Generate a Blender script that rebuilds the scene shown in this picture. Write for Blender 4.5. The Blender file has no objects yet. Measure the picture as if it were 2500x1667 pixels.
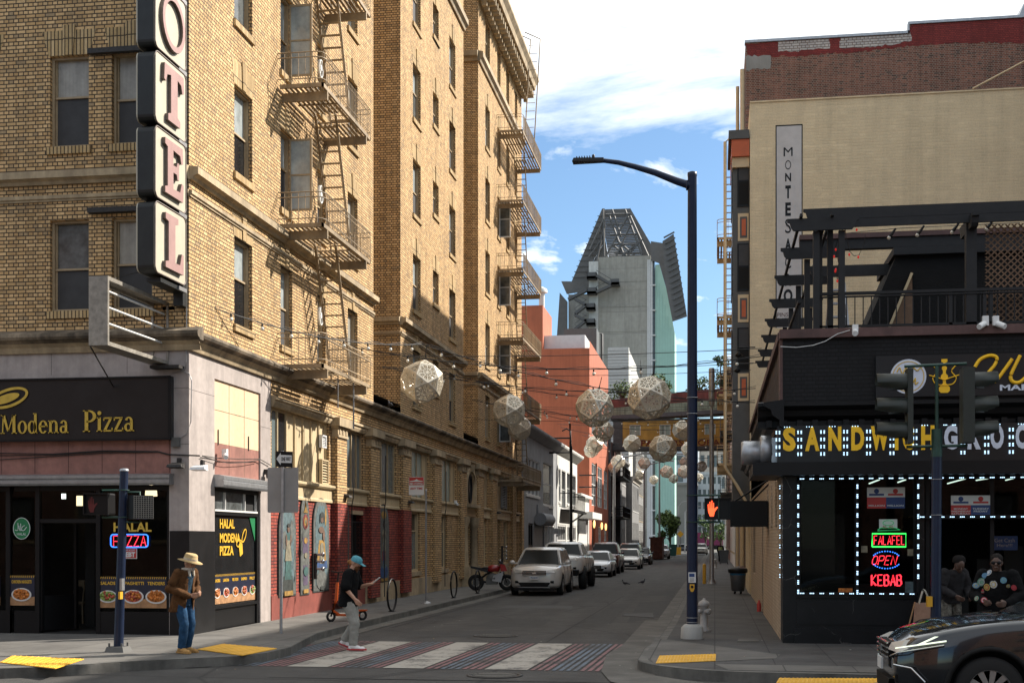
import bpy,bmesh,math,random
from mathutils import Vector,Matrix
random.seed(7)
SC=bpy.context.scene
COL=SC.collection
R=math.radians
FPX,AX,HY0,CAMH=3150.0,1250.0,1320.0,2.0
YAW=R(8.93)
cam_d=bpy.data.cameras.new('camera');cam=bpy.data.objects.new('camera',cam_d);COL.objects.link(cam)
cam_d.sensor_width=36;cam_d.lens=FPX/2500*36;cam_d.shift_y=(HY0-833.5)/2500
cam_d.clip_end=5000;cam_d.clip_start=0.1
cam.location=(0,0,CAMH);cam.rotation_euler=(R(90),0,YAW)
SC.camera=cam
SUNV=Vector((1,0.75,0.97)).normalized()
elev=math.asin(SUNV.z);az=math.atan2(SUNV.x,SUNV.y)
sd=bpy.data.lights.new('sun','SUN');sd.energy=5.0;sd.angle=R(0.55);sd.color=(1,.92,.82)
sun=bpy.data.objects.new('sun',sd);COL.objects.link(sun);sun.location=(30,20,60)
sun.rotation_euler=SUNV.to_track_quat('Z','Y').to_euler()
W=bpy.data.worlds.new('World');SC.world=W;W.use_nodes=True
SC.view_settings.view_transform='Standard';SC.view_settings.look='None'
SC.view_settings.exposure=0.95;SC.view_settings.gamma=1
class NT:
 def __init__(s,tree):s.t=tree;s.n=tree.nodes;s.l=tree.links
 def node(s,typ,**kw):
  n=s.n.new(typ)
  for k,v in kw.items():
   if k.startswith('_'):n.inputs[k[1:].replace('_',' ')].default_value=v
   else:setattr(n,k,v)
  return n
 def link(s,a,b):s.l.new(a,b)
 def math(s,op,a,b=None,c=None,clamp=False):
  n=s.n.new('ShaderNodeMath');n.operation=op;n.use_clamp=clamp
  for i,v in enumerate((a,b,c)):
   if v is None:continue
   if isinstance(v,(int,float)):n.inputs[i].default_value=v
   else:s.l.new(v,n.inputs[i])
  return n.outputs[0]
 def mix(s,f,a,b,blend='MIX'):
  n=s.n.new('ShaderNodeMix');n.data_type='RGBA';n.blend_type=blend
  for i,v in((0,f),(6,a),(7,b)):
   if isinstance(v,(int,float)):n.inputs[i].default_value=v
   elif isinstance(v,tuple):n.inputs[i].default_value=(*v[:3],1)
   else:s.l.new(v,n.inputs[i])
  return n.outputs[2]
 def ramp(s,f,stops,interp='LINEAR'):
  n=s.n.new('ShaderNodeValToRGB');cr=n.color_ramp;cr.interpolation=interp
  while len(cr.elements)<len(stops):cr.elements.new(.5)
  for e,(p,c)in zip(cr.elements,stops):
   e.position=p;e.color=(*c[:3],1)if isinstance(c,tuple)else(c,c,c,1)
  s.l.new(f,n.inputs[0]);return n.outputs[0]
w=NT(W.node_tree);w.n.clear()
sky=w.node('ShaderNodeTexSky',sky_type='NISHITA',sun_disc=False,sun_elevation=elev,sun_rotation=az,altitude=20,air_density=1.0,dust_density=0.4,ozone_density=2.4)
tc=w.node('ShaderNodeTexCoord');sep=w.node('ShaderNodeSeparateXYZ');w.link(tc.outputs['Generated'],sep.inputs[0])
X,Y,Z=sep.outputs
zz=w.math('MAXIMUM',Z,0.02)
px=w.math('DIVIDE',X,zz);py=w.math('DIVIDE',Y,zz)
cmb=w.node('ShaderNodeCombineXYZ');w.link(px,cmb.inputs[0]);w.link(py,cmb.inputs[1])
def cloud(scale,det,rough,sx,sy,off):
 m=w.node('ShaderNodeMapping');m.inputs['Scale'].default_value=(sx,sy,1);m.inputs['Location'].default_value=off
 w.link(cmb.outputs[0],m.inputs[0])
 n=w.node('ShaderNodeTexNoise',_Scale=scale,_Detail=det,_Roughness=rough);n.inputs['Distortion'].default_value=.25
 w.link(m.outputs[0],n.inputs[0]);return n.outputs[0]
big=cloud(1.1,9,.62,1.0,1.0,(2.3,.4,0))
sml=cloud(1.5,8,.58,2.2,1.0,(5.7,1.9,0))
el=w.math('ARCSINE',Z)
bk=w.math('GREATER_THAN',Y,-.2)
hi=w.node('ShaderNodeMapRange',interpolation_type='SMOOTHSTEP');w.link(el,hi.inputs[0]);hi.inputs[1].default_value=.24;hi.inputs[2].default_value=.345;hi.inputs[3].default_value=-.30;hi.inputs[4].default_value=.30
c1=w.math('ADD',big,hi.outputs[0]);c1=w.math('SUBTRACT',c1,.50)
c1=w.math('MULTIPLY',c1,5.0,clamp=True)
lo=w.node('ShaderNodeMapRange',interpolation_type='SMOOTHSTEP');w.link(el,lo.inputs[0]);lo.inputs[1].default_value=.16;lo.inputs[2].default_value=.10;lo.inputs[3].default_value=0;lo.inputs[4].default_value=.03
c2=w.math('ADD',sml,lo.outputs[0]);c2=w.math('SUBTRACT',c2,.58);c2=w.math('MULTIPLY',c2,7,clamp=True)
c=w.math('MAXIMUM',c1,c2)
fr=w.node('ShaderNodeMapRange',interpolation_type='SMOOTHSTEP');w.link(Y,fr.inputs[0]);fr.inputs[1].default_value=-.5;fr.inputs[2].default_value=.1;fr.inputs[3].default_value=.5
c=w.math('MULTIPLY',c,fr.outputs[0])
hz=w.node('ShaderNodeMapRange');w.link(el,hz.inputs[0]);hz.inputs[1].default_value=.0;hz.inputs[2].default_value=.05
c=w.math('MULTIPLY',c,hz.outputs[0])
skc=w.node('ShaderNodeVectorMath',operation='SCALE');skc.inputs['Scale'].default_value=.10;w.link(sky.outputs[0],skc.inputs[0])
skt=w.mix(1.0,skc.outputs[0],(.70,.79,.84),'MULTIPLY')
shade=w.ramp(big,[(.3,(.66,.71,.76)),(.62,(.88,.88,.86))])
col=w.mix(c,skt,shade)
bg=w.node('ShaderNodeBackground');w.link(col,bg.inputs[0]);bg.inputs[1].default_value=1.0
wo=w.node('ShaderNodeOutputWorld');w.link(bg.outputs[0],wo.inputs[0])
CA,SA=math.cos(YAW),math.sin(YAW)
def ray(px_,py_):
 u=(px_-AX)/FPX;v=(HY0-py_)/FPX
 return(-SA+CA*u,CA+SA*u,v)
def onX(px_,py_,Xp):
 d=ray(px_,py_);t=Xp/d[0];return(t*d[1],CAMH+t*d[2])
def onY(px_,py_,Yp):
 d=ray(px_,py_);t=Yp/d[1];return(t*d[0],CAMH+t*d[2])
def onG(px_,py_,z=0.0):
 d=ray(px_,py_);t=(z-CAMH)/d[2];return(t*d[0],t*d[1])
MATS={}
def mat(name,col=(.5,.5,.5),rough=.7,metal=0.0,var=.12,vs=3.0,bump=0.0,bs=40,spec=.5,emit=None,es=1.0,coat=0,stain=0.0,hsv=None,alpha=None,coord='Position',streak=0.0):
 if name in MATS:return MATS[name]
 m=bpy.data.materials.new(name);m.use_nodes=True;n=NT(m.node_tree);b=n.n['Principled BSDF']
 b.inputs['Roughness'].default_value=rough;b.inputs['Metallic'].default_value=metal
 b.inputs['Specular IOR Level'].default_value=spec;b.inputs['Coat Weight'].default_value=coat
 b.inputs['Coat Roughness'].default_value=.04
 if coord=='Object':P=n.node('ShaderNodeTexCoord').outputs['Object']
 else:P=n.node('ShaderNodeNewGeometry').outputs['Position']
 base=None
 if var>0:
  nz=n.node('ShaderNodeTexNoise',_Scale=vs,_Detail=6.0,_Roughness=.65);n.link(P,nz.inputs[0])
  lo_=tuple(x*(1-var*1.6)for x in col);hi_=tuple(min(1,x*(1+var*1.3))for x in col)
  base=n.ramp(nz.outputs[0],[(.3,lo_),(.7,hi_)])
 if stain>0:
  mp=n.node('ShaderNodeMapping');mp.inputs['Scale'].default_value=(1.3,1.3,.35);n.link(P,mp.inputs[0])
  n2=n.node('ShaderNodeTexNoise',_Scale=.9,_Detail=8.0,_Roughness=.7);n.link(mp.outputs[0],n2.inputs[0])
  f=n.ramp(n2.outputs[0],[(.42,1-stain),(.62,1.0)])
  base=n.mix(1.0,base if base is not None else col,f,'MULTIPLY')
 if streak>0:
  mp=n.node('ShaderNodeMapping');mp.inputs['Scale'].default_value=(6,6,.25);n.link(P,mp.inputs[0])
  n2=n.node('ShaderNodeTexNoise',_Scale=1.0,_Detail=4.0,_Roughness=.6);n.link(mp.outputs[0],n2.inputs[0])
  f=n.ramp(n2.outputs[0],[(.38,1-streak),(.6,1.0)])
  base=n.mix(1.0,base if base is not None else col,f,'MULTIPLY')
 if base is not None:n.link(base,b.inputs['Base Color'])
 else:b.inputs['Base Color'].default_value=(*col,1)
 if bump>0:
  nb=n.node('ShaderNodeTexNoise',_Scale=bs,_Detail=5.0);n.link(P,nb.inputs[0])
  bp=n.node('ShaderNodeBump');bp.inputs['Strength'].default_value=bump;bp.inputs['Distance'].default_value=.02
  n.link(nb.outputs[0],bp.inputs['Height']);n.link(bp.outputs[0],b.inputs['Normal'])
 if emit:
  b.inputs['Emission Color'].default_value=(*emit,1);b.inputs['Emission Strength'].default_value=es
  if es<60:m.cycles.emission_sampling='NONE'
 if alpha is not None:b.inputs['Alpha'].default_value=alpha
 MATS[name]=m;return m
def brick(name,c1,c2,mortar,bw=.21,bh=.0765,ms=.011,sq=.5,sqf=2,off=.5,rough=.85,bumpd=.012,dirt=.22,soldier=False,c3=None,smooth=.1):
 m=bpy.data.materials.new(name);m.use_nodes=True;n=NT(m.node_tree);b=n.n['Principled BSDF']
 b.inputs['Roughness'].default_value=rough;b.inputs['Specular IOR Level'].default_value=.25
 g=n.node('ShaderNodeNewGeometry');sp=n.node('ShaderNodeSeparateXYZ');n.link(g.outputs['Position'],sp.inputs[0])
 sn=n.node('ShaderNodeSeparateXYZ');n.link(g.outputs['True Normal'],sn.inputs[0])
 ax=n.math('ABSOLUTE',sn.outputs[0]);isx=n.math('GREATER_THAN',ax,.6)
 hyx=n.math('SUBTRACT',sp.outputs[1],sp.outputs[0]);h=n.math('MULTIPLY_ADD',hyx,isx,sp.outputs[0])
 cb=n.node('ShaderNodeCombineXYZ')
 if soldier:n.link(sp.outputs[2],cb.inputs[0]);n.link(h,cb.inputs[1])
 else:n.link(h,cb.inputs[0]);n.link(sp.outputs[2],cb.inputs[1])
 bt=n.node('ShaderNodeTexBrick',offset=off,offset_frequency=2,squash=sq,squash_frequency=sqf)
 bt.inputs['Scale'].default_value=1;bt.inputs['Mortar Size'].default_value=ms;bt.inputs['Mortar Smooth'].default_value=smooth
 bt.inputs['Brick Width'].default_value=bw;bt.inputs['Row Height'].default_value=bh;bt.inputs['Bias'].default_value=0
 bt.inputs['Color1'].default_value=(0,0,0,1);bt.inputs['Color2'].default_value=(1,1,1,1);bt.inputs['Mortar'].default_value=(.5,.5,.5,1)
 n.link(cb.outputs[0],bt.inputs[0])
 cc=n.ramp(bt.outputs['Color'],[(0,c3 or c2),(.22,c2),(.5,tuple((p+q)/2 for p,q in zip(c1,c2))),(.8,c1),(1,tuple(min(1,p*1.08)for p in c1))])
 nz=n.node('ShaderNodeTexNoise',_Scale=1.1,_Detail=7.0,_Roughness=.7);n.link(g.outputs['Position'],nz.inputs[0])
 d=n.ramp(nz.outputs[0],[(.33,1-dirt),(.62,1.0)])
 nf=n.node('ShaderNodeTexNoise',_Scale=22.0,_Detail=3.0);n.link(g.outputs['Position'],nf.inputs[0])
 df=n.ramp(nf.outputs[0],[(.3,.88),(.7,1.06)])
 mp=n.node('ShaderNodeMapping');mp.inputs['Scale'].default_value=(2.2,2.2,.16);n.link(g.outputs['Position'],mp.inputs[0])
 ns_=n.node('ShaderNodeTexNoise',_Scale=1.0,_Detail=5.0,_Roughness=.6);n.link(mp.outputs[0],ns_.inputs[0])
 cc=n.mix(1,cc,n.ramp(ns_.outputs[0],[(.36,1-dirt*.9),(.56,1.0)]),'MULTIPLY')
 cc=n.mix(1,cc,d,'MULTIPLY');cc=n.mix(1,cc,df,'MULTIPLY')
 cc=n.mix(bt.outputs['Fac'],cc,mortar)
 n.link(cc,b.inputs['Base Color'])
 bp=n.node('ShaderNodeBump');bp.inputs['Strength'].default_value=.8;bp.inputs['Distance'].default_value=bumpd
 inv=n.math('SUBTRACT',1,bt.outputs['Fac']);n.link(inv,bp.inputs['Height']);n.link(bp.outputs[0],b.inputs['Normal'])
 MATS[name]=m;return m
def glassmat(name,tint=(1,1,1),fac=.12,rough=.02,trans=True):
 m=bpy.data.materials.new(name);m.use_nodes=True;n=NT(m.node_tree);n.n.clear()
 o=n.node('ShaderNodeOutputMaterial');t=n.node('ShaderNodeBsdfTransparent');t.inputs[0].default_value=(*tint,1)
 g=n.node('ShaderNodeBsdfGlossy');g.inputs['Roughness'].default_value=rough
 f=n.node('ShaderNodeFresnel');f.inputs[0].default_value=1.22
 ff=n.math('ADD',f.outputs[0],fac,clamp=True)
 mx=n.node('ShaderNodeMixShader');n.link(ff,mx.inputs[0]);n.link(t.outputs[0],mx.inputs[1]);n.link(g.outputs[0],mx.inputs[2])
 n.link(mx.outputs[0],o.inputs[0]);MATS[name]=m;return m
def FX(Xp,s=1):
 return lambda a,z,d=0.0:(Xp+s*d,a,z)
def FY(Yp,s=-1):
 return lambda a,z,d=0.0:(a,Yp+s*d,z)
class MB:
 def __init__(s):s.v=[];s.f=[];s.m=[];s.sm=[]
 def add(s,vs,fs,mi=0,smooth=False):
  o=len(s.v);s.v+=[tuple(v)for v in vs]
  for f in fs:s.f.append(tuple(i+o for i in f));s.m.append(mi);s.sm.append(smooth)
  return s
 def quad(s,a,b,c,d,mi=0):return s.add((a,b,c,d),((0,1,2,3),),mi)
 def poly(s,pts,mi=0):return s.add(pts,(tuple(range(len(pts))),),mi)
 def hexa(s,p,mi=0):
  return s.add(p,((0,3,2,1),(4,5,6,7),(0,1,5,4),(1,2,6,5),(2,3,7,6),(3,0,4,7)),mi)
 def box(s,x0,x1,y0,y1,z0,z1,mi=0):
  return s.hexa([(x0,y0,z0),(x1,y0,z0),(x1,y1,z0),(x0,y1,z0),(x0,y0,z1),(x1,y0,z1),(x1,y1,z1),(x0,y1,z1)],mi)
 def fbox(s,F,a0,a1,z0,z1,d0,d1,mi=0):
  return s.hexa([F(a0,z0,d0),F(a1,z0,d0),F(a1,z0,d1),F(a0,z0,d1),F(a0,z1,d0),F(a1,z1,d0),F(a1,z1,d1),F(a0,z1,d1)],mi)
 def prism(s,pts,F,d0,d1,mi=0,cap=True):
  n=len(pts);a=[F(p[0],p[1],d0)for p in pts];b=[F(p[0],p[1],d1)for p in pts]
  fs=[(i,(i+1)%n,n+(i+1)%n,n+i)for i in range(n)]
  if cap:fs+=[tuple(range(n)),tuple(range(2*n-1,n-1,-1))]
  return s.add(a+b,fs,mi)
 def profile(s,prof,P0,P1,nrm,mi=0,up=Vector((0,0,1))):
  P0,P1,nrm=Vector(P0),Vector(P1),Vector(nrm)
  a=[P0+nrm*o+up*u for o,u in prof];b=[P1+nrm*o+up*u for o,u in prof];n=len(prof)
  fs=[(i,(i+1)%n,n+(i+1)%n,n+i)for i in range(n)]+[tuple(range(n)),tuple(range(2*n-1,n-1,-1))]
  return s.add(a+b,fs,mi)
 def tube(s,pts,r,n=6,mi=0,cap=True,smooth=True):
  pts=[Vector(p)for p in pts];rr=r if isinstance(r,(list,tuple))else[r]*len(pts)
  up=Vector((0,0,1));rings=[]
  for i,p in enumerate(pts):
   t=(pts[min(i+1,len(pts)-1)]-pts[max(i-1,0)])
   if t.length<1e-9:t=Vector((0,0,1))
   t.normalize();q=up if abs(t.z)<.95 else Vector((1,0,0))
   x=t.cross(q).normalized();y=t.cross(x).normalized()
   rings.append([p+(x*math.cos(2*math.pi*k/n)+y*math.sin(2*math.pi*k/n))*rr[i]for k in range(n)])
  vs=[v for g in rings for v in g];fs=[]
  for i in range(len(pts)-1):
   for k in range(n):fs.append((i*n+k,i*n+(k+1)%n,(i+1)*n+(k+1)%n,(i+1)*n+k))
  s.add(vs,fs,mi,smooth)
  if cap:s.add(rings[0],(tuple(range(n)),),mi);s.add(rings[-1],(tuple(range(n-1,-1,-1)),),mi)
  return s
 def bar(s,p,q,w_,h_,mi=0,up=(0,0,1)):
  p,q=Vector(p),Vector(q);t=(q-p).normalized();u=Vector(up)
  if abs(t.dot(u))>.97:u=Vector((0,1,0))
  x=t.cross(u).normalized()*w_/2;y=x.cross(t).normalized()*h_/2
  return s.hexa([p-x-y,p+x-y,q+x-y,q-x-y,p-x+y,p+x+y,q+x+y,q-x+y],mi)
 def lathe(s,prof,c=(0,0,0),n=16,mi=0,axis='Z',smooth=True,cap=True):
  vs=[];c=Vector(c)
  for r_,h_ in prof:
   for k in range(n):
    a=2*math.pi*k/n;x,y=r_*math.cos(a),r_*math.sin(a)
    vs.append(c+Vector({'Z':(x,y,h_),'X':(h_,x,y),'Y':(x,h_,y)}[axis]))
  fs=[(i*n+k,i*n+(k+1)%n,(i+1)*n+(k+1)%n,(i+1)*n+k)for i in range(len(prof)-1)for k in range(n)]
  s.add(vs,fs,mi,smooth)
  if not cap:return s
  if prof[0][0]>1e-4:s.add(vs[:n],(tuple(range(n-1,-1,-1)),),mi)
  if prof[-1][0]>1e-4:s.add(vs[-n:],(tuple(range(n)),),mi)
  return s
 def torus(s,c,R_,r,axis='Y',n=24,k=8,mi=0,sq=1.0):
  return s.lathe([(R_+r*math.cos(2*math.pi*i/k),r*sq*math.sin(2*math.pi*i/k))for i in range(k+1)],c,n,mi,axis,cap=False)
 def ball(s,c,r,mi=0,seg=10,rings=6,sc=(1,1,1)):
  prof=[(math.sin(math.pi*i/rings),-math.cos(math.pi*i/rings))for i in range(rings+1)]
  vs=[]
  for a_,h_ in prof:
   for k in range(seg):
    t=2*math.pi*k/seg;vs.append((c[0]+r*sc[0]*a_*math.cos(t),c[1]+r*sc[1]*a_*math.sin(t),c[2]+r*sc[2]*h_))
  fs=[(i*seg+k,i*seg+(k+1)%seg,(i+1)*seg+(k+1)%seg,(i+1)*seg+k)for i in range(rings)for k in range(seg)]
  return s.add(vs,fs,mi,True)
 def disc(s,F,a,z,ra,rz,d,mi=0,n=20,th=0.0):
  pts=[(a+ra*math.cos(2*math.pi*k/n),z+rz*math.sin(2*math.pi*k/n))for k in range(n)]
  if th:return s.prism(pts,F,d,d+th,mi)
  return s.poly([F(p[0],p[1],d)for p in pts],mi)
 def ring(s,F,a,z,ra,rz,wd,d,mi=0,n=28,a0=0,a1=2*math.pi,th=.01):
  full=abs(a1-a0-2*math.pi)<1e-6;k=n if full else n+1;vs=[]
  for i in range(k):
   t=a0+(a1-a0)*i/n;c_,s_=math.cos(t),math.sin(t)
   for q,dd in((1,d),(1,d+th)):vs.append(F(a+ra*c_,z+rz*s_,dd))
   for q,dd in((1,d+th),(1,d)):vs.append(F(a+(ra-wd)*c_,z+(rz-wd)*s_,dd))
  fs=[]
  for i in range(n):
   j=(i+1)%k
   for e in range(4):fs.append((i*4+e,i*4+(e+1)%4,j*4+(e+1)%4,j*4+e))
  return s.add(vs,fs,mi)
 def wall(s,F,a0,a1,z0,z1,holes=(),depth=.2,mi=0,mr=None,back=None,step=None):
  mr=mi if mr is None else mr
  A={a0,a1};Zs={z0,z1}
  for h in holes:A|={max(a0,h[0]),min(a1,h[1])};Zs|={max(z0,h[2]),min(z1,h[3])}
  A=sorted(A);Zs=sorted(Zs)
  for i in range(len(A)-1):
   for j in range(len(Zs)-1):
    ca,cz=(A[i]+A[i+1])/2,(Zs[j]+Zs[j+1])/2
    if any(h[0]<ca<h[1]and h[2]<cz<h[3]for h in holes):continue
    s.quad(F(A[i],Zs[j]),F(A[i+1],Zs[j]),F(A[i+1],Zs[j+1]),F(A[i],Zs[j+1]),mi)
  for h in holes:
   b0,b1,y0,y1=h[:4];D=-(h[4]if len(h)>4 else depth)
   s.quad(F(b0,y0),F(b0,y1),F(b0,y1,D),F(b0,y0,D),mr);s.quad(F(b1,y0),F(b1,y0,D),F(b1,y1,D),F(b1,y1),mr)
   s.quad(F(b0,y0),F(b0,y0,D),F(b1,y0,D),F(b1,y0),mr);s.quad(F(b0,y1),F(b1,y1),F(b1,y1,D),F(b0,y1,D),mr)
  return s
 def build(s,name,mats,parent=None,tagd=None,smooth=None,recalc=True,origin=None):
  me=bpy.data.meshes.new(name)
  if parent is None:
   if origin is None:
    xs=[v[0]for v in s.v];ys=[v[1]for v in s.v];zs=[v[2]for v in s.v]
    origin=((min(xs)+max(xs))/2,(min(ys)+max(ys))/2,min(zs))
   off=origin
  else:off=parent.get('_o',(0,0,0));off=tuple(off)
  me.from_pydata([(v[0]-off[0],v[1]-off[1],v[2]-off[2])for v in s.v],[],s.f)
  for m in(mats if isinstance(mats,(list,tuple))else[mats]):
   me.materials.append(MATS[m]if isinstance(m,str)else m)
  me.polygons.foreach_set('material_index',s.m)
  me.polygons.foreach_set('use_smooth',[bool(q)if smooth is None else smooth for q in s.sm])
  me.update()
  if recalc:
   bm=bmesh.new();bm.from_mesh(me);bmesh.ops.recalc_face_normals(bm,faces=bm.faces);bm.to_mesh(me);bm.free()
  o=bpy.data.objects.new(name,me);COL.objects.link(o)
  if parent is None:o.location=off
  else:o.parent=parent
  o['_o']=list(off)
  if tagd:tag(o,*tagd)
  return o
def tag(o,label,cat,group=None,kind=None):
 if label:o['label']=label
 if cat:o['category']=cat
 if group:o['group']=group
 if kind:o['kind']=kind
 return o
def struct(o):o['kind']='structure';return o
def thing(name,loc,label,cat,group=None,rz=0,local=False):
 o=bpy.data.objects.new(name,None);COL.objects.link(o);o.location=loc;o.rotation_euler=(0,0,rz)
 o.empty_display_size=.2
 o['_o']=[0,0,0]if local else list(loc)
 return tag(o,label,cat,group)
def kids(o):return[c for c in bpy.data.objects if c.parent==o]
def copy_tree(o,parent=None,loc=None,rz=None,label=None):
 ch=kids(o)
 c=o.copy();COL.objects.link(c)
 if parent is not None:c.parent=parent
 if loc is not None:c.location=loc
 if rz is not None:c.rotation_euler=(0,0,rz)
 if label:c['label']=label
 for k in ch:copy_tree(k,c)
 return c
def evalmesh(o,name=None):
 bpy.context.view_layer.update()
 dg=bpy.context.evaluated_depsgraph_get();me=bpy.data.meshes.new_from_object(o.evaluated_get(dg));me.name=name or o.name
 return me
def frame_mat(F):
 o=Vector(F(0,0,0));a=Vector(F(1,0,0))-o;z=Vector(F(0,1,0))-o;d=Vector(F(0,0,1))-o
 if a.cross(z).dot(d)<0:a=-a
 return a,z,d
def text(name,body,F,a,z,h,mats,parent=None,d=.01,th=.01,width=None,bold=0.0,align='CENTER',shear=0,tagd=None,spacing=1.0):
 cu=bpy.data.curves.new(name,'FONT');cu.body=body;cu.size=1;cu.extrude=th/2/h;cu.offset=bold;cu.shear=shear;cu.space_character=spacing
 cu.resolution_u=3
 o=bpy.data.objects.new(name+'_t',cu);COL.objects.link(o);me=evalmesh(o,name)
 bpy.data.objects.remove(o);bpy.data.curves.remove(cu)
 if not me.vertices:return None
 xs=[v.co.x for v in me.vertices];ys=[v.co.y for v in me.vertices];x0,x1,y0,y1=min(xs),max(xs),min(ys),max(ys)
 sy=h/(y1-y0);sx=(width/(x1-x0))if width else sy
 av,zv,dv=frame_mat(F);base=Vector(F(a,z,d+th/2))
 ax_={'CENTER':(x0+x1)/2,'LEFT':x0,'RIGHT':x1}[align]
 off=Vector(parent['_o'])if parent is not None else base
 for v in me.vertices:
  v.co=base+av*(v.co.x-ax_)*sx+zv*(v.co.y-(y0+y1)/2)*sy+dv*(v.co.z*h)-off
 me.materials.clear();me.materials.append(MATS[mats]if isinstance(mats,str)else mats)
 ob=bpy.data.objects.new(name,me);COL.objects.link(ob)
 if parent is not None:ob.parent=parent
 else:ob.location=base
 ob['_o']=list(off)
 if tagd:tag(ob,*tagd)
 return ob
brick('tan_brick',(.76,.505,.245),(.60,.375,.165),(.075,.057,.040),c3=(.44,.31,.17),ms=.0108)
brick('tan_soldier',(.64,.46,.24),(.52,.36,.17),(.06,.045,.03),soldier=True,sq=1,off=0,bw=.6,bh=.078)
brick('red_painted_brick',(.42,.085,.055),(.30,.06,.045),(.035,.02,.018),c3=(.22,.05,.045),ms=.010,bumpd=.014)
brick('old_red_brick',(.30,.125,.085),(.20,.085,.062),(.30,.24,.19),c3=(.09,.06,.05),bw=.2,bh=.07,ms=.009,dirt=.35)
brick('beige_painted_brick',(.50,.40,.29),(.47,.375,.27),(.33,.265,.19),bw=.2,bh=.072,ms=.009,dirt=.12)
brick('black_painted_brick',(.011,.011,.012),(.008,.008,.009),(.003,.003,.003),bw=.2,bh=.072,ms=.009,dirt=.2,rough=.55)
brick('grey_brick',(.30,.30,.29),(.24,.24,.235),(.14,.14,.14),bw=.4,bh=.3,ms=.02,dirt=.25)
mat('granite',(.43,.375,.345),.55,var=.10,vs=5,stain=.18,streak=.12)
mat('pink_granite',(.30,.135,.105),.6,var=.14,vs=6,stain=.25)
mat('cream_board',(.70,.49,.31),.8,var=.05,vs=8,stain=.1)
mat('black_granite',(.011,.011,.012),.4,var=.2,vs=4,stain=.3,spec=.3)
mat('stone_trim',(.50,.385,.235),.8,var=.12,vs=4,stain=.42,streak=.15)
mat('stone_trim_dirty',(.30,.235,.16),.9,var=.3,vs=2.5,stain=.7,streak=.3)
mat('cream_paint',(.56,.44,.26),.6,var=.06,vs=5,stain=.15,streak=.12)
mat('wood_frame',(.36,.27,.16),.6,var=.12,vs=6)
mat('white_frame',(.62,.62,.60),.5,var=.06)
mat('pane_light',(.36,.40,.40),.12,var=.18,vs=3.0,spec=.8,streak=.1)
mat('pane_mid',(.10,.11,.11),.10,var=.35,vs=3.5,spec=.5)
mat('pane_dark',(.015,.016,.017),.08,var=.2,vs=3,spec=.35)
mat('screen',(.038,.038,.039),.7,var=.15,vs=3)
mat('teal_glass',(.125,.16,.165),.18,var=.12,vs=1.5,spec=.8,streak=.15)
mat('void',(.004,.004,.004),.9,var=0)
mat('asphalt',(.050,.047,.043),.85,var=.22,vs=1.2,bump=.5,bs=70,stain=.18)
mat('asphalt_new',(.034,.033,.031),.85,var=.2,vs=2,bump=.5,bs=80)
mat('tarmac_patch',(.05,.049,.047),.8,var=.1,vs=3,bump=.3)
mat('kerb_concrete',(.135,.13,.115),.85,var=.2,vs=3,stain=.4,bump=.2)
mat('gutter_concrete',(.115,.108,.094),.85,var=.18,vs=2,stain=.3,bump=.3)
mat('iron',(.035,.032,.03),.6,metal=.4,var=.25,vs=20)
mat('escape_paint',(.35,.26,.155),.6,var=.14,vs=6,stain=.4)
mat('white_paint',(.62,.59,.53),.7,var=.10,vs=7,stain=.35)
mat('navy',(.007,.015,.040),.4,var=.15,vs=8,spec=.35)
mat('black_metal',(.006,.006,.0065),.45,var=.1,spec=.25)
mat('grey_metal',(.30,.30,.30),.45,metal=.6,var=.12,vs=8)
mat('galv',(.38,.39,.40),.4,metal=.7,var=.12,vs=10)
mat('white_plastic',(.70,.70,.68),.4,var=.05)
mat('white_wall',(.62,.62,.58),.8,var=.06,vs=1.5,stain=.12,streak=.1)
mat('grey_wall',(.27,.28,.29),.8,var=.08,vs=1.5,stain=.15,streak=.1)
brick('yellow_wall',(.78,.65,.43),(.765,.635,.418),(.755,.628,.414),bw=.5,bh=.11,ms=.012,bumpd=.008,dirt=.13,smooth=.9)
mat('orange_wall',(.42,.122,.060),.85,var=.08,vs=.6,stain=.12,streak=.12)
mat('dark_brown',(.07,.035,.03),.8,var=.25,vs=2)
mat('concrete',(.33,.325,.30),.85,var=.14,vs=.25,stain=.2)
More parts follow.
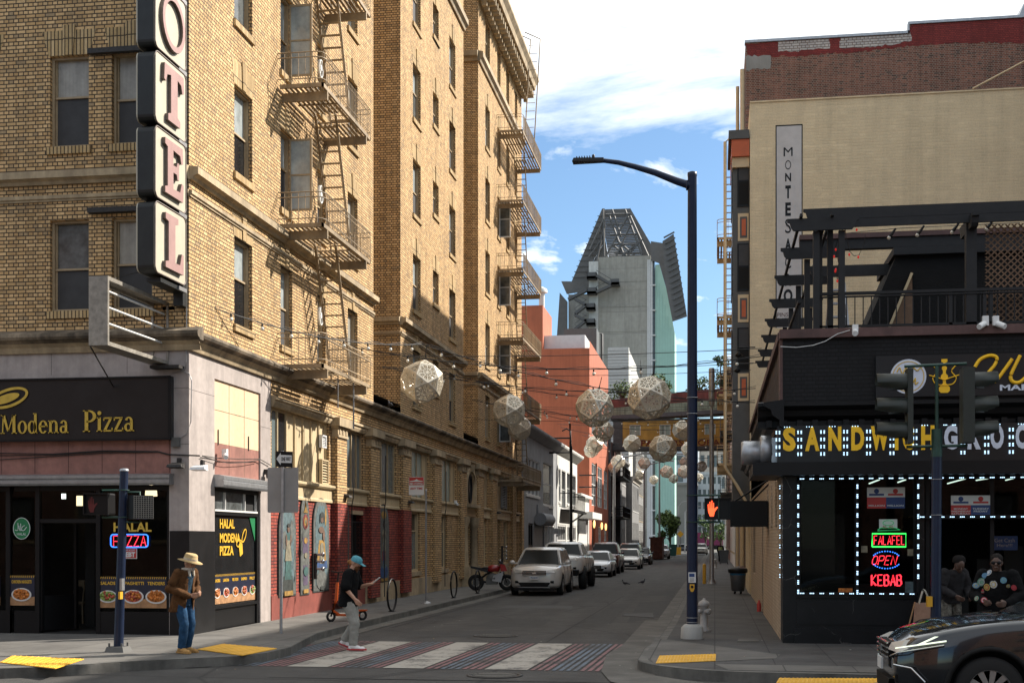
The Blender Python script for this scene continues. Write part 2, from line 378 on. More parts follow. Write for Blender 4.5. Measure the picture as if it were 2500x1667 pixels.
def slab_mat(name,c1,c2,sx=.92,sy=.92,j=.012,rough=.85,wet=.2):
 m=bpy.data.materials.new(name);m.use_nodes=True;n=NT(m.node_tree);b=n.n['Principled BSDF'];b.inputs['Roughness'].default_value=rough
 g=n.node('ShaderNodeNewGeometry')
 bt=n.node('ShaderNodeTexBrick',offset=0.0,squash=1.0)
 bt.inputs['Scale'].default_value=1;bt.inputs['Mortar Size'].default_value=j;bt.inputs['Brick Width'].default_value=sx;bt.inputs['Row Height'].default_value=sy
 bt.inputs['Color1'].default_value=(*c1,1);bt.inputs['Color2'].default_value=(*c2,1);bt.inputs['Mortar'].default_value=tuple(x*.35 for x in c1)+(1,)
 n.link(g.outputs['Position'],bt.inputs[0])
 nz=n.node('ShaderNodeTexNoise',_Scale=.8,_Detail=8.0,_Roughness=.72);n.link(g.outputs['Position'],nz.inputs[0])
 f=n.ramp(nz.outputs[0],[(.32,1-wet*2),(.6,1.05)]);cc=n.mix(1,bt.outputs[0],f,'MULTIPLY')
 n2=n.node('ShaderNodeTexVoronoi',_Scale=7.0);n.link(g.outputs['Position'],n2.inputs[0])
 sp=n.ramp(n2.outputs[0],[(.03,.55),(.06,1.0)]);cc=n.mix(1,cc,sp,'MULTIPLY')
 n.link(cc,b.inputs['Base Color'])
 nb=n.node('ShaderNodeTexNoise',_Scale=60.0,_Detail=3.0);n.link(g.outputs['Position'],nb.inputs[0])
 bp=n.node('ShaderNodeBump');bp.inputs['Strength'].default_value=.3;bp.inputs['Distance'].default_value=.01;n.link(nb.outputs[0],bp.inputs['Height']);n.link(bp.outputs[0],b.inputs['Normal'])
 MATS[name]=m
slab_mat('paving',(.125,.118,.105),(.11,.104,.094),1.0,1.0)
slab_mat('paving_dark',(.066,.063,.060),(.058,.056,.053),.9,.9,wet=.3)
def tarmac_details(m):
 n=NT(m.node_tree);b=n.n['Principled BSDF'];src=b.inputs['Base Color'].links[0].from_socket
 g=n.node('ShaderNodeNewGeometry')
 nz=n.node('ShaderNodeTexNoise',_Scale=.7,_Detail=4.0);n.link(g.outputs['Position'],nz.inputs[0])
 mx=n.mix(.12,g.outputs['Position'],nz.outputs['Color'],'ADD')
 v=n.node('ShaderNodeTexVoronoi',feature='DISTANCE_TO_EDGE',_Scale=.33);n.link(mx,v.inputs[0])
 cr=n.ramp(v.outputs[0],[(.0,.35),(.016,1.0)])
 f=n.mix(1,src,cr,'MULTIPLY');v2=n.node('ShaderNodeTexNoise',_Scale=180.0,_Detail=2.0);n.link(g.outputs['Position'],v2.inputs[0])
 sp=n.ramp(v2.outputs[0],[(.35,.72),(.65,1.3)]);f=n.mix(1,f,sp,'MULTIPLY')
 mp=n.node('ShaderNodeMapping');mp.inputs['Scale'].default_value=(1.3,.05,1);n.link(g.outputs['Position'],mp.inputs[0])
 n4=n.node('ShaderNodeTexNoise',_Scale=1.0,_Detail=3.0);n.link(mp.outputs[0],n4.inputs[0])
 f=n.mix(1,f,n.ramp(n4.outputs[0],[(.35,.78),(.65,1.15)]),'MULTIPLY');n.link(f,b.inputs['Base Color'])
tarmac_details(MATS['asphalt'])
HX,HY=-10.2,24.05
SX,SY=1.22,23.9
KL,KR=-8.0,-1.0
g=MB();g.quad((-900,-300,-.02),(900,-300,-.02),(900,2500,-.02),(-900,2500,-.02));struct(g.build('ground','gutter_concrete',origin=(0,0,-.02)))
r_=MB()
r_.quad((-200,-40,0),(200,-40,0),(200,24.0,0),(-200,24.0,0));r_.quad((-8.6,24.0,0),(-.4,24.0,0),(-.4,420,0),(-8.6,420,0))
r_.quad((-100,215,.004),(100,215,.004),(100,232,.004),(-100,232,.004))
struct(r_.build('road','asphalt',origin=(0,0,0)))
def arc(cx,cy,r,a0,a1,n=8):return[(cx+r*math.cos(R(a0+(a1-a0)*i/n)),cy+r*math.sin(R(a0+(a1-a0)*i/n)))for i in range(n+1)]
def pave(name,outline,m,z=.15):
 b=MB();n=len(outline)
 b.add([(x,y,z)for x,y in outline],[tuple(range(n))]);return struct(b.build(name,m,origin=(outline[0][0],outline[0][1],z)))
def kerb(outline,w_=.16,z=.152,name='kerb'):
 b=MB();pts=[Vector((x,y,0))for x,y in outline];L=[]
 for i,p in enumerate(pts):
  t=(pts[min(i+1,len(pts)-1)]-pts[max(0,i-1)]).normalized();nn=Vector((-t.y,t.x,0));L.append((p,p+nn*w_))
 for i in range(len(L)-1):
  a,b_=L[i];c_,d_=L[i+1];f=Vector((0,0,z));lo_=Vector((0,0,-.02))
  o_=Vector((0,0,z-.015));nn=(b_-a)*.08
  b.quad(a+lo_,c_+lo_,c_+o_,a+o_);b.quad(a+o_,c_+o_,c_+nn*1+f,a+nn+f);b.quad(a+nn+f,c_+nn+f,d_+f,b_+f)
 return struct(b.build(name,'kerb_concrete',origin=(outline[0][0],outline[0][1],0)))
lc=[(-120,16.9),(-14,17.1),(-11.3,17.2),(-10.2,17.4),(-9.5,17.9),(-9.0,18.6),(-8.3,19.2),(-7.6,19.8),(-7.33,20.5),(-7.33,21.7),(-7.6,23.2),(-7.9,25),(KL,28),(KL,60),(KL,214)]
pave('pavement',lc+[(-120,214)],'paving');kerb(lc)
rc=[(KR,214),(KR,60),(KR,30),(KR-.05,24.6),(KR-.2,22.4)]+arc(.7,20.4,1.9,175,262)+[(3,18.35),(120,18.1)]
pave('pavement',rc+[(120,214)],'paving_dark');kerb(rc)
for pts in(([KL,24],[KL,214]),([KR-.42,214],[KR-.42,23])):
 b=MB();(x0,y0),(x1,y1)=pts;y0,y1=min(y0,y1),max(y0,y1);b.quad((x0,y0,.012),(x0+.4,y0,.012),(x0+.4,y1,.012),(x0,y1,.012));struct(b.build('gutter','gutter_concrete',origin=(x0,y0,.008)))
ap=[onG(*p)for p in((1575,1515),(1635,1515),(1655,1530),(1640,1560),(1600,1600),(1566,1628),(1600,1650),(1670,1662),(1900,1690),(1600,1690),(1490,1665),(1468,1640),(1480,1600),(1520,1575))]
b=MB();b.poly([(x,y,.016)for x,y in ap]);struct(b.build('apron','gutter_concrete',origin=(ap[0][0],ap[0][1],.008)))
b=MB();q=[onG(x,y,.155)for x,y in((1575,1597),(1600,1556),(1905,1597),(1893,1606),(1600,1620))]
b.poly([(x,y,.156)for x,y in q]);q2=[(.2,18.75),(9,18.5),(9,19.5),(.0,19.6)];b.poly([(x,y,.156)for x,y in q2]);struct(b.build('pavement','paving',origin=(q[0][0],q[0][1],.156)))
for rect in(((1550,1563),(1705,1563),(1702,1575),(1547,1575)),):
 pass
for k,pp in enumerate((((1560,1470),(1676,1462),(1640,1500),(1530,1520)),((1000,1540),(1250,1538),(1240,1552),(970,1556)))):
 b=MB();b.poly([(*onG(x,y),.004)for x,y in pp]);struct(b.build('road_patch','asphalt_new',origin=(*onG(*pp[0]),.004)))
for k,(x_,y_,w_,d_,m_)in enumerate(((-5.6,29.5,1.6,3.2,'asphalt_new'),(-3.2,31,.7,9,'asphalt_new'),(-6.4,38,2.2,1.6,'tarmac_patch'),(-2.6,47.6,1.2,5,'asphalt_new'),(-5.0,15.2,5,.5,'asphalt_new'),(1.5,14,.6,3.6,'asphalt_new'),(-2.6,16.2,1.6,1.1,'tarmac_patch'),(-4.5,62,.8,14,'asphalt_new'),(-7.4,29,.05,14,'void'),(-3.3,25.2,.03,22,'void'),(-6.5,18.1,9,.03,'void'))):
 b=MB();j=.12*(w_>.2);b.poly([(x_,y_,.0035),(x_+w_,y_+j,.0035),(x_+w_-j,y_+d_,.0035),(x_+j*.5,y_+d_+j*.4,.0035)]);struct(b.build('road_patch',m_,origin=(x_,y_,.0035)))
def worn(name,col,wear=.5,sc=9):
 m=bpy.data.materials.new(name);m.use_nodes=True;n=NT(m.node_tree);b_=n.n['Principled BSDF'];b_.inputs['Roughness'].default_value=.75
 g_=n.node('ShaderNodeNewGeometry');z_=n.node('ShaderNodeTexNoise',_Scale=sc,_Detail=8.0,_Roughness=.75);n.link(g_.outputs['Position'],z_.inputs[0])
 z2=n.node('ShaderNodeTexNoise',_Scale=1.5,_Detail=4.0);n.link(g_.outputs['Position'],z2.inputs[0])
 s_=n.math('ADD',z_.outputs[0],z2.outputs[0]);s_=n.math('MULTIPLY',s_,.5)
 f=n.ramp(s_,[(wear-.06,0),(wear+.05,1)]);c_=n.mix(f,(.048,.045,.042),col);n.link(c_,b_.inputs['Base Color']);MATS[name]=m
worn('paint_white',(.33,.305,.26),.455);worn('paint_pink',(.21,.10,.10),.47,14);worn('paint_blue',(.105,.135,.17),.48,14)
def stripe(x0,x1,m,y0=19.75,y1=24.95,dz=.008,sk=.12):
 b=MB();b.quad((x0-sk,y0,dz),(x1-sk,y0,dz),(x1+sk*.2,y1,dz),(x0+sk*.2,y1,dz));return struct(b.build('crosswalk_stripe',m,origin=(x0,y0,dz)))
WS=[(-8.35,-7.95),(-6.62,-5.95),(-5.05,-4.4),(-3.42,-2.75)]
for a,b_ in WS[1:]:stripe(a,b_,'paint_white')
gaps=[(-7.95,-6.65),(-5.92,-5.08),(-4.37,-3.45),(-2.72,-1.5)]
for a,b_ in gaps:
 n_=int(round((b_-a)/.115));st=(b_-a)/n_
 for k in range(n_):
  m_='paint_blue' if .3<(k+.5)/n_<.68 else 'paint_pink'
  stripe(a+k*st+.02,a+(k+1)*st-.03,m_)
stripe(-13,-10.6,'paint_white',17.6,17.95)
def truncated_pad(name,pts,z,label,nx,ny):
 """yellow tactile pad with raised domes, pts = 4 ground corners"""
 b=MB();P=[Vector((*p,z))for p in pts];P2=[p+Vector((0,0,.012))for p in P];b.hexa(P+P2)
 for i in range(nx):
  for j in range(ny):
   u,v=(i+.5)/nx,(j+.5)/ny;c_=(P2[0]*(1-u)+P2[1]*u)*(1-v)+(P2[3]*(1-u)+P2[2]*u)*v
   b.lathe([(.018,0),(.012,.008)],c_,6)
 return b.build(name,'tactile',None,(label,'tactile pad'))
mat('tactile',(.80,.43,.035),.6,var=.08,vs=3,stain=.2)
zz_=.154
truncated_pad('tactile_pad',[onG(0,1617,zz_),onG(30,1601,zz_),onG(205,1609,zz_),onG(135,1632,zz_)],zz_,'yellow bumpy kerb pad at the bottom left, left of the blue signal pole',16,12)
truncated_pad('tactile_pad',[onG(482,1585,zz_),onG(543,1572,zz_),onG(676,1583,zz_),onG(592,1600,zz_)],zz_,'yellow bumpy kerb pad just right of the man in the brown jacket',18,10)
truncated_pad('tactile_pad',[onG(1601,1619,zz_),onG(1747,1613,zz_),onG(1748,1597,zz_),onG(1610,1601,zz_)],zz_,'yellow bumpy kerb pad in front of the blue street lamp',18,9)
truncated_pad('tactile_pad',[onG(1895,1668,zz_),onG(2150,1668,zz_),onG(2145,1657,zz_),onG(1902,1656,zz_)],zz_,'yellow bumpy kerb pad at the bottom edge beside the black car',24,7)
def grate(px_,py_,r0,label,slots=True):
 x,y=onG(px_,py_);b=MB();b.lathe([(r0+.06,.006),(r0+.06,.012),(r0,.012),(r0,.010),(0,.010)],(x,y,0),28)
 if slots:
  for i in range(-6,7):
   for sgn in(-1,1):
    xx=i*r0/7.2;h_=math.sqrt(max(0,(r0*.9)**2-xx*xx))
    if h_>.05:b.box(x+xx-.022,x+xx+.022,y+(0.03 if sgn>0 else-h_),y+(h_ if sgn>0 else-.03),.011,.016,1)
 return b.build('manhole_cover',['iron','gutter_concrete'],None,(label,'manhole cover'))
grate(600+2040/3.357,1200+1505/3.357,.36,'slotted iron drain cover in the road in front of the crosswalk')
grate(600+2050/3.357,1200+1180/3.357,.42,'round iron cover in the road just behind the crosswalk')
grate(470,1625,.30,'dark iron cover in the road at the kerb under the man in the brown jacket')
b=MB();q=[onG(*p)for p in((1519,1503),(1596,1508),(1594,1496),(1527,1498))];b.hexa([(*p,.004)for p in q]+[(*p,.012)for p in q])
b.build('access_cover','tarmac_patch',None,('rectangular metal utility cover in the road behind the crosswalk','utility cover'))
b=MB();q=[onG(x,y,.154)for x,y in((1800,1566),(1853,1566),(1852,1559),(1803,1559))];b.hexa([(*p,.154)for p in q]+[(*p,.165)for p in q]);b.build('access_cover','gutter_concrete',None,('small rectangular cover in the pavement by the black shop corner','utility cover'))
hotel=thing('hotel_building',(-18,46,0),'tall tan brick hotel with stone bands and a pizza shop on its ground floor corner','hotel')
FS,FF=FX(HX,1),FY(HY,-1)
Yp=lambda p:onX(p,900,HX)[0]
Xp=lambda p:onY(p,900,HY)[0]
SILLS=[6.66+3.275*k for k in range(5)]+[23.55];WH=1.9
WINGS=[(HY,37.9),(41.3,52.05),(55.4,68.2)]
cols={0:[(572,616,0,1.9),(685,714,0,1.9),(775,795,0,1.75),(849,873,0,1.9)],1:[(1008,1027,0,1.9),(1057,1071,.8,1.2),(1097,1112,0,1.9)],2:[(1185,1196,0,1.9),(1214,1222,0,1.9),(1236,1243.5,0,1.9),(1257,1263,.3,1.4)]}
wm=MB();wins=[]
for w_i,(y0,y1)in enumerate(WINGS):
 hs=[]
 for(p0,p1,dz,h_)in cols[w_i]:
  a0,a1=Yp(p0),Yp(p1)
  for s_ in SILLS:hs.append((a0,a1,s_+dz,s_+dz+h_));wins.append((FS,a0,a1,s_+dz,s_+dz+h_))
 wm.wall(FS,y0,y1,6.0,26.2,hs,.19)
fc=[(Xp(122),Xp(217)),(Xp(273),Xp(372))];fc+=[(a-3.3,b_-3.3)for a,b_ in fc]+[(a-6.6,b_-6.6)for a,b_ in fc]
hs=[]
for a0,a1 in fc:
 for s_ in SILLS:hs.append((a0,a1,s_-.08,s_-.08+1.82));wins.append((FF,a0,a1,s_-.08,s_-.08+1.82))
wm.wall(FF,-26,HX,6.0,26.2,hs,.19)
wd=7.0
for(ya,yb)in((37.9,41.3),(52.05,55.4)):
 wm.wall(FY(yb,-1),HX-wd,HX,6.4,26.2,[],.1);wm.wall(FY(ya,1),HX-wd,HX,6.4,26.2);wm.wall(FX(HX-wd,1),ya,yb,6.4,26.2)
 wm.quad((HX-wd,ya,6.45),(HX,ya,6.45),(HX,yb,6.45),(HX-wd,yb,6.45),3)
wm.wall(FY(68.2,1),-26,HX,.15,26.2);wm.wall(FX(-26,-1),HY,68.2,0,26.2)
wm.quad((-26,HY,26.0),(HX-wd,HY,26.0),(HX-wd,68.2,26.0),(-26,68.2,26.0),3)
for y0,y1 in WINGS:wm.quad((HX-wd,y0,26.0),(HX,y0,26.0),(HX,y1,26.0),(HX-wd,y1,26.0),3)
for(F,a0,a1,z0,z1)in wins:
 if z1>25 or z1-z0<.5:continue
 e=.16
 if F is FF and z0<8:continue
 wm.prism([(a0-.02,z1+.003),(a1+.02,z1+.003),(a1+e,z1+.5),(a0-e,z1+.5)],F,0,.006,1)
 c_=(a0+a1)/2;wm.prism([(c_-.09,z1),(c_+.09,z1),(c_+.13,z1+.6),(c_-.13,z1+.6)],F,0,.035,1)
wm.build('wall',['tan_brick','tan_soldier','stone_trim','tarmac_patch'],hotel)
rnd=random.Random(3)
mat('curtain',(.36,.34,.29),.35,var=.12,vs=5,spec=.5,streak=.25)
PANES=['pane_light','pane_mid','pane_dark','screen']
def sash(parent,F,a0,a1,z0,z1,fm='wood_frame',up='pane_light',lo='screen',rec=.15,sill=True,t=.05,split=.5,sm=('tan_soldier',),nm='window'):
 f=MB();D=-rec;f.fbox(F,a0,a0+t,z0,z1,D-.06,D+.06);f.fbox(F,a1-t,a1,z0,z1,D-.06,D+.06)
 f.fbox(F,a0+t,a1-t,z1-t,z1,D-.058,D+.058);f.fbox(F,a0+t,a1-t,z0,z0+t,D-.058,D+.07)
 zm=z0+(z1-z0)*split;f.fbox(F,a0+t,a1-t,zm-.02,zm+.02,D-.04,D+.02)
 for q in(a0+t,a1-t-.03):f.fbox(F,q,q+.03,z0+t,z1-t,D-.05,D-.005)
 o=f.build(nm,fm,parent)
 p=MB();p.quad(F(a0+t,zm,D-.035),F(a1-t,zm,D-.035),F(a1-t,z1-t,D-.035),F(a0+t,z1-t,D-.035),0)
 p.quad(F(a0+t,z0+t,D-.015),F(a1-t,z0+t,D-.015),F(a1-t,zm,D-.015),F(a0+t,zm,D-.015),1);p.build('pane',[up,lo],o)
 if sill:
  s_=MB();s_.prism([(0,0),(0,0)],F,0,0)if False else None
  s_.fbox(F,a0-.06,a1+.06,z0-.15,z0-.002,-.1,.055);s_.build('sill',sm[0],o)
 return o
for k,(F,a0,a1,z0,z1)in enumerate(wins):
 side=F is FS
 if side and a0>55:up,lo=rnd.choice([('pane_light','pane_dark'),('pane_mid','pane_dark'),('pane_light','pane_light')])
 elif side:up,lo=rnd.choice([('pane_light','screen'),('pane_light','screen'),('pane_mid','screen'),('pane_light','pane_mid')])
 elif rnd.random()<.3:up,lo='curtain','screen'
 else:up,lo=rnd.choice([('pane_mid','screen'),('pane_light','screen')])if a0<Xp(250)else('pane_mid','screen')
 sash(hotel,F,a0,a1,z0,z1,up=up if rnd.random()>.2 else 'curtain',lo=lo if rnd.random()>.15 else 'pane_dark',split=rnd.choice((.5,.5,.5,.47,.56,.62)))
for s_,zt in((SILLS[1],0),(SILLS[2],0),(SILLS[3],0)):
 ya=Yp(714);b=MB();z0,z1=s_+.1,s_+WH-.05;x0,x1=HX-.05,HX+.52;ca,sa_=0,1
 G=FY(ya-.05,-1)
 for(p0,p1,q0,q1)in((x0,x0+.04,z0,z1),(x1-.05,x1,z0,z1),(x0+.04,x1-.05,z0,z0+.05),(x0+.04,x1-.05,z1-.05,z1),(x0+.04,x1-.05,(z0+z1)/2-.02,(z0+z1)/2+.02)):b.fbox(G,p0,p1,q0,q1,0,.035)
 o=b.build('casement','wood_frame',hotel);b=MB();b.quad(G(x0+.04,z0,.02),G(x1-.05,z0,.02),G(x1-.05,z1,.02),G(x0+.04,z1,.02));b.build('pane','pane_light',o)
for s_ in SILLS[:4]:
 for p_,w_ in((1222,.45),(1244,.55)):
  ya=Yp(p_);b=MB();z0,z1=s_+.1,s_+WH-.05;x0,x1=HX-.05,HX+.5;G=FY(ya-.05,-1)
  for(p0,p1,q0,q1)in((x0,x0+.05,z0,z1),(x1-.05,x1,z0,z1),(x0+.05,x1-.05,z0,z0+.06),(x0+.05,x1-.05,z1-.06,z1),(x0+.05,x1-.05,(z0+z1)/2-.02,(z0+z1)/2+.02)):b.fbox(G,p0,p1,q0,q1,0,.035)
  o=b.build('casement','white_frame',hotel);b=MB();b.quad(G(x0+.05,z0,.02),G(x1-.05,z0,.02),G(x1-.05,z1,.02),G(x0+.05,z1,.02));b.build('pane','pane_mid',o)
  break
def band(prof,m,name,z,segs,out=1):
 b=MB()
 for P0,P1,nr in segs:b.profile([(o_,z+u_)for o_,u_ in prof],P0,P1,nr)
 return b.build(name,m,hotel)
def segs_for(pj):
 S=[((-26,HY,0),(HX+pj,HY,0),(0,-1,0))]
 for i,(y0,y1)in enumerate(WINGS):
  S.append(((HX,y0-(pj if i else 0),0),(HX,y1+pj*(i<2),0),(1,0,0)))
  if i:S.append(((HX-wd,y0,0),(HX,y0,0),(0,-1,0)))
 return S
band([(0,0),(.06,0),(.09,.06),(.16,.10),(.19,.10),(.19,.24),(0,.27)],'stone_trim','stone_band',9.10,segs_for(.0))
band([(0,0),(.03,0),(.03,.03),(.06,.05),(.06,.12),(0,.13)],'stone_trim','stone_band',8.77,segs_for(0))
band([(0,0),(.08,0),(.12,.12),(.22,.2),(.22,.42),(0,.48)],'stone_trim','stone_band',22.92,segs_for(0))
full=[((-26,HY,0),(HX,HY,0),(0,-1,0)),((HX,HY,0),(HX,68.2,0),(1,0,0))]
b=MB()
for P0,P1,nr in full:
 P0=Vector(P0);P1=Vector(P1);e=Vector((.0,0,0))
 if nr[1]:P1=P1+Vector((.26,0,0))
 b.profile([(0,5.74),(.06,5.74),(.09,5.82),(.10,5.90),(.16,5.92)],P0,P1,nr,0)
b.build('cornice','stone_trim',hotel)
b=MB()
for P0,P1,nr in full:
 P0=Vector(P0);P1=Vector(P1)
 if nr[1]:P1=P1+Vector((.30,0,0))
 b.profile([(0,5.925),(.17,5.925),(.2,5.96),(.27,5.98),(.30,6.03),(.29,6.09),(.24,6.11),(0,6.2)],P0,P1,nr,0)
b.build('cornice','stone_trim_dirty',hotel)
b=MB()
for P0,P1,nr in segs_for(.9):
 if nr[0]==0 and P0[0]>-20:continue
 b.profile([(0,25.6),(.12,25.6),(.15,25.9),(.75,26.0),(.80,26.25),(.95,26.45),(.95,26.6),(0,26.75)],P0,P1,nr)
for y0,y1 in WINGS:
 y=y0+.2
 while y<y1:b.box(HX+.14,HX+.66,y,y+.16,25.62,25.92);b.box(HX+.12,HX+.34,y,y+.16,25.42,25.62);y+=.52
b.build('roof_cornice','stone_trim',hotel)
PIL=[(805,838),(889,919),(969,996),(1048,1071),(1115,1133),(1157,1175),(1193,1208),(1243,1255),(1266,1274)]
PIL=[(Yp(a),min(68.2,Yp(b_)))for a,b_ in PIL];y_bay0=Yp(661);yr=PIL[2][1]
ZW0,ZW1=3.47,5.14
bays=[(y_bay0,PIL[0][0])]+[(PIL[i][1],PIL[i+1][0])for i in range(len(PIL)-1)]
g_=MB();holes=[(a+.05,b_-.05,ZW0,ZW1,.16)for i,(a,b_)in enumerate(bays)if i!=5]
low=[(Yp(998),Yp(1025),.95,3.0,.2),(Yp(1073),Yp(1092),.95,3.0,.2),(Yp(1128),Yp(1150),.15,2.95,.9),(Yp(1178),Yp(1188),.9,3.0,.15),(Yp(1210),Yp(1222),.15,3.0,.25),(Yp(1230),Yp(1240),.9,3.0,.15),(Yp(1256),Yp(1264),.9,3.0,.15),(Yp(857),Yp(887),.72,2.75,.25)]
g_.wall(FS,yr,68.2,.15,3.05,[h for h in low if h[0]>yr],mi=0);g_.wall(FS,y_bay0,yr,.15,3.05,[h for h in low if h[0]<yr],mi=1)
g_.wall(FS,y_bay0,68.2,3.05,5.75,holes,mi=0)
g_.build('wall',['tan_brick','red_painted_brick'],hotel)
b=MB();b.profile([(0,5.12),(.05,5.14),(.09,5.22),(.09,5.27),(.14,5.30),(.14,5.36),(0,5.4)],(HX,y_bay0,0),(HX,68.2,0),(1,0,0));b.build('stone_band','stone_trim',hotel)
b=MB();b.profile([(0,3.0),(.05,3.02),(.05,3.08),(.03,3.1),(.03,3.36),(.09,3.38),(.12,3.42),(.12,3.47),(0,3.5)],(HX,y_bay0,0),(HX,68.2,0),(1,0,0));b.build('stone_band','cream_paint',hotel)
mat('red_paint_base',(.235,.058,.042),.6,var=.12,vs=4,stain=.25)
b=MB();b.box(HX-.02,HX+.02,y_bay0,Yp(890),.15,.72);b.build('plinth','red_paint_base',hotel)
b=MB();b.box(HX-.02,HX+.05,Yp(890),68.2,.15,.72);b.build('plinth','stone_trim',hotel)
for k,(a,b2)in enumerate(PIL):
 p=MB();e=(b2-a)*.14;mm=0
 p.box(HX,HX+.16,a+e,b2-e,.5,4.80,1 if b2<=yr+.01 and False else 0)
 o=p.build('pilaster',['tan_brick','red_painted_brick'],hotel)
 c_=MB();c_.box(HX,HX+.2,a+e-.02,b2-e+.02,4.80,4.86);c_.box(HX,HX+.18,a+e-.01,b2-e+.01,4.86,5.04)
 n_=3
 for q in range(n_):
  yy=a+e+(b2-a-2*e)*(q+.5)/n_;c_.box(HX+.18,HX+.2,yy-.05,yy+.05,4.89,5.02)
 c_.box(HX,HX+.22,a+e*.5,b2-e*.5,5.04,5.09);c_.box(HX,HX+.28,a,b2,5.09,5.32);c_.build('capital','stone_trim',o)
 if b2<=yr+.01:
  r2=MB();r2.box(HX+.002,HX+.175,a+e-.012,b2-e+.012,.3,3.02);r2.build('painted_base','red_painted_brick',o)
def mullwin(F,a0,a1,z0,z1,mats_,rec=.12,fm='wood_frame',t=.05):
 f=MB();n=len(mats_);f.fbox(F,a0,a1,z1-.06,z1,-rec-.03,-rec+.05);f.fbox(F,a0,a1,z0,z0+.06,-rec-.03,-rec+.05)
 st=(a1-a0)/n
 for i in range(n+1):
  c_=min(max(a0+i*st,a0+t/2),a1-t/2);f.fbox(F,c_-t/2,c_+t/2,z0+.06,z1-.06,-rec-.03,-rec+.045)
 o=f.build('window',fm,hotel);p=MB()
 for i in range(n):p.quad(F(a0+i*st,z0+.05,-rec),F(a0+(i+1)*st,z0+.05,-rec),F(a0+(i+1)*st,z1-.05,-rec),F(a0+i*st,z1-.05,-rec),i)
 p.build('pane',mats_,o);return o
mat('cream_panel',(.54,.43,.26),.6,var=.05,vs=5,streak=.15)
mat('green_glass',(.27,.33,.29),.2,var=.12,vs=1.5,spec=.7,streak=.1)
specs=[['teal_glass','pane_dark','cream_panel','cream_panel','cream_panel','cream_panel','cream_panel'],['teal_glass']*4,['teal_glass']*3,['cream_panel','green_glass','green_glass','cream_panel'],['cream_panel','green_glass','green_glass','cream_panel'],None,['cream_panel','cream_panel','cream_panel'],['cream_panel','cream_panel','teal_glass','teal_glass'],['teal_glass','cream_panel']]
for(a,b2),sp_ in zip(bays,specs):
 if sp_:mullwin(FS,a+.05,b2-.05,ZW0,ZW1,sp_,fm='cream_paint' if a<30 else 'wood_frame')
def louvre(F,a0,a1,z0,z1,fm,d=0.0,n=6,parent=hotel):
 b=MB();b.fbox(F,a0,a1,z0,z1,d-.09,d-.07,1)
 for(p0,p1,q0,q1)in((a0,a0+.04,z0,z1),(a1-.04,a1,z0,z1),(a0+.04,a1-.04,z0,z0+.04),(a0+.04,a1-.04,z1-.04,z1)):b.fbox(F,p0,p1,q0,q1,d-.07,d+.02)
 for i in range(n):
  z=z0+.05+(z1-z0-.08)*(i+.3)/n;b.hexa([F(a0+.04,z,d),F(a1-.04,z,d),F(a1-.04,z+.01,d-.001),F(a0+.04,z+.01,d-.001),F(a0+.04,z+.05,d-.06),F(a1-.04,z+.05,d-.06),F(a1-.04,z+.06,d-.06),F(a0+.04,z+.06,d-.06)])
 return b.build('vent',[fm,'void'],parent)
louvre(FS,Yp(785),Yp(796),*[onX(790,y,HX)[1]for y in(1093,1062)],'white_plastic')
louvre(FS,Yp(785),Yp(801),3.50,4.15,'cream_paint',n=8)
louvre(FS,Yp(1226),Yp(1237),3.6,5.0,'grey_metal',n=16);louvre(FS,Yp(1257),Yp(1262),3.6,5.0,'cream_paint',n=12)
a,b2=bays[5];ac=(a+b2)/2;hw=(b2-a)/2-.05
b=MB();F=FS
b.fbox(F,a,b2,3.5,5.1,-.3,.01)
b.ring(F,ac,4.35,hw,.72,.16,.01,n=20,a0=0,a1=math.pi,th=.12);b.ring(F,ac,4.35,hw-.2,.52,.08,.01,n=20,a0=0,a1=math.pi,th=.06)
for s_ in(-1,1):b.fbox(F,ac+s_*(hw-.08)-.08,ac+s_*(hw-.08)+.08,3.5,4.35,.01,.13)
b.fbox(F,ac-.1,ac+.1,4.9,5.2,.1,.22);b.fbox(F,a-.05,b2+.05,3.4,3.52,.1,.3)
b.build('arch_surround','stone_trim',hotel)
b=MB();b.ring(F,ac,4.2,.36,.62,.07,.01,th=.07);o=b.build('window','black_metal',hotel);b=MB();b.disc(F,ac,4.2,.33,.58,.03);b.build('pane','pane_dark',o)
dY0,dY1=Yp(1128),Yp(1150)
b=MB();b.box(HX-.85,HX-.8,dY0,dY1,.15,2.95);b.build('door','dark_brown',hotel)
b=MB();b.lathe([(.26,.15),(.26,.4),(.19,.95),(.19,1.0),(.165,1.1),(.145,2.55),(.18,2.6),(.22,2.75),(.24,2.98)],(HX+.12,dY1+.05,0),16);b.box(HX-.1,HX+.36,dY1-.22,dY1+.3,.15,.95);b.build('column','stone_trim',hotel)
b=MB();b.lathe([(.19,.95),(.165,1.1),(.145,2.55),(.22,2.75),(.24,2.98)],(HX+.12,dY0-.1,0),16);b.box(HX-.1,HX+.36,dY0-.35,dY0+.12,.15,.95);b.build('column','stone_trim',hotel)
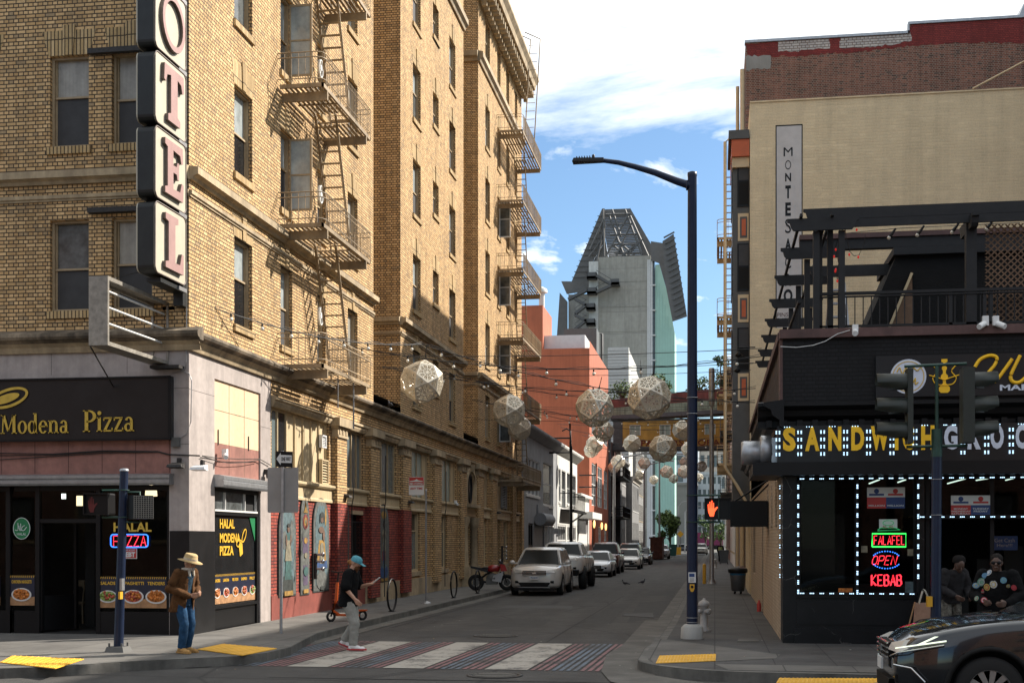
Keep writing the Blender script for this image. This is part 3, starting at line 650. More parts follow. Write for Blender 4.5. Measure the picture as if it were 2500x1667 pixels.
for i,h in enumerate(low):
 if i in(2,):continue
 if i==7:
  b=MB();b.fbox(FS,h[0],h[1],h[2],h[3],-.24,-.22,1)
  for q in range(9):yy=h[0]+(h[1]-h[0])*(q+.5)/9;b.fbox(FS,yy-.012,yy+.012,h[2],h[3]-.2,-.04,-.015)
  for z in(h[2]+.04,1.6,h[3]-.2):b.fbox(FS,h[0],h[1],z-.02,z+.02,-.05,-.012)
  b.build('barred_door',['black_metal','void'],hotel)
  b=MB();b.fbox(FS,h[0]-.05,h[1]-.2,h[3]+.01,h[3]+.12,0,.05);b.build('lintel','wood_frame',hotel);continue
 if i==4:o=sash(hotel,FS,*h[:4],up='pane_mid',lo='grey_metal',rec=.2,sill=False,split=.8,nm='door');continue
 sash(hotel,FS,*h[:4],fm='cream_paint',up='pane_dark' if i==0 else 'pane_mid',lo='teal_glass',rec=.13,split=.68,t=.07,sm=('stone_trim',))
for yy in(PIL[0][1]+.1,PIL[1][1]+.12,PIL[3][1]+.1):
 b=MB();b.tube([(HX+.22,yy,.3),(HX+.22,yy,3.0),(HX+.26,yy,3.2),(HX+.26,yy,4.6)],.016,6);b.build('drainpipe','iron',hotel)
g_=MB();GZ=5.75
front_open=(Xp(-300),Xp(413),.15,3.12,.02)
g_.wall(FF,-26,HX,.15,GZ,[front_open],mi=0)
side_open=(Yp(524),Yp(636),.15,5.35,.12)
g_.wall(FS,HY,y_bay0,.15,GZ,[side_open],mi=0)
g_.build('shop_cladding',['granite'],hotel)
g_=MB()
for z in(4.98,):g_.fbox(FS,HY+.005,Yp(524),z,z+.006,0,.002);
for p_ in(125,310):g_.fbox(FF,Xp(p_),Xp(p_)+.006,5.31,GZ,0,.002)
g_.fbox(FS,Yp(636),y_bay0,4.6,4.606,0,.002);g_.fbox(FF,Xp(417),HX,5.0,5.006,0,.002);g_.fbox(FF,Xp(417),HX,3.9,3.906,0,.002)
g_.build('joint','void',hotel)
b=MB();b.fbox(FF,Xp(417)-.02,HX+.012,.15,2.2,0,.012);b.fbox(FS,HY,Yp(524),.15,2.2,0,.012);b.build('plinth','black_granite',hotel)
def z1_(y,p=527):return onX(p,y,HX)[1]
b=MB();b.fbox(FS,side_open[0],side_open[1],4.04,5.35,-.06,-.04);b.build('panel','cream_board',hotel)
b=MB();b.fbox(FS,side_open[0],side_open[1],3.36,4.035,-.06,-.038);b.build('panel','pink_granite',hotel)
b=MB()
for q in(.33,.66):
 yy=side_open[0]+(side_open[1]-side_open[0])*q;b.fbox(FS,yy-.004,yy+.004,3.4,5.33,-.05,-.034)
b.fbox(FS,side_open[0],side_open[1],4.72,4.728,-.05,-.034);b.build('joint','stone_trim_dirty',hotel)
for q in(.1,.75):
 yy=side_open[0]+(side_open[1]-side_open[0])*q;b=MB();b.fbox(FS,yy-.012,yy+.012,4.0,4.32,-.04,-.02);b.build('bolt_bar','iron',hotel)
b=MB();b.profile([(-.03,3.12),(.2,3.12),(.22,3.16),(.22,3.24),(.20,3.25),(.22,3.27),(.22,3.34),(.1,3.37),(-.03,3.37)],(HX,side_open[0]-.05,0),(HX,side_open[1]+.05,0),(1,0,0));b.build('shutter_box','galv',hotel)
b=MB();b.profile([(0,3.10),(.2,3.10),(.22,3.14),(.22,3.2),(.20,3.21),(.22,3.24),(.22,3.29),(.1,3.32),(0,3.33)],(Xp(-300),HY,0),(Xp(424),HY,0),(0,-1,0));b.build('shutter_box','grey_metal',hotel)
b=MB();b.fbox(FF,Xp(-300),Xp(417),3.33,4.05,0,.012)
b.build('panel','pink_granite',hotel)
b=MB()
for i in range(-8,6):xx=Xp(86+i*82);(xx<Xp(417))and b.fbox(FF,xx-.004,xx+.004,3.34,4.04,.01,.014)
b.build('joint','void',hotel)
glassmat('shop_glass',(.55,.57,.55),.0)
s0,s1=side_open[0]+.08,side_open[1]-.12
b=MB();D=-.1
b.fbox(FS,side_open[0],s0,.15,3.12,D-.02,D+.06);b.fbox(FS,s1,side_open[1],.15,3.12,D-.02,D+.06)
for z in(3.07,2.58,.62):b.fbox(FS,s0,s1,z-.035,z+.035,D-.02,D+.06)
b.fbox(FS,s0,s1,.15,.585,D-.02,D+.02)
b.build('shop_window_frame','black_metal',hotel)
b=MB();st=(s1-s0)
b.fbox(FS,s0,s1,2.62,2.66,D+.02,D+.08)
for q in(0,.26,.72,1):b.fbox(FS,s0+st*q-.012,s0+st*q+.012,2.66,3.03,D,D+.05)
b.build('transom_frame','white_frame',hotel)
b=MB();b.quad(FS(s0,2.62,D),FS(s0+st*.72,2.62,D),FS(s0+st*.72,3.04,D),FS(s0,3.04,D),0);b.quad(FS(s0+st*.72,2.62,D-.01),FS(s1,2.62,D-.01),FS(s1,3.04,D-.01),FS(s0+st*.72,3.04,D-.01),1);b.build('pane',['pane_mid','void'],hotel)
b=MB();b.quad(FS(s0,.65,D+.005),FS(s1,.65,D+.005),FS(s1,2.55,D+.005),FS(s0,2.55,D+.005));b.build('pane','pane_dark',hotel)
D=-.08
XL,XD0,XD1,XR=Xp(22),Xp(100),Xp(232),Xp(413)
b=MB();
for x in(Xp(-300),Xp(-120),XL-.09,Xp(84),XD1,XR-.06):b.fbox(FF,x,x+.09,.15,3.1,D-.04,D+.05)
for(x0,x1)in((Xp(-300),XL),(XL,Xp(84)),(XD1,XR)):b.fbox(FF,x0+.09,x1,3.0,3.1,D-.03,D+.04);b.fbox(FF,x0+.09,x1,.15,.60,D-.03,D+.04)
b.fbox(FF,Xp(84)+.09,XD1,2.36,2.44,D-.03,D+.04);b.fbox(FF,Xp(84)+.09,XD1,3.0,3.1,D-.03,D+.04)
b.build('shop_window_frame','black_metal',hotel)
for(x0,x1,z0)in((Xp(-300),XL,.6),(XL,Xp(84),.6),(XD1+.09,XR,.6),(Xp(84),XD1,2.44)):
 b=MB();b.quad(FF(x0,z0,D),FF(x1,z0,D),FF(x1,3.0,D),FF(x0,3.0,D));b.build('pane','shop_glass',hotel)
b=MB();b.bar((Xp(95),HY+.12,.2),(Xp(95),HY+.12,2.34),.06,.09);b.bar((Xp(95)+.35,HY+.85,.2),(Xp(95)+.35,HY+.85,2.34),.06,.09)
b.hexa([(Xp(95),HY+.1,.2),(Xp(95)+.35,HY+.85,.2),(Xp(95)+.33,HY+.87,.2),(Xp(95)-.02,HY+.12,.2),(Xp(95),HY+.1,.9),(Xp(95)+.35,HY+.85,.9),(Xp(95)+.33,HY+.87,.9),(Xp(95)-.02,HY+.12,.9)]);b.build('door','black_metal',hotel)
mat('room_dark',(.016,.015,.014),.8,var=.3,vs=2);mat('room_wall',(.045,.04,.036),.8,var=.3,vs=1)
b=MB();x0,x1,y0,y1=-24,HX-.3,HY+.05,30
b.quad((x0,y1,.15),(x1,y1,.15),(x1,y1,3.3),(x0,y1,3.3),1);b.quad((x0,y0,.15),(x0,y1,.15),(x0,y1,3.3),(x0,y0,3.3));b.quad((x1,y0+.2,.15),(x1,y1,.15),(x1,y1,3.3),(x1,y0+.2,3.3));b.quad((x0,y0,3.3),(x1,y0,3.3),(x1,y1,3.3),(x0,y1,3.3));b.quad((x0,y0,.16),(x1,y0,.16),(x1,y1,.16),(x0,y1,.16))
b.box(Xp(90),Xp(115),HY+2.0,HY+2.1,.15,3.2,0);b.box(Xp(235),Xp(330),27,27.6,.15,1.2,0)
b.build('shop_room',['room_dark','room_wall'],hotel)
def facade(name,F,a0,a1,z0,z1,rows,ncol,ww,wh,wallm,label,cat='building',fm='wood_frame',pm=('pane_mid','pane_dark'),depth=12,first=1.2,fl=3.2,back=None,roof=.5,corn=None,margin=.6,detail=True,extra_wall=None,door=True):
 """a whole building: F is its street face; a along it, depth behind it"""
 o3=F((a0+a1)/2,0,-depth/2);t=thing(name,(o3[0],o3[1],0),label,cat)
 holes=[];st=(a1-a0-2*margin)/max(1,ncol)
 for r__ in range(rows):
  for c__ in range(ncol):
   c0=a0+margin+st*(c__+.5);z=first+fl*r__;holes.append((c0-ww/2,c0+ww/2,z,z+wh))
 m=MB();m.wall(F,a0,a1,z0,z1,holes,.15)
 G=lambda a,z,d=0:F(a,z,d)
 m.quad(F(a0,z0,0),F(a0,z0,-depth),F(a0,z1,-depth),F(a0,z1,0));m.quad(F(a1,z0,0),F(a1,z1,0),F(a1,z1,-depth),F(a1,z0,-depth));m.quad(F(a0,z0,-depth),F(a1,z0,-depth),F(a1,z1,-depth),F(a0,z1,-depth));m.quad(F(a0,z1-.3,0),F(a1,z1-.3,0),F(a1,z1-.3,-depth),F(a0,z1-.3,-depth),1)
 m.build('wall',[wallm,'tarmac_patch'],t)
 for h in holes:sash(t,F,*h,fm=fm,up=pm[0],lo=pm[1],rec=.1,sill=detail,sm=('stone_trim' if fm!='white_frame' else 'white_frame',))
 if corn:
  b=MB();n_=Vector(F(0,0,1))-Vector(F(0,0,0))
  b.profile([(0,z1-.7),(.1,z1-.65),(.15,z1-.4),(.45,z1-.2),(.5,z1),(0,z1+.05)],F(a0,0,0),F(a1,0,0),n_);b.build('cornice',corn,t)
 return t
shop=thing('corner_shop',(8,34,0),'low black painted corner shop with a yellow lettered sandwich fascia','shop')
FSh,FSs=FY(SY,-1),FX(SX,-1)
sx=lambda p:onY(p,900,SY)[0]
sz=lambda y,p=2100:onY(p,y,SY)[1]
SXE=14.0
W0,W1,WM=sx(1948),sx(2240),sx(2092)
DZ=sz(1262);SILL=sz(1456)
mat('black_marble',(.008,.008,.009),.35,var=.3,vs=2,stain=.2,spec=.3)
def veins(m):
 n=NT(m.node_tree);b_=n.n['Principled BSDF'];src=b_.inputs['Base Color'].links[0].from_socket;g_=n.node('ShaderNodeNewGeometry')
 nz=n.node('ShaderNodeTexNoise',_Scale=1.6,_Detail=5.0);n.link(g_.outputs['Position'],nz.inputs[0]);mx=n.mix(.6,g_.outputs['Position'],nz.outputs['Color'],'ADD')
 v=n.node('ShaderNodeTexVoronoi',feature='DISTANCE_TO_EDGE',_Scale=1.1);n.link(mx,v.inputs[0]);f=n.ramp(v.outputs[0],[(0,1.0),(.006,0)])
 n3=n.node('ShaderNodeTexNoise',_Scale=2.5,_Detail=2.0);n.link(g_.outputs['Position'],n3.inputs[0]);f2=n.ramp(n3.outputs[0],[(.48,0),(.6,.55)]);f=n.math('MULTIPLY',f,f2)
 n.link(n.mix(f,src,(.22,.21,.20)),b_.inputs['Base Color'])
veins(MATS['black_marble'])
m=MB()
m.wall(FSh,SX,SXE,3.41,5.68,[],mi=0)
m.quad((SX,SY,3.41),(SX,44.5,3.41),(SX,44.5,5.68),(SX,SY,5.68),0)
m.quad((SX,SY+.05,5.6),(SXE,SY+.05,5.6),(SXE,44.5,5.6),(SX,44.5,5.6),1)
m.quad((SXE,SY,.15),(SXE,44.5,.15),(SXE,44.5,5.68),(SXE,SY,5.68),0)
m.build('wall',['black_painted_brick','tarmac_patch'],shop)
m=MB();m.wall(FSs,24.65,44.5,.15,4.6,[(33.5,34.4,.15,2.6),(40,42,1.0,2.8)],.2);m.build('wall','beige_painted_brick',shop)
for y in(26.5,28.4,30.6):
 m=MB();m.prism([(y-.35,2.3),(y+.35,2.3),(y+.35,2.9),(y+.2,3.2),(y,3.35),(y-.2,3.2),(y-.35,2.9)],FSs,0,.03);m.build('blind_arch','beige_painted_brick',shop)
m=MB();m.wall(FSh,SX,W0,.15,3.41);m.wall(FSh,W0,W1,.15,SILL);m.wall(FSh,W1,W1+.12,.15,3.2)
m.wall(FSs,SY,24.65,.15,3.41);m.fbox(FSh,sx(1945),W1+.1,SILL-.02,SILL+.03,0,.05);m.fbox(FSh,sx(1940),W1+.12,.15,.42,0,.03)
m.fbox(FSh,sx(1945),W1+.05,.5,SILL-.06,0,.02)
m.build('marble_facing','black_marble',shop)
b=MB();b.profile([(0,4.02),(.08,4.05),(.08,4.16),(.2,4.24),(.23,4.34),(.36,4.41),(.36,4.47),(0,4.52)],(SX-.45,SY,0),(SXE,SY,0),(0,-1,0))
b.profile([(0,4.02),(.08,4.05),(.08,4.16),(.2,4.24),(.23,4.34),(.36,4.41),(.36,4.47),(0,4.52)],(SX,SY-.45,0),(SX,44.5,0),(-1,0,0))
x=SX-.3
while x<6:b.box(x,x+.1,SY-.2,SY,4.05,4.17);x+=.27
b.build('cornice','black_metal',shop)
mat('brown_trim',(.115,.06,.052),.7,var=.2,vs=3,stain=.3)
b=MB();b.box(SX-.06,SXE,SY-.1,SY+.2,5.66,5.82);b.box(SX-.08,SX+.2,SY+.2,44.5,5.66,5.81);b.build('parapet','brown_trim',shop)
b=MB();b.box(SX-.05,SX-.002,SY,SY+.5,4.5,5.66);b.build('corner_board','brown_trim',shop)
b=MB();b.box(SX-.55,SXE,SY-.5,SY+.02,3.17,3.40);b.box(SX-.55,SX-.02,SY+.02,26,3.19,3.38);b.build('beam','black_metal',shop)
mat('sign_black',(.012,.012,.013),.35,var=.2,vs=2,spec=.35)
mat('sign_yellow',(.95,.54,.010),.5,var=.05);mat('sign_white',(.62,.66,.74),.5,var=.05);mat('gold',(.62,.40,.05),.5,var=.08)
mat('led',(.1,.1,.1),.5,var=0,emit=(.50,.76,1.0),es=1.5);mat('led_off',(.3,.35,.4),.5,var=0)
fs=thing('fascia_sign',(4,SY-.2,3.41),'long black fascia sign with yellow SANDWICH and white GROCERY letters edged in small lights','shop sign')
FSg=FY(SY-.30,-1);gx=lambda p:onY(p,900,SY-.30)[0]
b=MB();b.box(gx(1898),7.4,SY-.30,SY-.02,3.41,4.06);b.build('board','sign_black',fs)
word=[('S',1927,'y'),('A',1983,'y'),('N',2038,'y'),('D',2094,'y'),('W',2148,'y'),('I',2189,'y'),('C',2217,'y'),('H',2265,'y'),('G',2321,'w'),('R',2378,'w'),('O',2434,'w'),('C',2493,'w'),('E',2549,'w'),('R',2605,'w'),('Y',2661,'w')]
for ch,p,c_ in word:
 text('letter',ch,FSg,gx(p),sz(1073),.43,'sign_yellow' if c_=='y' else 'sign_white',fs,d=.002,th=.012,width={'I':.06,'W':.31,'C':.19,'A':.25}.get(ch,.225),bold=.05)
seps=[1899,1952,2008,2064,2120,2177,2233,2290,2350,2408,2468,2526,2582,2640]
led=MB()
def ledline(F,a0,z0,a1,z1,pitch=.08,d=.03,mb=led,grp=3,k_=1):
 L=math.hypot(a1-a0,z1-z0);n_=max(1,int(L/(pitch*2.1)))
 vert=abs(z1-z0)>abs(a1-a0)
 for i in range(n_):
  for k in range(grp):
   t=(i+.22+(.5*k/grp))/n_;a=a0+(a1-a0)*t;z=z0+(z1-z0)*t
   if vert:mb.fbox(F,a-.015*k_,a+.015*k_,z-.007*k_,z+.007*k_,d,d+.008)
   else:mb.fbox(F,a-.008*k_,a+.008*k_,z-.009*k_,z+.009*k_,d,d+.008)
for p in seps:
 for e in(-.028,.028):
  a=gx(p)+e;ledline(FSg,a,3.50,a,4.02,pitch=.058,k_=.8)
for p0,p1 in zip(seps,seps[1:]):ledline(FSg,gx(p0)+.06,4.035,gx(p1)-.06,4.035,pitch=.07,k_=.8)
led.build('light_strip','led',fs)
lz=thing('led_string',(4,SY-.05,1),'string of cold white dots of light framing the corner shop windows and door head','light string')
F_=FY(SY-.05,-1);led=MB()
top=3.12
ledline(F_,W0,top,6.5,top,mb=led);ledline(F_,W0-.0,SILL+.02,W0-.0,top-.04,mb=led);ledline(F_,WM,SILL+.02,WM,top-.04,mb=led);ledline(F_,W1,SILL+.3,W1,top-.04,mb=led)
ledline(F_,W0,SILL+.06,W1,SILL+.06,mb=led);ledline(F_,W1,DZ,6.5,DZ,mb=led)
ledline(FX(SX-.01,-1),SY+.08,1.3,SY+.08,3.1,mb=led,grp=2);ledline(FX(SX-.01,-1),SY+.25,1.3,SY+.25,3.1,mb=led,grp=2)
led.build('light_strip','led',lz)
b=MB()
for a in(W0,WM,W1):b.fbox(F_,a-.02,a+.02,SILL,3.14,-.05,.028)
b.fbox(F_,W0-.02,6.5,top-.02,top+.03,-.05,.028);b.fbox(F_,W1,6.5,DZ-.03,DZ+.03,-.05,.028);b.fbox(F_,W0,W1,SILL+.03,SILL+.08,-.05,.028)
b.build('track','black_metal',lz)
b=MB();D=-.12
for a in(W0,WM-.03,W1-.06):b.fbox(FSh,a,a+.06,SILL,3.2,D-.03,D+.04)
b.fbox(FSh,W0,8,3.14,3.2,D-.03,D+.04);b.fbox(FSh,W1+.12,8,DZ-.04,DZ+.04,D-.03,D+.04)
for p in(2262,2420,2560,2700):b.fbox(FSh,sx(p),sx(p)+.07,.15,3.2,D-.05,D+.03)
b.build('shop_window_frame','black_metal',shop)
for(x0,x1,z0,z1)in((W0,WM,SILL,3.14),(WM,W1,SILL,3.14),(W1+.12,8,DZ,3.14)):
 b=MB();b.quad(FSh(x0,z0,D),FSh(x1,z0,D),FSh(x1,z1,D),FSh(x0,z1,D));b.build('pane','shop_glass',shop)
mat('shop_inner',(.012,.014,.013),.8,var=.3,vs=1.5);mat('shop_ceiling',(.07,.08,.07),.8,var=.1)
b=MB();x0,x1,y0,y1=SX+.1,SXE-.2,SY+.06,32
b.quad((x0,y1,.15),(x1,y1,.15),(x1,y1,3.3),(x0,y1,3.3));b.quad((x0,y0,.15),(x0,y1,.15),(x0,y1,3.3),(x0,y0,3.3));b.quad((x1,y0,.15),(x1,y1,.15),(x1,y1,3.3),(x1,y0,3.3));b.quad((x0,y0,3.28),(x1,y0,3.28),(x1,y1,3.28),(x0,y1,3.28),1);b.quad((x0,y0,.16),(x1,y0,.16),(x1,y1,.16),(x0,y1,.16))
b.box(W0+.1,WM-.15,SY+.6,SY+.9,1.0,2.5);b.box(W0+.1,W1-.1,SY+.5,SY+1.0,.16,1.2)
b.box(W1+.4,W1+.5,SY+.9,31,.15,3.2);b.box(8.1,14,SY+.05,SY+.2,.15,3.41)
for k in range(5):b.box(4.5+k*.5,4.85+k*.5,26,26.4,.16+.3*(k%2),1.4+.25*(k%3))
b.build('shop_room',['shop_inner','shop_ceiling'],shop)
mat('tube_light',(.8,.8,.8),.5,var=0,emit=(.78,1.0,.88),es=1.0)
for k,(p,y,q,y2)in enumerate([(2122,1180,2148,1170),(2192,1177,2212,1170),(2313,1180,2360,1167),(2383,1172,2420,1166),(2455,1171,2490,1163)]):
 yy=25.5+.3*k;a=onY(p,y,yy);b2=onY(q,y2,yy-.4);bb=MB();bb.tube([(a[0],yy,min(3.2,a[1])),(b2[0],yy-.35,min(3.25,b2[1]))],.013,6);bb.build('strip_light','tube_light',shop)
us=thing('roof_sign',(5,SY-.1,4.6),'dark sign board over the cornice with round white badge, yellow pipe and script letters','shop sign')
F2=FY(SY-.06,-1);ux=lambda p:onY(p,900,SY-.06)[0];uz=lambda y:onY(2300,y,SY-.06)[1]
b=MB();b.fbox(F2,ux(2138),8,uz(967),uz(866),-.06,.02);b.build('board','sign_black',us)
b=MB();b.disc(F2,ux(2217),uz(918),.31,.31,.022,0,36,.006);b.ring(F2,ux(2217),uz(918),.275,.275,.014,.029,1,th=.004);b.build('badge',['sign_white','gold'],us)
text('letter','UTAH',F2,ux(2217),uz(903),.085,'gold',us,d=.03,th=.004,width=.33)if False else None
b=MB()
def stroke(b,F,pts,r=.02,d=.035,mi=0):
 P=[]
 for i in range(len(pts)-1):
  p0=pts[max(0,i-1)];p1=pts[i];p2=pts[i+1];p3=pts[min(len(pts)-1,i+2)]
  for k in range(5):
   t=k/5;P.append(tuple(.5*((2*p1[j])+(-p0[j]+p2[j])*t+(2*p0[j]-5*p1[j]+4*p2[j]-p3[j])*t*t+(-p0[j]+3*p1[j]-3*p2[j]+p3[j])*t**3)for j in(0,1)))
 P.append(pts[-1])
 b.tube([F(a,z,d)for a,z in P],r,5,mi)
cx_,cz_=ux(2217),uz(918)
stroke(b,F2,[(cx_-.2,cz_+.08),(cx_-.15,cz_+.16),(cx_-.1,cz_+.05),(cx_-.04,cz_+.15),(cx_+.02,cz_+.05),(cx_+.08,cz_+.15),(cx_+.15,cz_+.1),(cx_+.2,cz_+.15)],.011)
stroke(b,F2,[(cx_-.1,cz_-.12),(cx_-.03,cz_-.02),(cx_-.03,cz_-.14),(cx_+.04,cz_-.05),(cx_+.06,cz_-.15),(cx_+.12,cz_-.03),(cx_+.12,cz_-.14),(cx_+.17,cz_-.1)],.011);b.build('badge_script','gold',us)
hx,hz_=ux(2305),uz(920)
b=MB();pr=[(-.07,-.30),(.07,-.30),(.11,-.26),(.11,-.2),(.06,-.15),(.03,-.12),(.03,-.07),(.07,-.03),(.07,.02),(.03,.06),(.03,.12),(.05,.14),(.05,.18),(.02,.2),(.02,.26),(.06,.28),(.06,.33),(-.06,.33),(-.06,.28),(-.02,.26),(-.02,.2),(-.05,.18),(-.05,.14),(-.03,.12),(-.03,.06),(-.07,.02),(-.07,-.03),(-.03,-.07),(-.03,-.12),(-.06,-.15),(-.11,-.2),(-.11,-.26)]
b.prism([(hx+x*.85,hz_+z*.95)for x,z in pr],F2,.022,.03)
for s_ in(-1,1):
 stroke(b,F2,[(hx,hz_-.15),(hx+s_*.14,hz_-.13),(hx+s_*.2,hz_-.02),(hx+s_*.12,hz_+.1),(hx+s_*.22,hz_+.22)],.010)
 stroke(b,F2,[(hx,hz_-.06),(hx+s_*.1,hz_-.02),(hx+s_*.26,hz_+.03)],.010)
b.build('water_pipe_emblem','sign_yellow',us)
b=MB()
U=lambda p,y:(ux(p),uz(y))
for off in(0,):
 stroke(b,F2,[U(2379,898+off*900),U(2392,880),U(2415,871),U(2432,876+off*600),U(2428,893),U(2412,912),U(2398,930),U(2408,940),U(2430,932),U(2452,905),U(2470,880)],.032)
 stroke(b,F2,[U(2490,872),U(2478,895),U(2466,922+off*300),U(2472,936),U(2490,936),U(2512,915),U(2530,885)],.034)
b.build('letter','sign_yellow',us)
text('letter','MARKET',F2,ux(2440),uz(949),.105,'sign_white',us,d=.03,th=.006,width=.95,bold=.03,align='LEFT')
deck=thing('roof_pergola',(3,30,5.8),'black timber pergola with railing standing on the roof of the corner shop','pergola')
mat('black_timber',(.009,.009,.0095),.7,var=.25,vs=8)
PYf=24.35;FPf=FY(PYf,-1);qx=lambda p:onY(p,900,PYf)[0];qz=lambda y,p=2200:onY(p,y,PYf)[1]
def endbeam(b,F,a0,a1,z0,z1,d0,d1,e=.12):
 h=z1-z0;b.prism([(a0,z1),(a0,z1-h*.25),(a0+e*.4,z1-h*.35),(a0+e*.6,z1-h*.75),(a0+e,z0),(a1-e,z0),(a1-e*.6,z1-h*.75),(a1-e*.4,z1-h*.35),(a1,z1-h*.25),(a1,z1)],F,d0,d1)
for(a0,a1,z0,z1,d0)in((qx(1960),9,qz(532),qz(505),.06),(qx(1965),9,qz(553),qz(533),.07)):
 b=MB();endbeam(b,FPf,a0,a1,z0,z1,d0,d0+.05);b.build('beam','black_timber',deck)
b=MB();endbeam(b,FY(27.4,-1),1.9,9,7.45,7.68,0,.06);b.build('beam','black_timber',deck)
yr_=[23.95,26.3,29.0,31.8,34.6,37.3,40.1,42.6]
for k,y in enumerate(yr_):
 b=MB();endbeam(b,FY(y,-1),SX+.08,SX+1.35,7.62,7.84,-.03,.03);b.build('rafter','black_timber',deck)
 for xx in(SX+.55,SX+1.0)[:2 if k<4 else 1]:
  b=MB();b.box(xx,xx+.11,y+.06,y+.17,5.6,7.62);b.build('post','black_timber',deck)
for xx in(SX+.3,SX+.85):b=MB();b.box(xx,xx+.05,23.8,43,7.845,7.9);b.build('batten','black_timber',deck)
for p0,p1 in((1992,2008),(2021,2034),(2359,2385),(2640,2665)):
 b=MB();b.box(qx(p0),qx(p1),PYf,PYf+.16,5.62,qz(512));b.build('post','black_timber',deck)
 if p0 in(1992,2359):b=MB();c_=(qx(p0)+qx(p1))/2;endbeam(b,FX(c_-.06,1),23.95,25.2,7.62,7.85,0,.12);b.build('rafter','black_timber',deck)
rl=MB();rl.box(qx(1992),9,PYf-.02,PYf+.05,qz(716),qz(709));rl.box(qx(1992),9,PYf,PYf+.04,5.92,5.96);rl.box(qx(1992),9,PYf-.02,PYf+.05,qz(722),qz(719));rl.build('rail','black_timber',deck)
b=MB();xx=qx(2046)
while xx<8.5:b.box(xx,xx+.018,PYf+.01,PYf+.028,5.94,qz(719));xx+=.147
for p in(2046,2317,2400,2416):b.box(qx(p),qx(p)+.06,PYf,PYf+.06,5.8,qz(716))
b.build('baluster','black_timber',deck);bb=MB();bb.box(SX+.3,SX+.36,24.4,43,6.4,6.46)
for k in range(60):bb.box(SX+.32,SX+.34,24.5+k*.3,24.52+k*.3,5.85,6.4)
bb.build('rail','black_timber',deck)
mat('lattice_wood',(.16,.095,.055),.8,var=.2,vs=6)
lat=MB();FL=FY(PYf+.3,-1);lx0=onY(2406,900,PYf+.3)[0];lx1=lx0+3;lz0,lz1=5.85,onY(2450,548,PYf+.3)[1];st=.115
k=-int((lz1-lz0)/st)
while lx0+k*st<lx1:
 for sgn in(1,-1):
  a0=lx0+k*st if sgn>0 else lx0+k*st+(lz1-lz0);pts=[]
  t0,t1=0,lz1-lz0
  if sgn>0:s0_,s1_=max(0,lx0-a0),min(t1,lx1-a0)
  else:s0_,s1_=max(0,a0-lx1),min(t1,a0-lx0)
  if s1_>s0_+.02:lat.bar(FL(a0+sgn*s0_,lz0+s0_,.0 if sgn>0 else .015),FL(a0+sgn*s1_,lz0+s1_,.0 if sgn>0 else .015),.035,.012,up=(0,1,0))if False else lat.hexa([FL(a0+sgn*s0_-.018,lz0+s0_,0+.012*(sgn>0)),FL(a0+sgn*s0_+.018,lz0+s0_,0+.012*(sgn>0)),FL(a0+sgn*s0_+.018,lz0+s0_,.01+.012*(sgn>0)),FL(a0+sgn*s0_-.018,lz0+s0_,.01+.012*(sgn>0)),FL(a0+sgn*s1_-.018,lz0+s1_,0+.012*(sgn>0)),FL(a0+sgn*s1_+.018,lz0+s1_,0+.012*(sgn>0)),FL(a0+sgn*s1_+.018,lz0+s1_,.01+.012*(sgn>0)),FL(a0+sgn*s1_-.018,lz0+s1_,.01+.012*(sgn>0))])
 k+=1
lat.build('lattice_screen','lattice_wood',None,('brown diamond lattice screen behind the pergola at the right edge','lattice screen'))
sh=thing('roof_shed',(6,27.5,5.6),'black tarred shed with a slanting side on the shop roof behind the railing','shed')
Ys=26.6;F3=FY(Ys,-1);rx=lambda p:onY(p,900,Ys)[0];rz=lambda y,p=2200:onY(p,y,Ys)[1]
mat('felt',(.003,.003,.003),.95,var=.3,vs=4,bump=.6,bs=20)
b=MB();b.prism([(rx(2080),5.6),(rx(2188),rz(625)),(9.5,rz(625)+.15),(9.5,5.6)],F3,-2.5,-.05)
b.build('cladding','felt',sh)
b=MB();b.fbox(F3,rx(2180),9.5,rz(624),rz(606),-2.6,.1);b.build('roof_edge','black_timber',sh)
b=MB();b.prism([(rx(2145),5.7),(rx(2227),rz(665)),(rx(2229),5.7)],F3,-.05,.0);b.build('board','lattice_wood',sh)
b=MB();b.bar(F3(rx(2145),5.75,.02),F3(rx(2226),rz(668),.02),.05,.05);b.build('edge_strip','cream_paint',sh)
b=MB();b.box(onY(1952,900,28)[0],10,28,28.2,onY(2200,603,28)[1],onY(2200,578,28)[1]);b.box(onY(1952,900,28)[0],10,27.95,28.25,onY(2200,578,28)[1]+.002,onY(2200,566,28)[1],1)
for p in(2193,2262):b.box(onY(p,900,28)[0],onY(p,900,28)[0]+.11,28.02,28.12,5.6,onY(2200,603,28)[1])
b.build('header_beam',['black_timber','brown_trim'],sh)
sl=thing('step_ladder',(onY(2045,900,25.6)[0],25.6,5.62),'aluminium step ladder behind the black railing on the shop roof','ladder')
xa,xb=onY(2020,900,25.6)[0],onY(2072,900,25.6)[0];za,zb=5.62,7.0
b=MB()
for x_,s_ in((xa,.07),(xb,-.07)):b.bar((x_-s_*.4,25.5,za),(x_+s_,25.7,zb),.035,.05);b.bar((x_-s_*.4,26.3,za),(x_+s_,25.75,zb),.03,.04)
b.build('rails','galv',sl)
for i in range(5):
 t=(i+.6)/5.2;b=MB();b.box(xa+.07*t,xb-.07*t,25.48+.2*t,25.58+.2*t,za+(zb-za)*t,za+(zb-za)*t+.035);b.build('step','galv',sl)
YY=45.5;yb=thing('rendered_building',(9,49,0),'pale yellow painted building with MONTESACRO lettered down its blank side wall','building')
F4=FY(YY,-1);yx=lambda p:onY(p,900,YY)[0];yz=lambda y,p=1925:onY(p,y,YY)[1]
yX=yx(1831);yT=yz(252,1831)
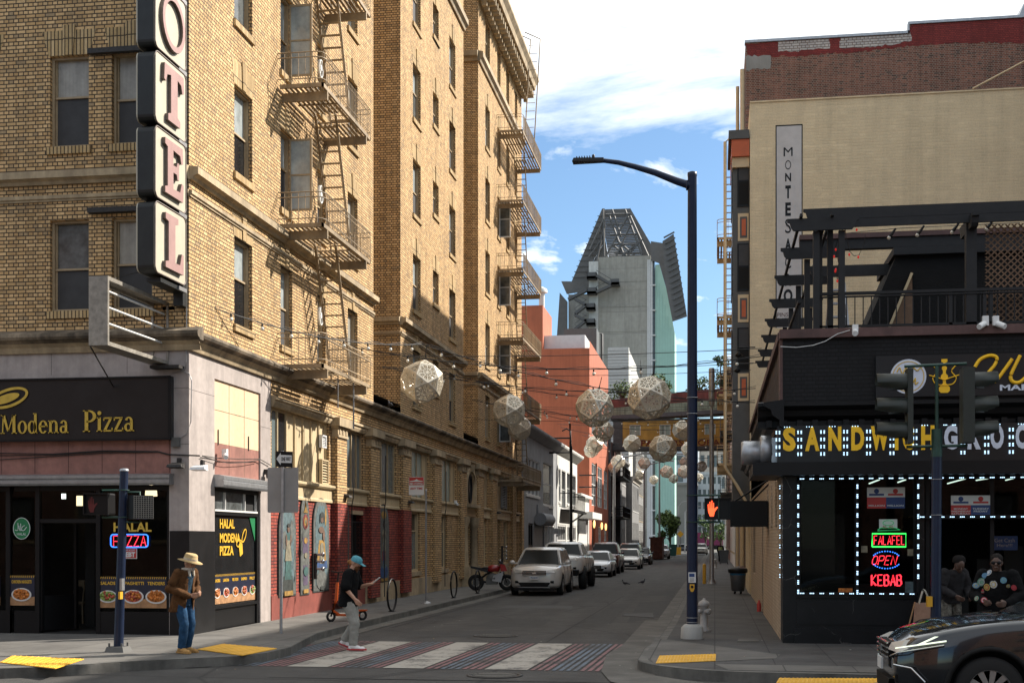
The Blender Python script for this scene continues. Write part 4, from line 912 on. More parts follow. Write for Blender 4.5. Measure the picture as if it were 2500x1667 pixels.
b=MB();b.wall(F4,yX,22,.15,yT);b.quad((yX,YY,yT-.3),(22,YY,yT-.3),(22,51.9,yT-.3),(yX,51.9,yT-.3),1);b.quad((22,YY,0),(22,51.9,0),(22,51.9,yT),(22,YY,yT))
b.fbox(F4,yX,22,yT,yT+.05,-.3,.04)
b.build('wall',['yellow_wall','tarmac_patch'],yb)
b=MB();b.wall(FX(yX,-1),YY,51.9,.15,yT,[(46.3+1.7*i,47.1+1.7*i,2.8+3.2*k,4.7+3.2*k)for i in range(3)for k in range(4)if i>0],.12);b.build('wall','yellow_wall',yb)
for i in(1,2):
 for k in range(4):sash(yb,FX(yX,-1),46.3+1.7*i,47.1+1.7*i,2.8+3.2*k,4.7+3.2*k,fm='black_metal',up='pane_mid',lo='pane_dark',sill=False,rec=.08)
mat('mural_grey',(.56,.55,.54),.85,var=.06,vs=2,bump=.6,bs=6)
b=MB();b.fbox(F4,yx(1896),yx(1957),yz(800),yz(307),0,.004,0)
b.build('name_panel','mural_grey',yb)
b=MB()
for(p0,p1,y0,y1)in((1893.5,1896,800,305),(1957,1959.5,800,305),(1893.5,1959.5,308,305)):b.fbox(F4,yx(p0),yx(p1),yz(y0),yz(y1),.004,.008)
b.build('panel_edge','black_metal',yb)
for ch,y,h_,w_,bo in(('M',371,21,21,.0),('O',403,22,14,-.01),('N',433,20,14,.03),('T',469,31,13,.05),('E',511,32,13,.04),('S',552,34,14,0),('A',597,28,15,.04),('C',640,30,14,.0),('R',683,30,14,.02),('O',722,32,21,.04)):
 text('letter',ch,F4,yx(1924),yz(y),h_*.01445,'black_metal',yb,d=.006,th=.004,width=w_*.01445,bold=bo)
for s_,y in(('PINSERIA',768),('ENOTECA',781)):text('letter',s_,F4,yx(1897),yz(y),.145,'brown_trim',yb,d=.006,th=.004,width=.80,align='LEFT')
bayX=.62;b=MB()
bz=[]
mat('bay_grey',(.085,.085,.08),.6,var=.1);mat('orange_panel',(.50,.11,.035),.6,var=.08);mat('cream_bay',(.60,.47,.29),.7,var=.05)
F5=FY(45.75,-1)
b.box(bayX,yX,45.75,48.5,3.0,15.2)
b.build('bay','bay_grey',yb)
for(y0,y1)in((383,505),(595,710),(800,905)):
 z0,z1=onY(1815,y1,45.75)[1],onY(1815,y0,45.75)[1]
 x0,x1=bayX+.16,yX-.04
 o=MB();o.fbox(F5,x0,x1,z0,z1,.01,.05);o=o.build('window','black_metal',yb);p=MB();p.fbox(F5,x0+.05,x1,z0+.06,(z0+z1)/2,.05,.052,0);p.fbox(F5,x0+.05,x1,(z0+z1)/2+.05,z1-.05,.05,.052,1);p.build('pane',['void','screen'],o)
 o=MB();o.box(bayX-.03,bayX-.005,46.2,48.1,z0,z1);o=o.build('window','black_metal',yb)
for yc_ in(555,753,945):
 z=onY(1815,yc_,45.75)[1];x0,x1=bayX+.18,yX-.04
 o=MB();o.fbox(F5,x0,x1,z-.48,z+.48,.01,.03);o.fbox(F5,x0+.07,x1-.05,z-.38,z+.36,.03,.04,1);o.fbox(F5,x0+.13,x1-.1,z-.3,z+.28,.04,.05,2);o.build('panel',['cream_bay','bay_grey','orange_panel'],yb)
b=MB();cx0=onY(1779,900,45.3)[0]
b.box(cx0,yX-.02,45.45,49.3,15.95,16.25,0);b.box(cx0+.1,yX-.02,45.5,49.2,15.35,15.94,1);b.box(bayX-.02,yX-.02,45.6,48.9,15.0,15.34,2);b.build('cornice',['bay_grey','orange_panel','cream_bay'],yb)
b=MB();X_=onY(1770,900,46)[0];b.tube([(X_+.15,45.6,16.0),(X_,45.6,15.9),(X_,45.6,onY(1770,1140,45.6)[1]),(onY(1800,1190,45.5)[0],45.5,3.9),(onY(1832,1240,45.4)[0],45.4,3.1),(onY(1834,1240,45.4)[0],45.35,.3)],.055,8);b.build('downpipe','cream_bay',yb)
BY=52.0;F6=FY(BY,-1);bX=onY(1820,900,BY)[0];bT=onY(1820,106,BY)[1];bT2=onY(2230,60,BY)[1];bxs=onY(2220,900,BY)[0]
br=thing('brick_building',(10,58,0),'tall old red brick building with flaking red and white paint along its parapet','building')
b=MB();b.wall(F6,bX,bxs,.15,bT);b.wall(F6,bxs,30,.15,bT2);b.quad((bX,BY,.15),(bX,62,.15),(bX,62,bT),(bX,BY,bT));b.quad((bX,BY,bT-.3),(30,BY,bT-.3),(30,62,bT-.3),(bX,62,bT-.3));b.quad((bX,62,0),(30,62,0),(30,62,bT),(bX,62,bT));b.quad((bxs,BY,bT-.3),(bxs,62,bT-.3),(bxs,62,bT2),(bxs,BY,bT2));b.quad((30,BY,0),(30,62,0),(30,62,bT2),(30,BY,bT2))
b.build('wall','old_red_brick',br)
def patch(name,m_,pts,d=.006):
 b=MB();P=[]
 rr=random.Random(len(pts)+int(pts[0][0]));L=len(pts)
 for i in range(L):
  (x0,y0),(x1,y1)=pts[i],pts[(i+1)%L];n_=max(1,int(math.hypot(x1-x0,y1-y0)/7))
  for k in range(n_):t=k/n_;P.append((x0+(x1-x0)*t+(rr.uniform(-1.5,1.5)if k else 0),y0+(y1-y0)*t+(rr.uniform(-3,3)if k and abs(x1-x0)>3 and name!='x' else 0)))
 PP=[onY(x,y,BY)for x,y in P];PP=[(a,min(z,(bT2 if a>bxs else bT)-.01))for a,z in PP]
 b.prism(PP,F6,.001,d);return b.build('paint_patch',m_,br)
brick('red_paint_brick',(.30,.055,.048),(.25,.05,.045),(.13,.03,.03),bw=.2,bh=.07,ms=.009,dirt=.25)
brick('white_paint_brick',(.55,.52,.48),(.50,.47,.44),(.16,.12,.10),bw=.3,bh=.1,ms=.012,dirt=.1)
patch('a','red_paint_brick',[(1820,107),(2218,76),(2218,60),(2500,42),(2500,105),(2330,104),(2200,115),(2090,128),(1935,138),(1826,140)])
patch('b','white_paint_brick',[(1899,101),(2024,92),(2026,119),(1985,122),(1900,128)],.010)
patch('c','white_paint_brick',[(2052,89),(2222,78),(2226,100),(2190,108),(2130,115),(2049,117)],.010)
patch('d','concrete',[(1820,138),(1881,136),(1881,167),(1821,172)],.009)
b=MB();b.fbox(F6,bX-.03,bxs,bT,bT+.1,-.3,.06);b.fbox(F6,bxs-.05,30,bT2,bT2+.1,-.3,.06);b.fbox(F6,bxs-.06,bxs,bT,bT2,-.3,.06);b.build('coping','galv',br)
b=MB();b.tube([(bX-.12,52.1,bT-1),(bX-.12,52.1,1)],.09,8);b.tube([(bX-.3,52.6,bT-1.5),(bX-.3,52.6,1)],.07,8);b.build('downpipe','cream_bay',br)
b=MB();b.tube([onY(2375,217,YY-.05)[:1]+(YY-.05,)+onY(2375,217,YY-.05)[1:],onY(2520,140,YY-.3)[:1]+(YY-.3,)+onY(2520,140,YY-.3)[1:]],.03,6);b.build('rope','cream_bay',None,('pale rope slanting off the top edge of the yellow wall at upper right','rope'))
b=MB();q=onY(2480,41,53.5);b.prism([(q[0],q[1]-.3),(q[0]+.35,q[1]+.6),(q[0]+2.5,q[1]+1.2),(q[0]+2.5,q[1]-.3)],FY(53.5,-1),-2,0);b.build('skylight','galv',None,('small glazed rooflight at the top right corner above the red parapet','rooflight'))
mat('pale_stucco',(.50,.46,.40),.85,var=.08,stain=.15);mat('blue_white',(.50,.54,.58),.7,var=.05)
facade('brick_block',FX(1.45,-1),62.2,77,0,15,4,5,1.1,1.8,'old_red_brick','brick street building beyond the red brick one on the right',depth=18,corn='stone_trim')
facade('shadow_block',FX(2.7,-1),77.3,91.6,0,21.8,5,4,1.2,1.9,'old_red_brick','brick block set back from the pavement, added unseen to shade the grey front',depth=17,corn='stone_trim',fl=3.9)  # added unseen block, sized to cast shade on the grey front opposite
facade('stucco_block',FX(1.4,-1),91.9,120,0,12.5,3,8,1.2,1.8,'pale_stucco','pale stucco building on the right side below the skybridges',depth=18,corn='stone_trim')
facade('storage_block',FX(1.4,-1),120.3,160,0,18,5,9,1.2,1.7,'old_red_brick','brick building that carries the right ends of the two skybridges',depth=18,corn='stone_trim')
facade('stucco_block',FX(1.6,-1),160.3,212,0,13,3,10,1.4,1.8,'pale_stucco','pale building at the far end of the right side of the street',depth=18)
facade('office_block',FY(27,-1),15.2,36,0,23.6,6,6,1.6,2.0,'old_red_brick','brick office block east of the corner shop, added out of view to shade the street',depth=34,corn='stone_trim',fl=3.4)  # added shadow caster out of view, height set by the street's shade line
facade('office_block',FY(63,-1),5.5,30,0,24.6,6,7,1.4,2.0,'pale_stucco','hidden stucco block added behind the red brick building to shade the hotel',depth=14,fl=3.4,first=3)  # hidden block put in to cast the slanting shadow on the hotel
facade('brick_block',FY(-7,1),-60,-13,0,17,4,14,1.3,2.0,'old_red_brick','old brick block on the near side of the cross street, outside the photograph',depth=12,corn='stone_trim',fl=3.6,first=2)
facade('brick_block',FY(-7,1),6,50,0,15,3,13,1.3,2.0,'old_red_brick','red brick block on the near side of the cross street, outside the photograph',depth=12,corn='stone_trim',fl=3.8,first=2)
facade('stucco_block',FY(18.4,-1),-200,-62,0,.01,0,0,1,1,'pale_stucco','x')if False else None
FL_=FX(HX,1)
gb=thing('rendered_building',(-16,83,0),'low building beyond the hotel, painted grey at one end and white at the other','building')
yA,yM,yB=68.6,onX(1361,900,HX)[0],onX(1409,900,HX)[0]
yL=lambda p:onX(p,900,HX)[0]
ZT=8.0
wins1=[(yL(1284),yL(1290),4.6,6.6),(yL(1291),yL(1299),4.6,6.6),(yL(1300),yL(1308),4.6,6.6),(yL(1309),yL(1317),4.6,6.6),(yL(1326),yL(1349),4.2,6.8),(yL(1290),yL(1301),.15,3.0),(yL(1304),yL(1328),.15,3.0),(yL(1330),yL(1338),.15,3.0),(yL(1340),yL(1354),.15,3.0)]
wins2=[(yL(1364),yL(1369),4.6,6.8),(yL(1371),yL(1381),4.2,6.8),(yL(1384),yL(1392),4.6,6.8),(yL(1394),yL(1406),4.6,6.8),(yL(1361.5),yL(1382),.6,3.1),(yL(1385),yL(1406),.6,3.1)]
for(a0,a1,ws,m_)in((yA,yM,wins1,'grey_wall'),(yM+.01,yB,wins2,'white_wall')):
 b=MB();b.wall(FL_,a0,a1,.15,ZT,ws,.15);b.quad((HX,a0,0),(-22,a0,0),(-22,a0,ZT),(HX,a0,ZT));b.quad((HX,a1,0),(-22,a1,0),(-22,a1,ZT),(HX,a1,ZT));b.quad((HX,a0,ZT-.1),(-22,a0,ZT-.1),(-22,a1,ZT-.1),(HX,a1,ZT-.1));b.build('wall',m_,gb)
 b=MB();b.profile([(0,ZT-.25),(.1,ZT-.2),(.45,ZT+.1),(.5,ZT+.2),(.5,ZT+.3),(-.3,ZT+.7),(-.3,ZT-.1)],(HX,a0,0),(HX,a1+.1,0),(1,0,0));b.build('cornice',m_,gb)
for h in wins1[:5]+wins2[:4]:sash(gb,FL_,*h,fm='white_frame',up='pane_dark',lo='pane_mid',rec=.08,sm=('white_frame',))
for h in(wins1[5],wins1[7],wins1[8],wins2[4],wins2[5]):
 o=MB();n_=max(2,int((h[1]-h[0])/.9));F=FL_
 for i in range(n_+1):a=h[0]+(h[1]-h[0])*i/n_;a=min(max(a,h[0]+.06),h[1]-.06);o.fbox(F,a-.06,a+.06,h[2],h[3],-.1,-.02)
 for z in(h[2]+.06,(h[2]+h[3])*.55,h[3]-.06):o.fbox(F,h[0]+.12,h[1]-.12,z-.05,z+.05,-.09,-.03)
 o=o.build('window','white_frame' if h is not wins1[5]else 'black_metal',gb);p=MB();p.quad(F(h[0],h[2],-.08),F(h[1],h[2],-.08),F(h[1],h[3],-.08),F(h[0],h[3],-.08));p.build('pane','pane_dark',o)
mat('roller',(.20,.20,.20),.5,metal=.4,var=.1)
def roller(F,a0,a1,z0,z1,parent,m_='roller'):
 b=MB();z=z0
 while z<z1-.02:b.prism([(0,0)],F,0,0)if False else b.hexa([F(a0,z,-.10),F(a1,z,-.10),F(a1,z,-.06),F(a0,z,-.06),F(a0,z+.1,-.10),F(a1,z+.1,-.10),F(a1,z+.1,-.085),F(a0,z+.1,-.085)]);z+=.1
 return b.build('roller_shutter',m_,parent)
h=wins1[6];roller(FL_,h[0],h[1],.15,3.0,gb)
b=MB();b.tube([FL_(h[0],3.25,.35),FL_(h[1],3.25,.35)],.36,14);b.fbox(FL_,h[0]+1,h[1]+1.6,3.0,4.1,0,.1);b.build('awning_roll','grey_wall',gb)
for yy in(yL(1341),yL(1414)):
 b=MB();z=ZT+(.4 if yy<90 else-1.0)
 b.tube([FL_(yy,z-.9,0),FL_(yy,z-.9,1.3),FL_(yy,z+.9,1.3)],.06,4);b.tube([FL_(yy,z,0),FL_(yy,z,1.3)],.05,4);b.build('bracket','black_metal',gb)
yy=yL(1361);pole=MB();pole.tube([FL_(yy,.15,.9),FL_(yy,8.2,.9)],[.12,.09],8);pole.tube([FL_(yy,8.2,.9),FL_(yy,9.2,.85),FL_(yy,9.35,.6),FL_(yy,9.2,.3),FL_(yy,8.0,1.6)][:4],.05,6)
pole.bar(FL_(yy-3,3.9,1.3),FL_(yy+5,3.9,1.3),.25,.12);pole.bar(FL_(yy,3.2,.9),FL_(yy+4,3.85,1.3),.08,.08)
pole.build('utility_pole','black_metal',None,('black steel pole with a side bracket between the grey and the white fronts','pole'))
b=MB();a0,a1=yL(1368),yL(1398)
for k in range(14):a=a0+(a1-a0)*k/13;b.tube([FL_(a,4.1,.9),FL_(a,5.2,.9)],.02,4)
for z in(4.1,5.2):b.tube([FL_(a0,z,0),FL_(a0,z,.9),FL_(a1,z,.9),FL_(a1,z,0)],.03,4)
b.quad(FL_(a0,4.08,0),FL_(a1,4.08,0),FL_(a1,4.08,.9),FL_(a0,4.08,.9));b.build('balcony','black_metal',gb)
gs=thing('garage',(-14,103,0),'small white garage with a roller shutter between the white front and the orange building','garage')
a0,a1=yB+.3,105.8;b=MB();b.wall(FL_,a0,a1,.15,5.4,[(a0+.6,a1-.8,.15,3.6)],.15);b.quad((HX,a0,0),(-20,a0,0),(-20,a0,5.4),(HX,a0,5.4));b.quad((HX,a0,5.3),(-20,a0,5.3),(-20,a1,5.3),(HX,a1,5.3));b.build('wall','white_wall',gs)
roller(FL_,a0+.6,a1-.8,.15,3.6,gs,'white_frame');b=MB();b.fbox(FL_,a0,a1+.1,5.4,5.6,-.2,.3);b.build('coping','white_frame',gs)
b=MB();b.fbox(FL_,a0+.2,a0+1.7,2.6,3.5,.02,.6);b.build('air_conditioner','grey_metal',gs);b=MB();b.fbox(FL_,a0+.4,a1-.6,3.7,4.2,.02,1.1);b.build('shutter_box','white_frame',gs)
OY=106.0;ob=thing('orange_building',(-20,116,0),'tall terracotta orange rendered building beyond the white garage','building')
F=FY(OY,-1);ox=lambda p:onY(p,900,OY)[0];oz=lambda y,p=1400:onY(p,y,OY)[1]
oT=oz(850);oT2=oz(745,1320);y1=125.0
wn=[(yL(q0),yL(q1),z0,z1)for z0,z1 in((11.0,14.6),(5.0,8.6))for q0,q1 in((1444.5,1455),(1459,1470),(1474,1483))]+[(yL(1461),yL(1468),.8,3.3),(yL(1475),yL(1481),.8,3.3),(yL(1445),yL(1453),.15,3.8)]
b=MB();b.wall(F,-30,HX,.15,oT);b.wall(FL_,OY,y1,.15,oT+.6,wn,.18);b.quad((-30,OY,oT-.3),(HX,OY,oT-.3),(HX,y1,oT-.3),(-30,y1,oT-.3));b.quad((-30,y1,0),(HX,y1,0),(HX,y1,oT),(-30,y1,oT))
b.box(ox(1270),ox(1325),OY+.01,OY+6,oT-1,oT2);b.build('wall','orange_wall',ob)
mat('parapet_white',(.60,.60,.60),.7,var=.05)
b=MB();b.box(ox(1325),ox(1425),OY+1,OY+8,oT-.3,oz(813));b.build('roof_hut','parapet_white',ob)
b=MB();b.tube([(ox(1311),OY+3,oT2-1),(ox(1311),OY+3,oT2+1.6)],.25,8);b.lathe([(.5,0),(.45,.3),(.1,.5)],(ox(1311),OY+3,oT2+1.6),8);b.build('chimney','white_wall',ob)
for h in wn[:8]:
 f=MB();
 for i in range(3):a=h[0]+.05+(h[1]-h[0]-.1)*i/2;f.fbox(FL_,a-.05,a+.05,h[2],h[3],-.12,-.04)
 for i in range(5):z=h[2]+.05+(h[3]-h[2]-.1)*i/4;f.fbox(FL_,h[0],h[1],z-.04,z+.04,-.11,-.05)
 o=f.build('window','white_frame',ob);p=MB();p.quad(FL_(h[0],h[2],-.11),FL_(h[1],h[2],-.11),FL_(h[1],h[3],-.11),FL_(h[0],h[3],-.11));p.build('pane','pane_mid',o)
b=MB();h=wn[8];b.fbox(FL_,h[0],h[1],h[2],h[3],-.17,-.15);b.build('door','dark_brown',ob)
mat('lamp_warm',(.9,.7,.4),.5,var=0,emit=(1,.55,.18),es=1.3)
for p in(1447.2,1466,1476):b=MB();b.ball(FL_(yL(p),oz(1278+(p-1447)*.1),.12),.2,sc=(.5,.6,1.7));b.build('wall_lamp','lamp_warm',ob)
b=MB();b.box(HX-3.5,HX-.5,118,121,oT-.3,oT+3.6);b.tube([(HX-.3,121.5,oT),(HX-.3,121.5,oT+3.6),(HX-1.4,121.5,oT+3.8)],.12,6);b.build('roof_tank','bay_grey',ob)
def balconies(parent,F,rows,a0,a1,m_='black_metal',dep=1.1,rail=1.0):
 for z in rows:
  b=MB();b.fbox(F,a0,a1,z-.15,z,0,dep)
  for zz in(.5,rail):b.tube([F(a0,z+zz,0),F(a0,z+zz,dep),F(a1,z+zz,dep),F(a1,z+zz,0)],.035,4)
  n_=int((a1-a0)/.35)
  for k in range(n_+1):a=a0+(a1-a0)*k/n_;b.tube([F(a,z,dep),F(a,z+rail,dep)],.02,4)
  b.build('balcony',m_,parent)
mat('dark_red_brick',(.10,.04,.035),.85,var=.2,vs=4);mat('mid_grey',(.20,.20,.20),.8,var=.1,vs=2,stain=.2);mat('dark_grey',(.07,.072,.075),.7,var=.15,vs=2)
t=facade('brick_block',FX(HX-.3,1),125.4,140,0,12.2,3,6,1.3,2.0,'dark_red_brick','dark brown brick block with black fire balconies beyond the orange building',depth=14,fm='black_metal',fl=3.8);balconies(t,FX(HX-.3,1),(4.4,8.4),127,138,dep=1.6)
b=MB();b.box(HX-.28,HX+.1,125.6,127,0,12);b.build('pier','dark_grey',t);b=MB();b.box(HX-.28,HX+.25,138,140,0,12);b.build('pier','dark_grey',t)
t=facade('grey_block',FX(HX-.1,1),140.2,152,0,11.0,3,5,1.2,2.2,'mid_grey','grey stone fronted block halfway down the left side of the street',depth=14,corn='mid_grey',fm='white_frame',fl=3.6)
t=facade('grey_block',FX(HX+.6,1),152.2,166,0,9.6,2,7,.9,3.0,'mid_grey','grey block with tall pale windows and a projecting eaves on the left side',depth=14,corn='pale_stucco',fm='white_frame',fl=4.4)
t=facade('stone_block',FX(HX+.2,1),166.2,186,0,15.0,4,7,1.2,2.2,'grey_brick','ornate banded grey stone building at the far end of the left side',depth=14,corn='mid_grey',fl=3.5)
CY=158.0;t=thing('clapboard_building',(-20,165,0),'tall white clapboard building with an outside stair rising above the rusty skybridge','building')
mat('clapboard',(.46,.46,.43),.8,var=.05)
Fc=FY(CY,-1);cx_=lambda p:onY(p,900,CY)[0];cz=lambda y:onY(1520,y,CY)[1]
b=MB();z=9.5
while z<cz(852):b.hexa([(cx_(1484),CY-.06,z),(cx_(1535),CY-.06,z),(cx_(1535),CY+1,z),(cx_(1484),CY+1,z),(cx_(1484),CY,z+.38),(cx_(1535),CY,z+.38),(cx_(1535),CY+1,z+.38),(cx_(1484),CY+1,z+.38)]);z+=.385
x1=cx_(1535)+1.3;b.box(cx_(1484),cx_(1535)-.02,CY+1,CY+16,0,cz(852));
b.prism([(CY,9),(CY,cz(852)),(CY+34,cz(852)-1.5),(CY+34,9)],FX(cx_(1535)-.01,1),-1,0);b.build('wall','clapboard',t)
b=MB();Fx=FX(cx_(1535),1);
for k in range(9):z=cz(900)-k*.9;b.bar(Fx(CY+2+k*1.5,z,.1),Fx(CY+2+k*1.5,z,1.3),.1,.08);
b.bar(Fx(CY+2,cz(895),1.3),Fx(CY+18,cz(895)-9,1.3),.1,.2);b.bar(Fx(CY+2,cz(875),1.3),Fx(CY+18,cz(875)-9,1.3),.06,.1)
b.build('stair','dark_grey',t)
mat('rust',(.16,.060,.038),.85,var=.3,vs=2.5,stain=.3)
hx0,hx1=onG(1587,1366)[0],onG(1617,1366)[0];hy=onG(1600,1366)[1]
b=MB();b.box(hx0,hx1,hy,hy+5,.1,CAMH+(1320-1311)*hy/3150);b.box(hx0-.1,hx1+.1,hy-.1,hy+5.1,2.25,2.42,0);z=.3
while z<2.2:b.box(hx0+.02,hx1-.02,hy-.06,hy,z,z+.1);z+=.3
b.build('hoarding','rust',None,('rust brown graffitied hoarding box standing behind the parked cars','hoarding'))
def leafy(name,base,h,r,label,cat='tree',trunk_h=None,n=2600,leaf=.28,seed=1,ms=('leaf_a','leaf_b'),sq=1.1,group=None):
 rr=random.Random(seed);t=thing(name,base,label,cat,group);B=Vector(base);th=trunk_h or h*.35
 b=MB();top=B+Vector((0,0,h*.75));b.tube([B,B+Vector((.05*r,0,th)),B+Vector((0,.1*r,h*.6)),top],[r*.09,r*.07,r*.04,.02],7)
 cl=[]
 for k in range(11):
  a=k*2.4+rr.random();u=rr.uniform(.35,1);c_=B+Vector((math.cos(a)*r*.65*u,math.sin(a)*r*.65*u,th+(h-th)*rr.uniform(.15,.9)));cl.append((c_,r*rr.uniform(.3,.5)))
  b.tube([B+Vector((0,0,th*rr.uniform(.7,1.2))),(c_+B+Vector((0,0,th)))/2,c_],[r*.04,r*.025,.01],5)
 cl.append((B+Vector((0,0,h*.8)),r*.45));b.build('trunk','bark',t)
 b=MB()
 for i in range(n):
  c_,cr=cl[rr.randrange(len(cl))];d_=Vector((rr.gauss(0,1),rr.gauss(0,1),rr.gauss(0,1))).normalized()*cr*(rr.random()**.4)*sq
  p=c_+d_;x=Vector((rr.gauss(0,1),rr.gauss(0,1),rr.gauss(0,.6))).normalized();y=x.cross(Vector((rr.gauss(0,1),rr.gauss(0,1),rr.gauss(0,1)))).normalized();s_=leaf*rr.uniform(.6,1.2)
  b.add([p-x*s_*.5,p+y*s_*.28,p+x*s_*.5,p-y*s_*.28],[(0,1,2,3)],rr.random()<.4)
 b.build('crown',list(ms),t,recalc=False);return t
mat('leaf_a',(.045,.085,.020),.7,var=.25,vs=1.5);mat('leaf_b',(.10,.16,.035),.7,var=.25,vs=1.5);mat('bark',(.08,.06,.045),.9)
ty=170;p=onY(1635,1300,ty);leafy('street_tree',(p[0],ty,.15),onY(1635,1252,ty)[1],1.75,'round green street tree behind the rusty hoarding at the far left kerb',seed=4,n=3400,leaf=.36)
b=MB();dy=160;x0,x1=onY(1634,900,dy)[0],onY(1652,900,dy)[0];b.hexa([(x0+.1,dy,.15),(x1-.1,dy,.15),(x1-.1,dy+1.5,.15),(x0+.1,dy+1.5,.15),(x0,dy,1.5),(x1,dy,1.5),(x1,dy+1.6,1.5),(x0,dy+1.6,1.5)]);b.box(x0-.05,x1+.05,dy-.05,dy+1.7,1.5,1.58)
mat('green_bin',(.01,.075,.065),.5,var=.1);b.build('skip','green_bin',None,('dark green rubbish skip beyond the last silver car','skip'))
sb=thing('skybridge',(-4.5,129,14.6),'upper skybridge of rusty corrugated metal spanning the street with plants on top','skybridge')
mat('rust_green',(.16,.045,.035),.8,var=.35,vs=.8,stain=.3);mat('green_corr',(.26,.31,.23),.8,var=.2,vs=1.5,streak=.4)
b=MB();
yb0,yb1=128.0,130.4
def slab3(b,x0,x1,z0,z1,z0b,z1b,ya,yb_,mi=0):b.hexa([(x0,ya,z0),(x1,ya,z0b),(x1,yb_,z0b),(x0,yb_,z0),(x0,ya,z1),(x1,ya,z1b),(x1,yb_,z1b),(x0,yb_,z1)],mi)
slab3(b,HX,1.4,15.2,16.0,15.9,17.0,yb0,yb1,0);slab3(b,HX,1.4,14.45,15.19,14.9,15.89,yb0+.02,yb1,1)
for k in range(46):x=HX+.2+k*.25;b.box(x,x+.1,yb0-.05,yb0+.02,14.6+.04*k*.25,15.2+.05*k*.25,1)
slab3(b,HX,1.4,14.0,14.44,14.5,14.89,yb0-.1,yb1+.1,2);b.build('deck',['rust_green','green_corr','dark_grey'],sb)
leafy('rooftop_shrub',(-9.2,129.5,16.0),1.5,1.8,'low green shrub at the left end of the rusty skybridge','shrub',.3,500,.3,5,ms=('leaf_b','leaf_a'))
leafy('rooftop_shrub',(-5.6,129.5,16.2),2.0,1.6,'green bush on the rusty skybridge just left of the lamp post','shrub',.3,700,.3,6,ms=('leaf_b','leaf_a'))
leafy('rooftop_shrub',(-1.5,129.5,16.6),1.5,1.5,'sparse bush on the rusty skybridge just right of the lamp post','shrub',.3,350,.3,8)
leafy('rooftop_tree',(.6,134,17.0),4.4,1.0,'thin dark conifer above the right end of the rusty skybridge','tree',.3,700,.3,9,ms=('leaf_a','leaf_a'))
sb2=thing('skybridge',(-4.5,135,11.8),'lower yellow skybridge with windows and faded red lettering','skybridge')
mat('mustard',(.52,.30,.06),.7,var=.1,vs=1,stain=.3);mat('faded_red',(.16,.035,.02),.7,var=.25,vs=3)
Fb=FY(134.0,-1);bx=lambda p:onY(p,900,134)[0];bz_=lambda y:onY(1620,y,134)[1]
hs=[(bx(q-12),bx(q+15),bz_(1062),bz_(1036))for q in(1549,1622,1732)]
b=MB();b.wall(Fb,bx(1497),1.5,bz_(1090),bz_(1026),hs,.1);b.box(bx(1497),1.5,134.2,137,bz_(1090),bz_(1026));b.build('body','mustard',sb2)
b=MB();b.box(bx(1497),1.5,133.95,137.1,bz_(1026),bz_(1023));b.box(bx(1488),1.5,133.8,137.1,bz_(1097),bz_(1090));b.box(bx(1497),bx(1520),133.95,134,bz_(1090),bz_(1028));b.build('trim','dark_grey',sb2)
for h in hs:
 o=MB()
 for(p0,p1,q0,q1)in((h[0],h[0]+.07,h[2],h[3]),(h[1]-.07,h[1],h[2],h[3]),((h[0]+h[1])/2-.03,(h[0]+h[1])/2+.03,h[2],h[3]),(h[0],h[1],h[3]-.07,h[3])):o.fbox(Fb,p0,p1,q0,q1,-.08,.0)
 o=o.build('window','white_frame',sb2);p=MB();p.quad(Fb(h[0],h[2],-.07),Fb(h[1],h[2],-.07),Fb(h[1],h[3],-.07),Fb(h[0],h[3],-.07));p.build('pane','green_glass',o)
text('letter','PACKERS STORAGE',Fb,bx(1565),bz_(1081),.62,'faded_red',sb2,d=.01,th=.02,width=bx(1790)-bx(1566),align='LEFT',bold=.02)
TY=262.0;tw=thing('concrete_tower',(-10,275,0),'tall bare concrete office tower with folded perforated metal screens and pale green glass','tower')
T=lambda px_,py_,y=TY:onY(px_,py_,y)
FT=FY(TY,-1)
def tp(x,y):return T(1250+x/3.136,400+y/3.136)
x0,zt=tp(590,752);x1,_=tp(1062,740)
brick('tower_concrete',(.40,.385,.335),(.37,.355,.31),(.28,.27,.24),bw=9.0,bh=4.4,ms=.05,off=0,sq=1,dirt=.16,bumpd=.02)
b=MB();b.box(tp(662,0)[0],x1,TY,TY+34,0,tp(0,738)[1]);
z=4
while z<zt-2:b.box(tp(662,0)[0],x1,TY-.08,TY,z,z+.3);z+=5.05
b.build('concrete_wall','tower_concrete',tw)
b=MB();b.box(x0,tp(661,0)[0],TY-.5,TY+20,0,zt);b.build('service_shaft','white_wall',tw)
b=MB();b.box(tp(415,0)[0],x0-.02,TY+4,TY+30,0,tp(0,985)[1]);b.build('low_wing','concrete',tw)
mat('stair_metal',(.10,.10,.10),.6,metal=.4,var=.1)
lands=[870,985,1105,1222,1345]
for i,y in enumerate(lands):
 b=MB();X0,Z0=tp(583-6*(i>1),y+28);X1,Z1=tp(655-12*(i>1),y-22);b.box(X0,X1,TY-2.6,TY-.55,Z0,Z0+.5);b.box(X0,X1,TY-2.6,TY-2.5,Z0,Z1);b.box(X0,X0+.1,TY-2.6,TY-.55,Z0,Z1);b.box(X1-.1,X1,TY-2.6,TY-.55,Z0,Z1);b.build('stair_landing','stair_metal',tw)
def flight(p,q,yy=TY-2.2):
 b=MB();P=tp(*p);Q=tp(*q);b.bar((P[0],yy,P[1]),(Q[0],yy,Q[1]),1.4,.5);b.bar((P[0],yy-.6,P[1]+1.0),(Q[0],yy-.6,Q[1]+1.0),.06,.12);b.build('stair_flight','stair_metal',tw)
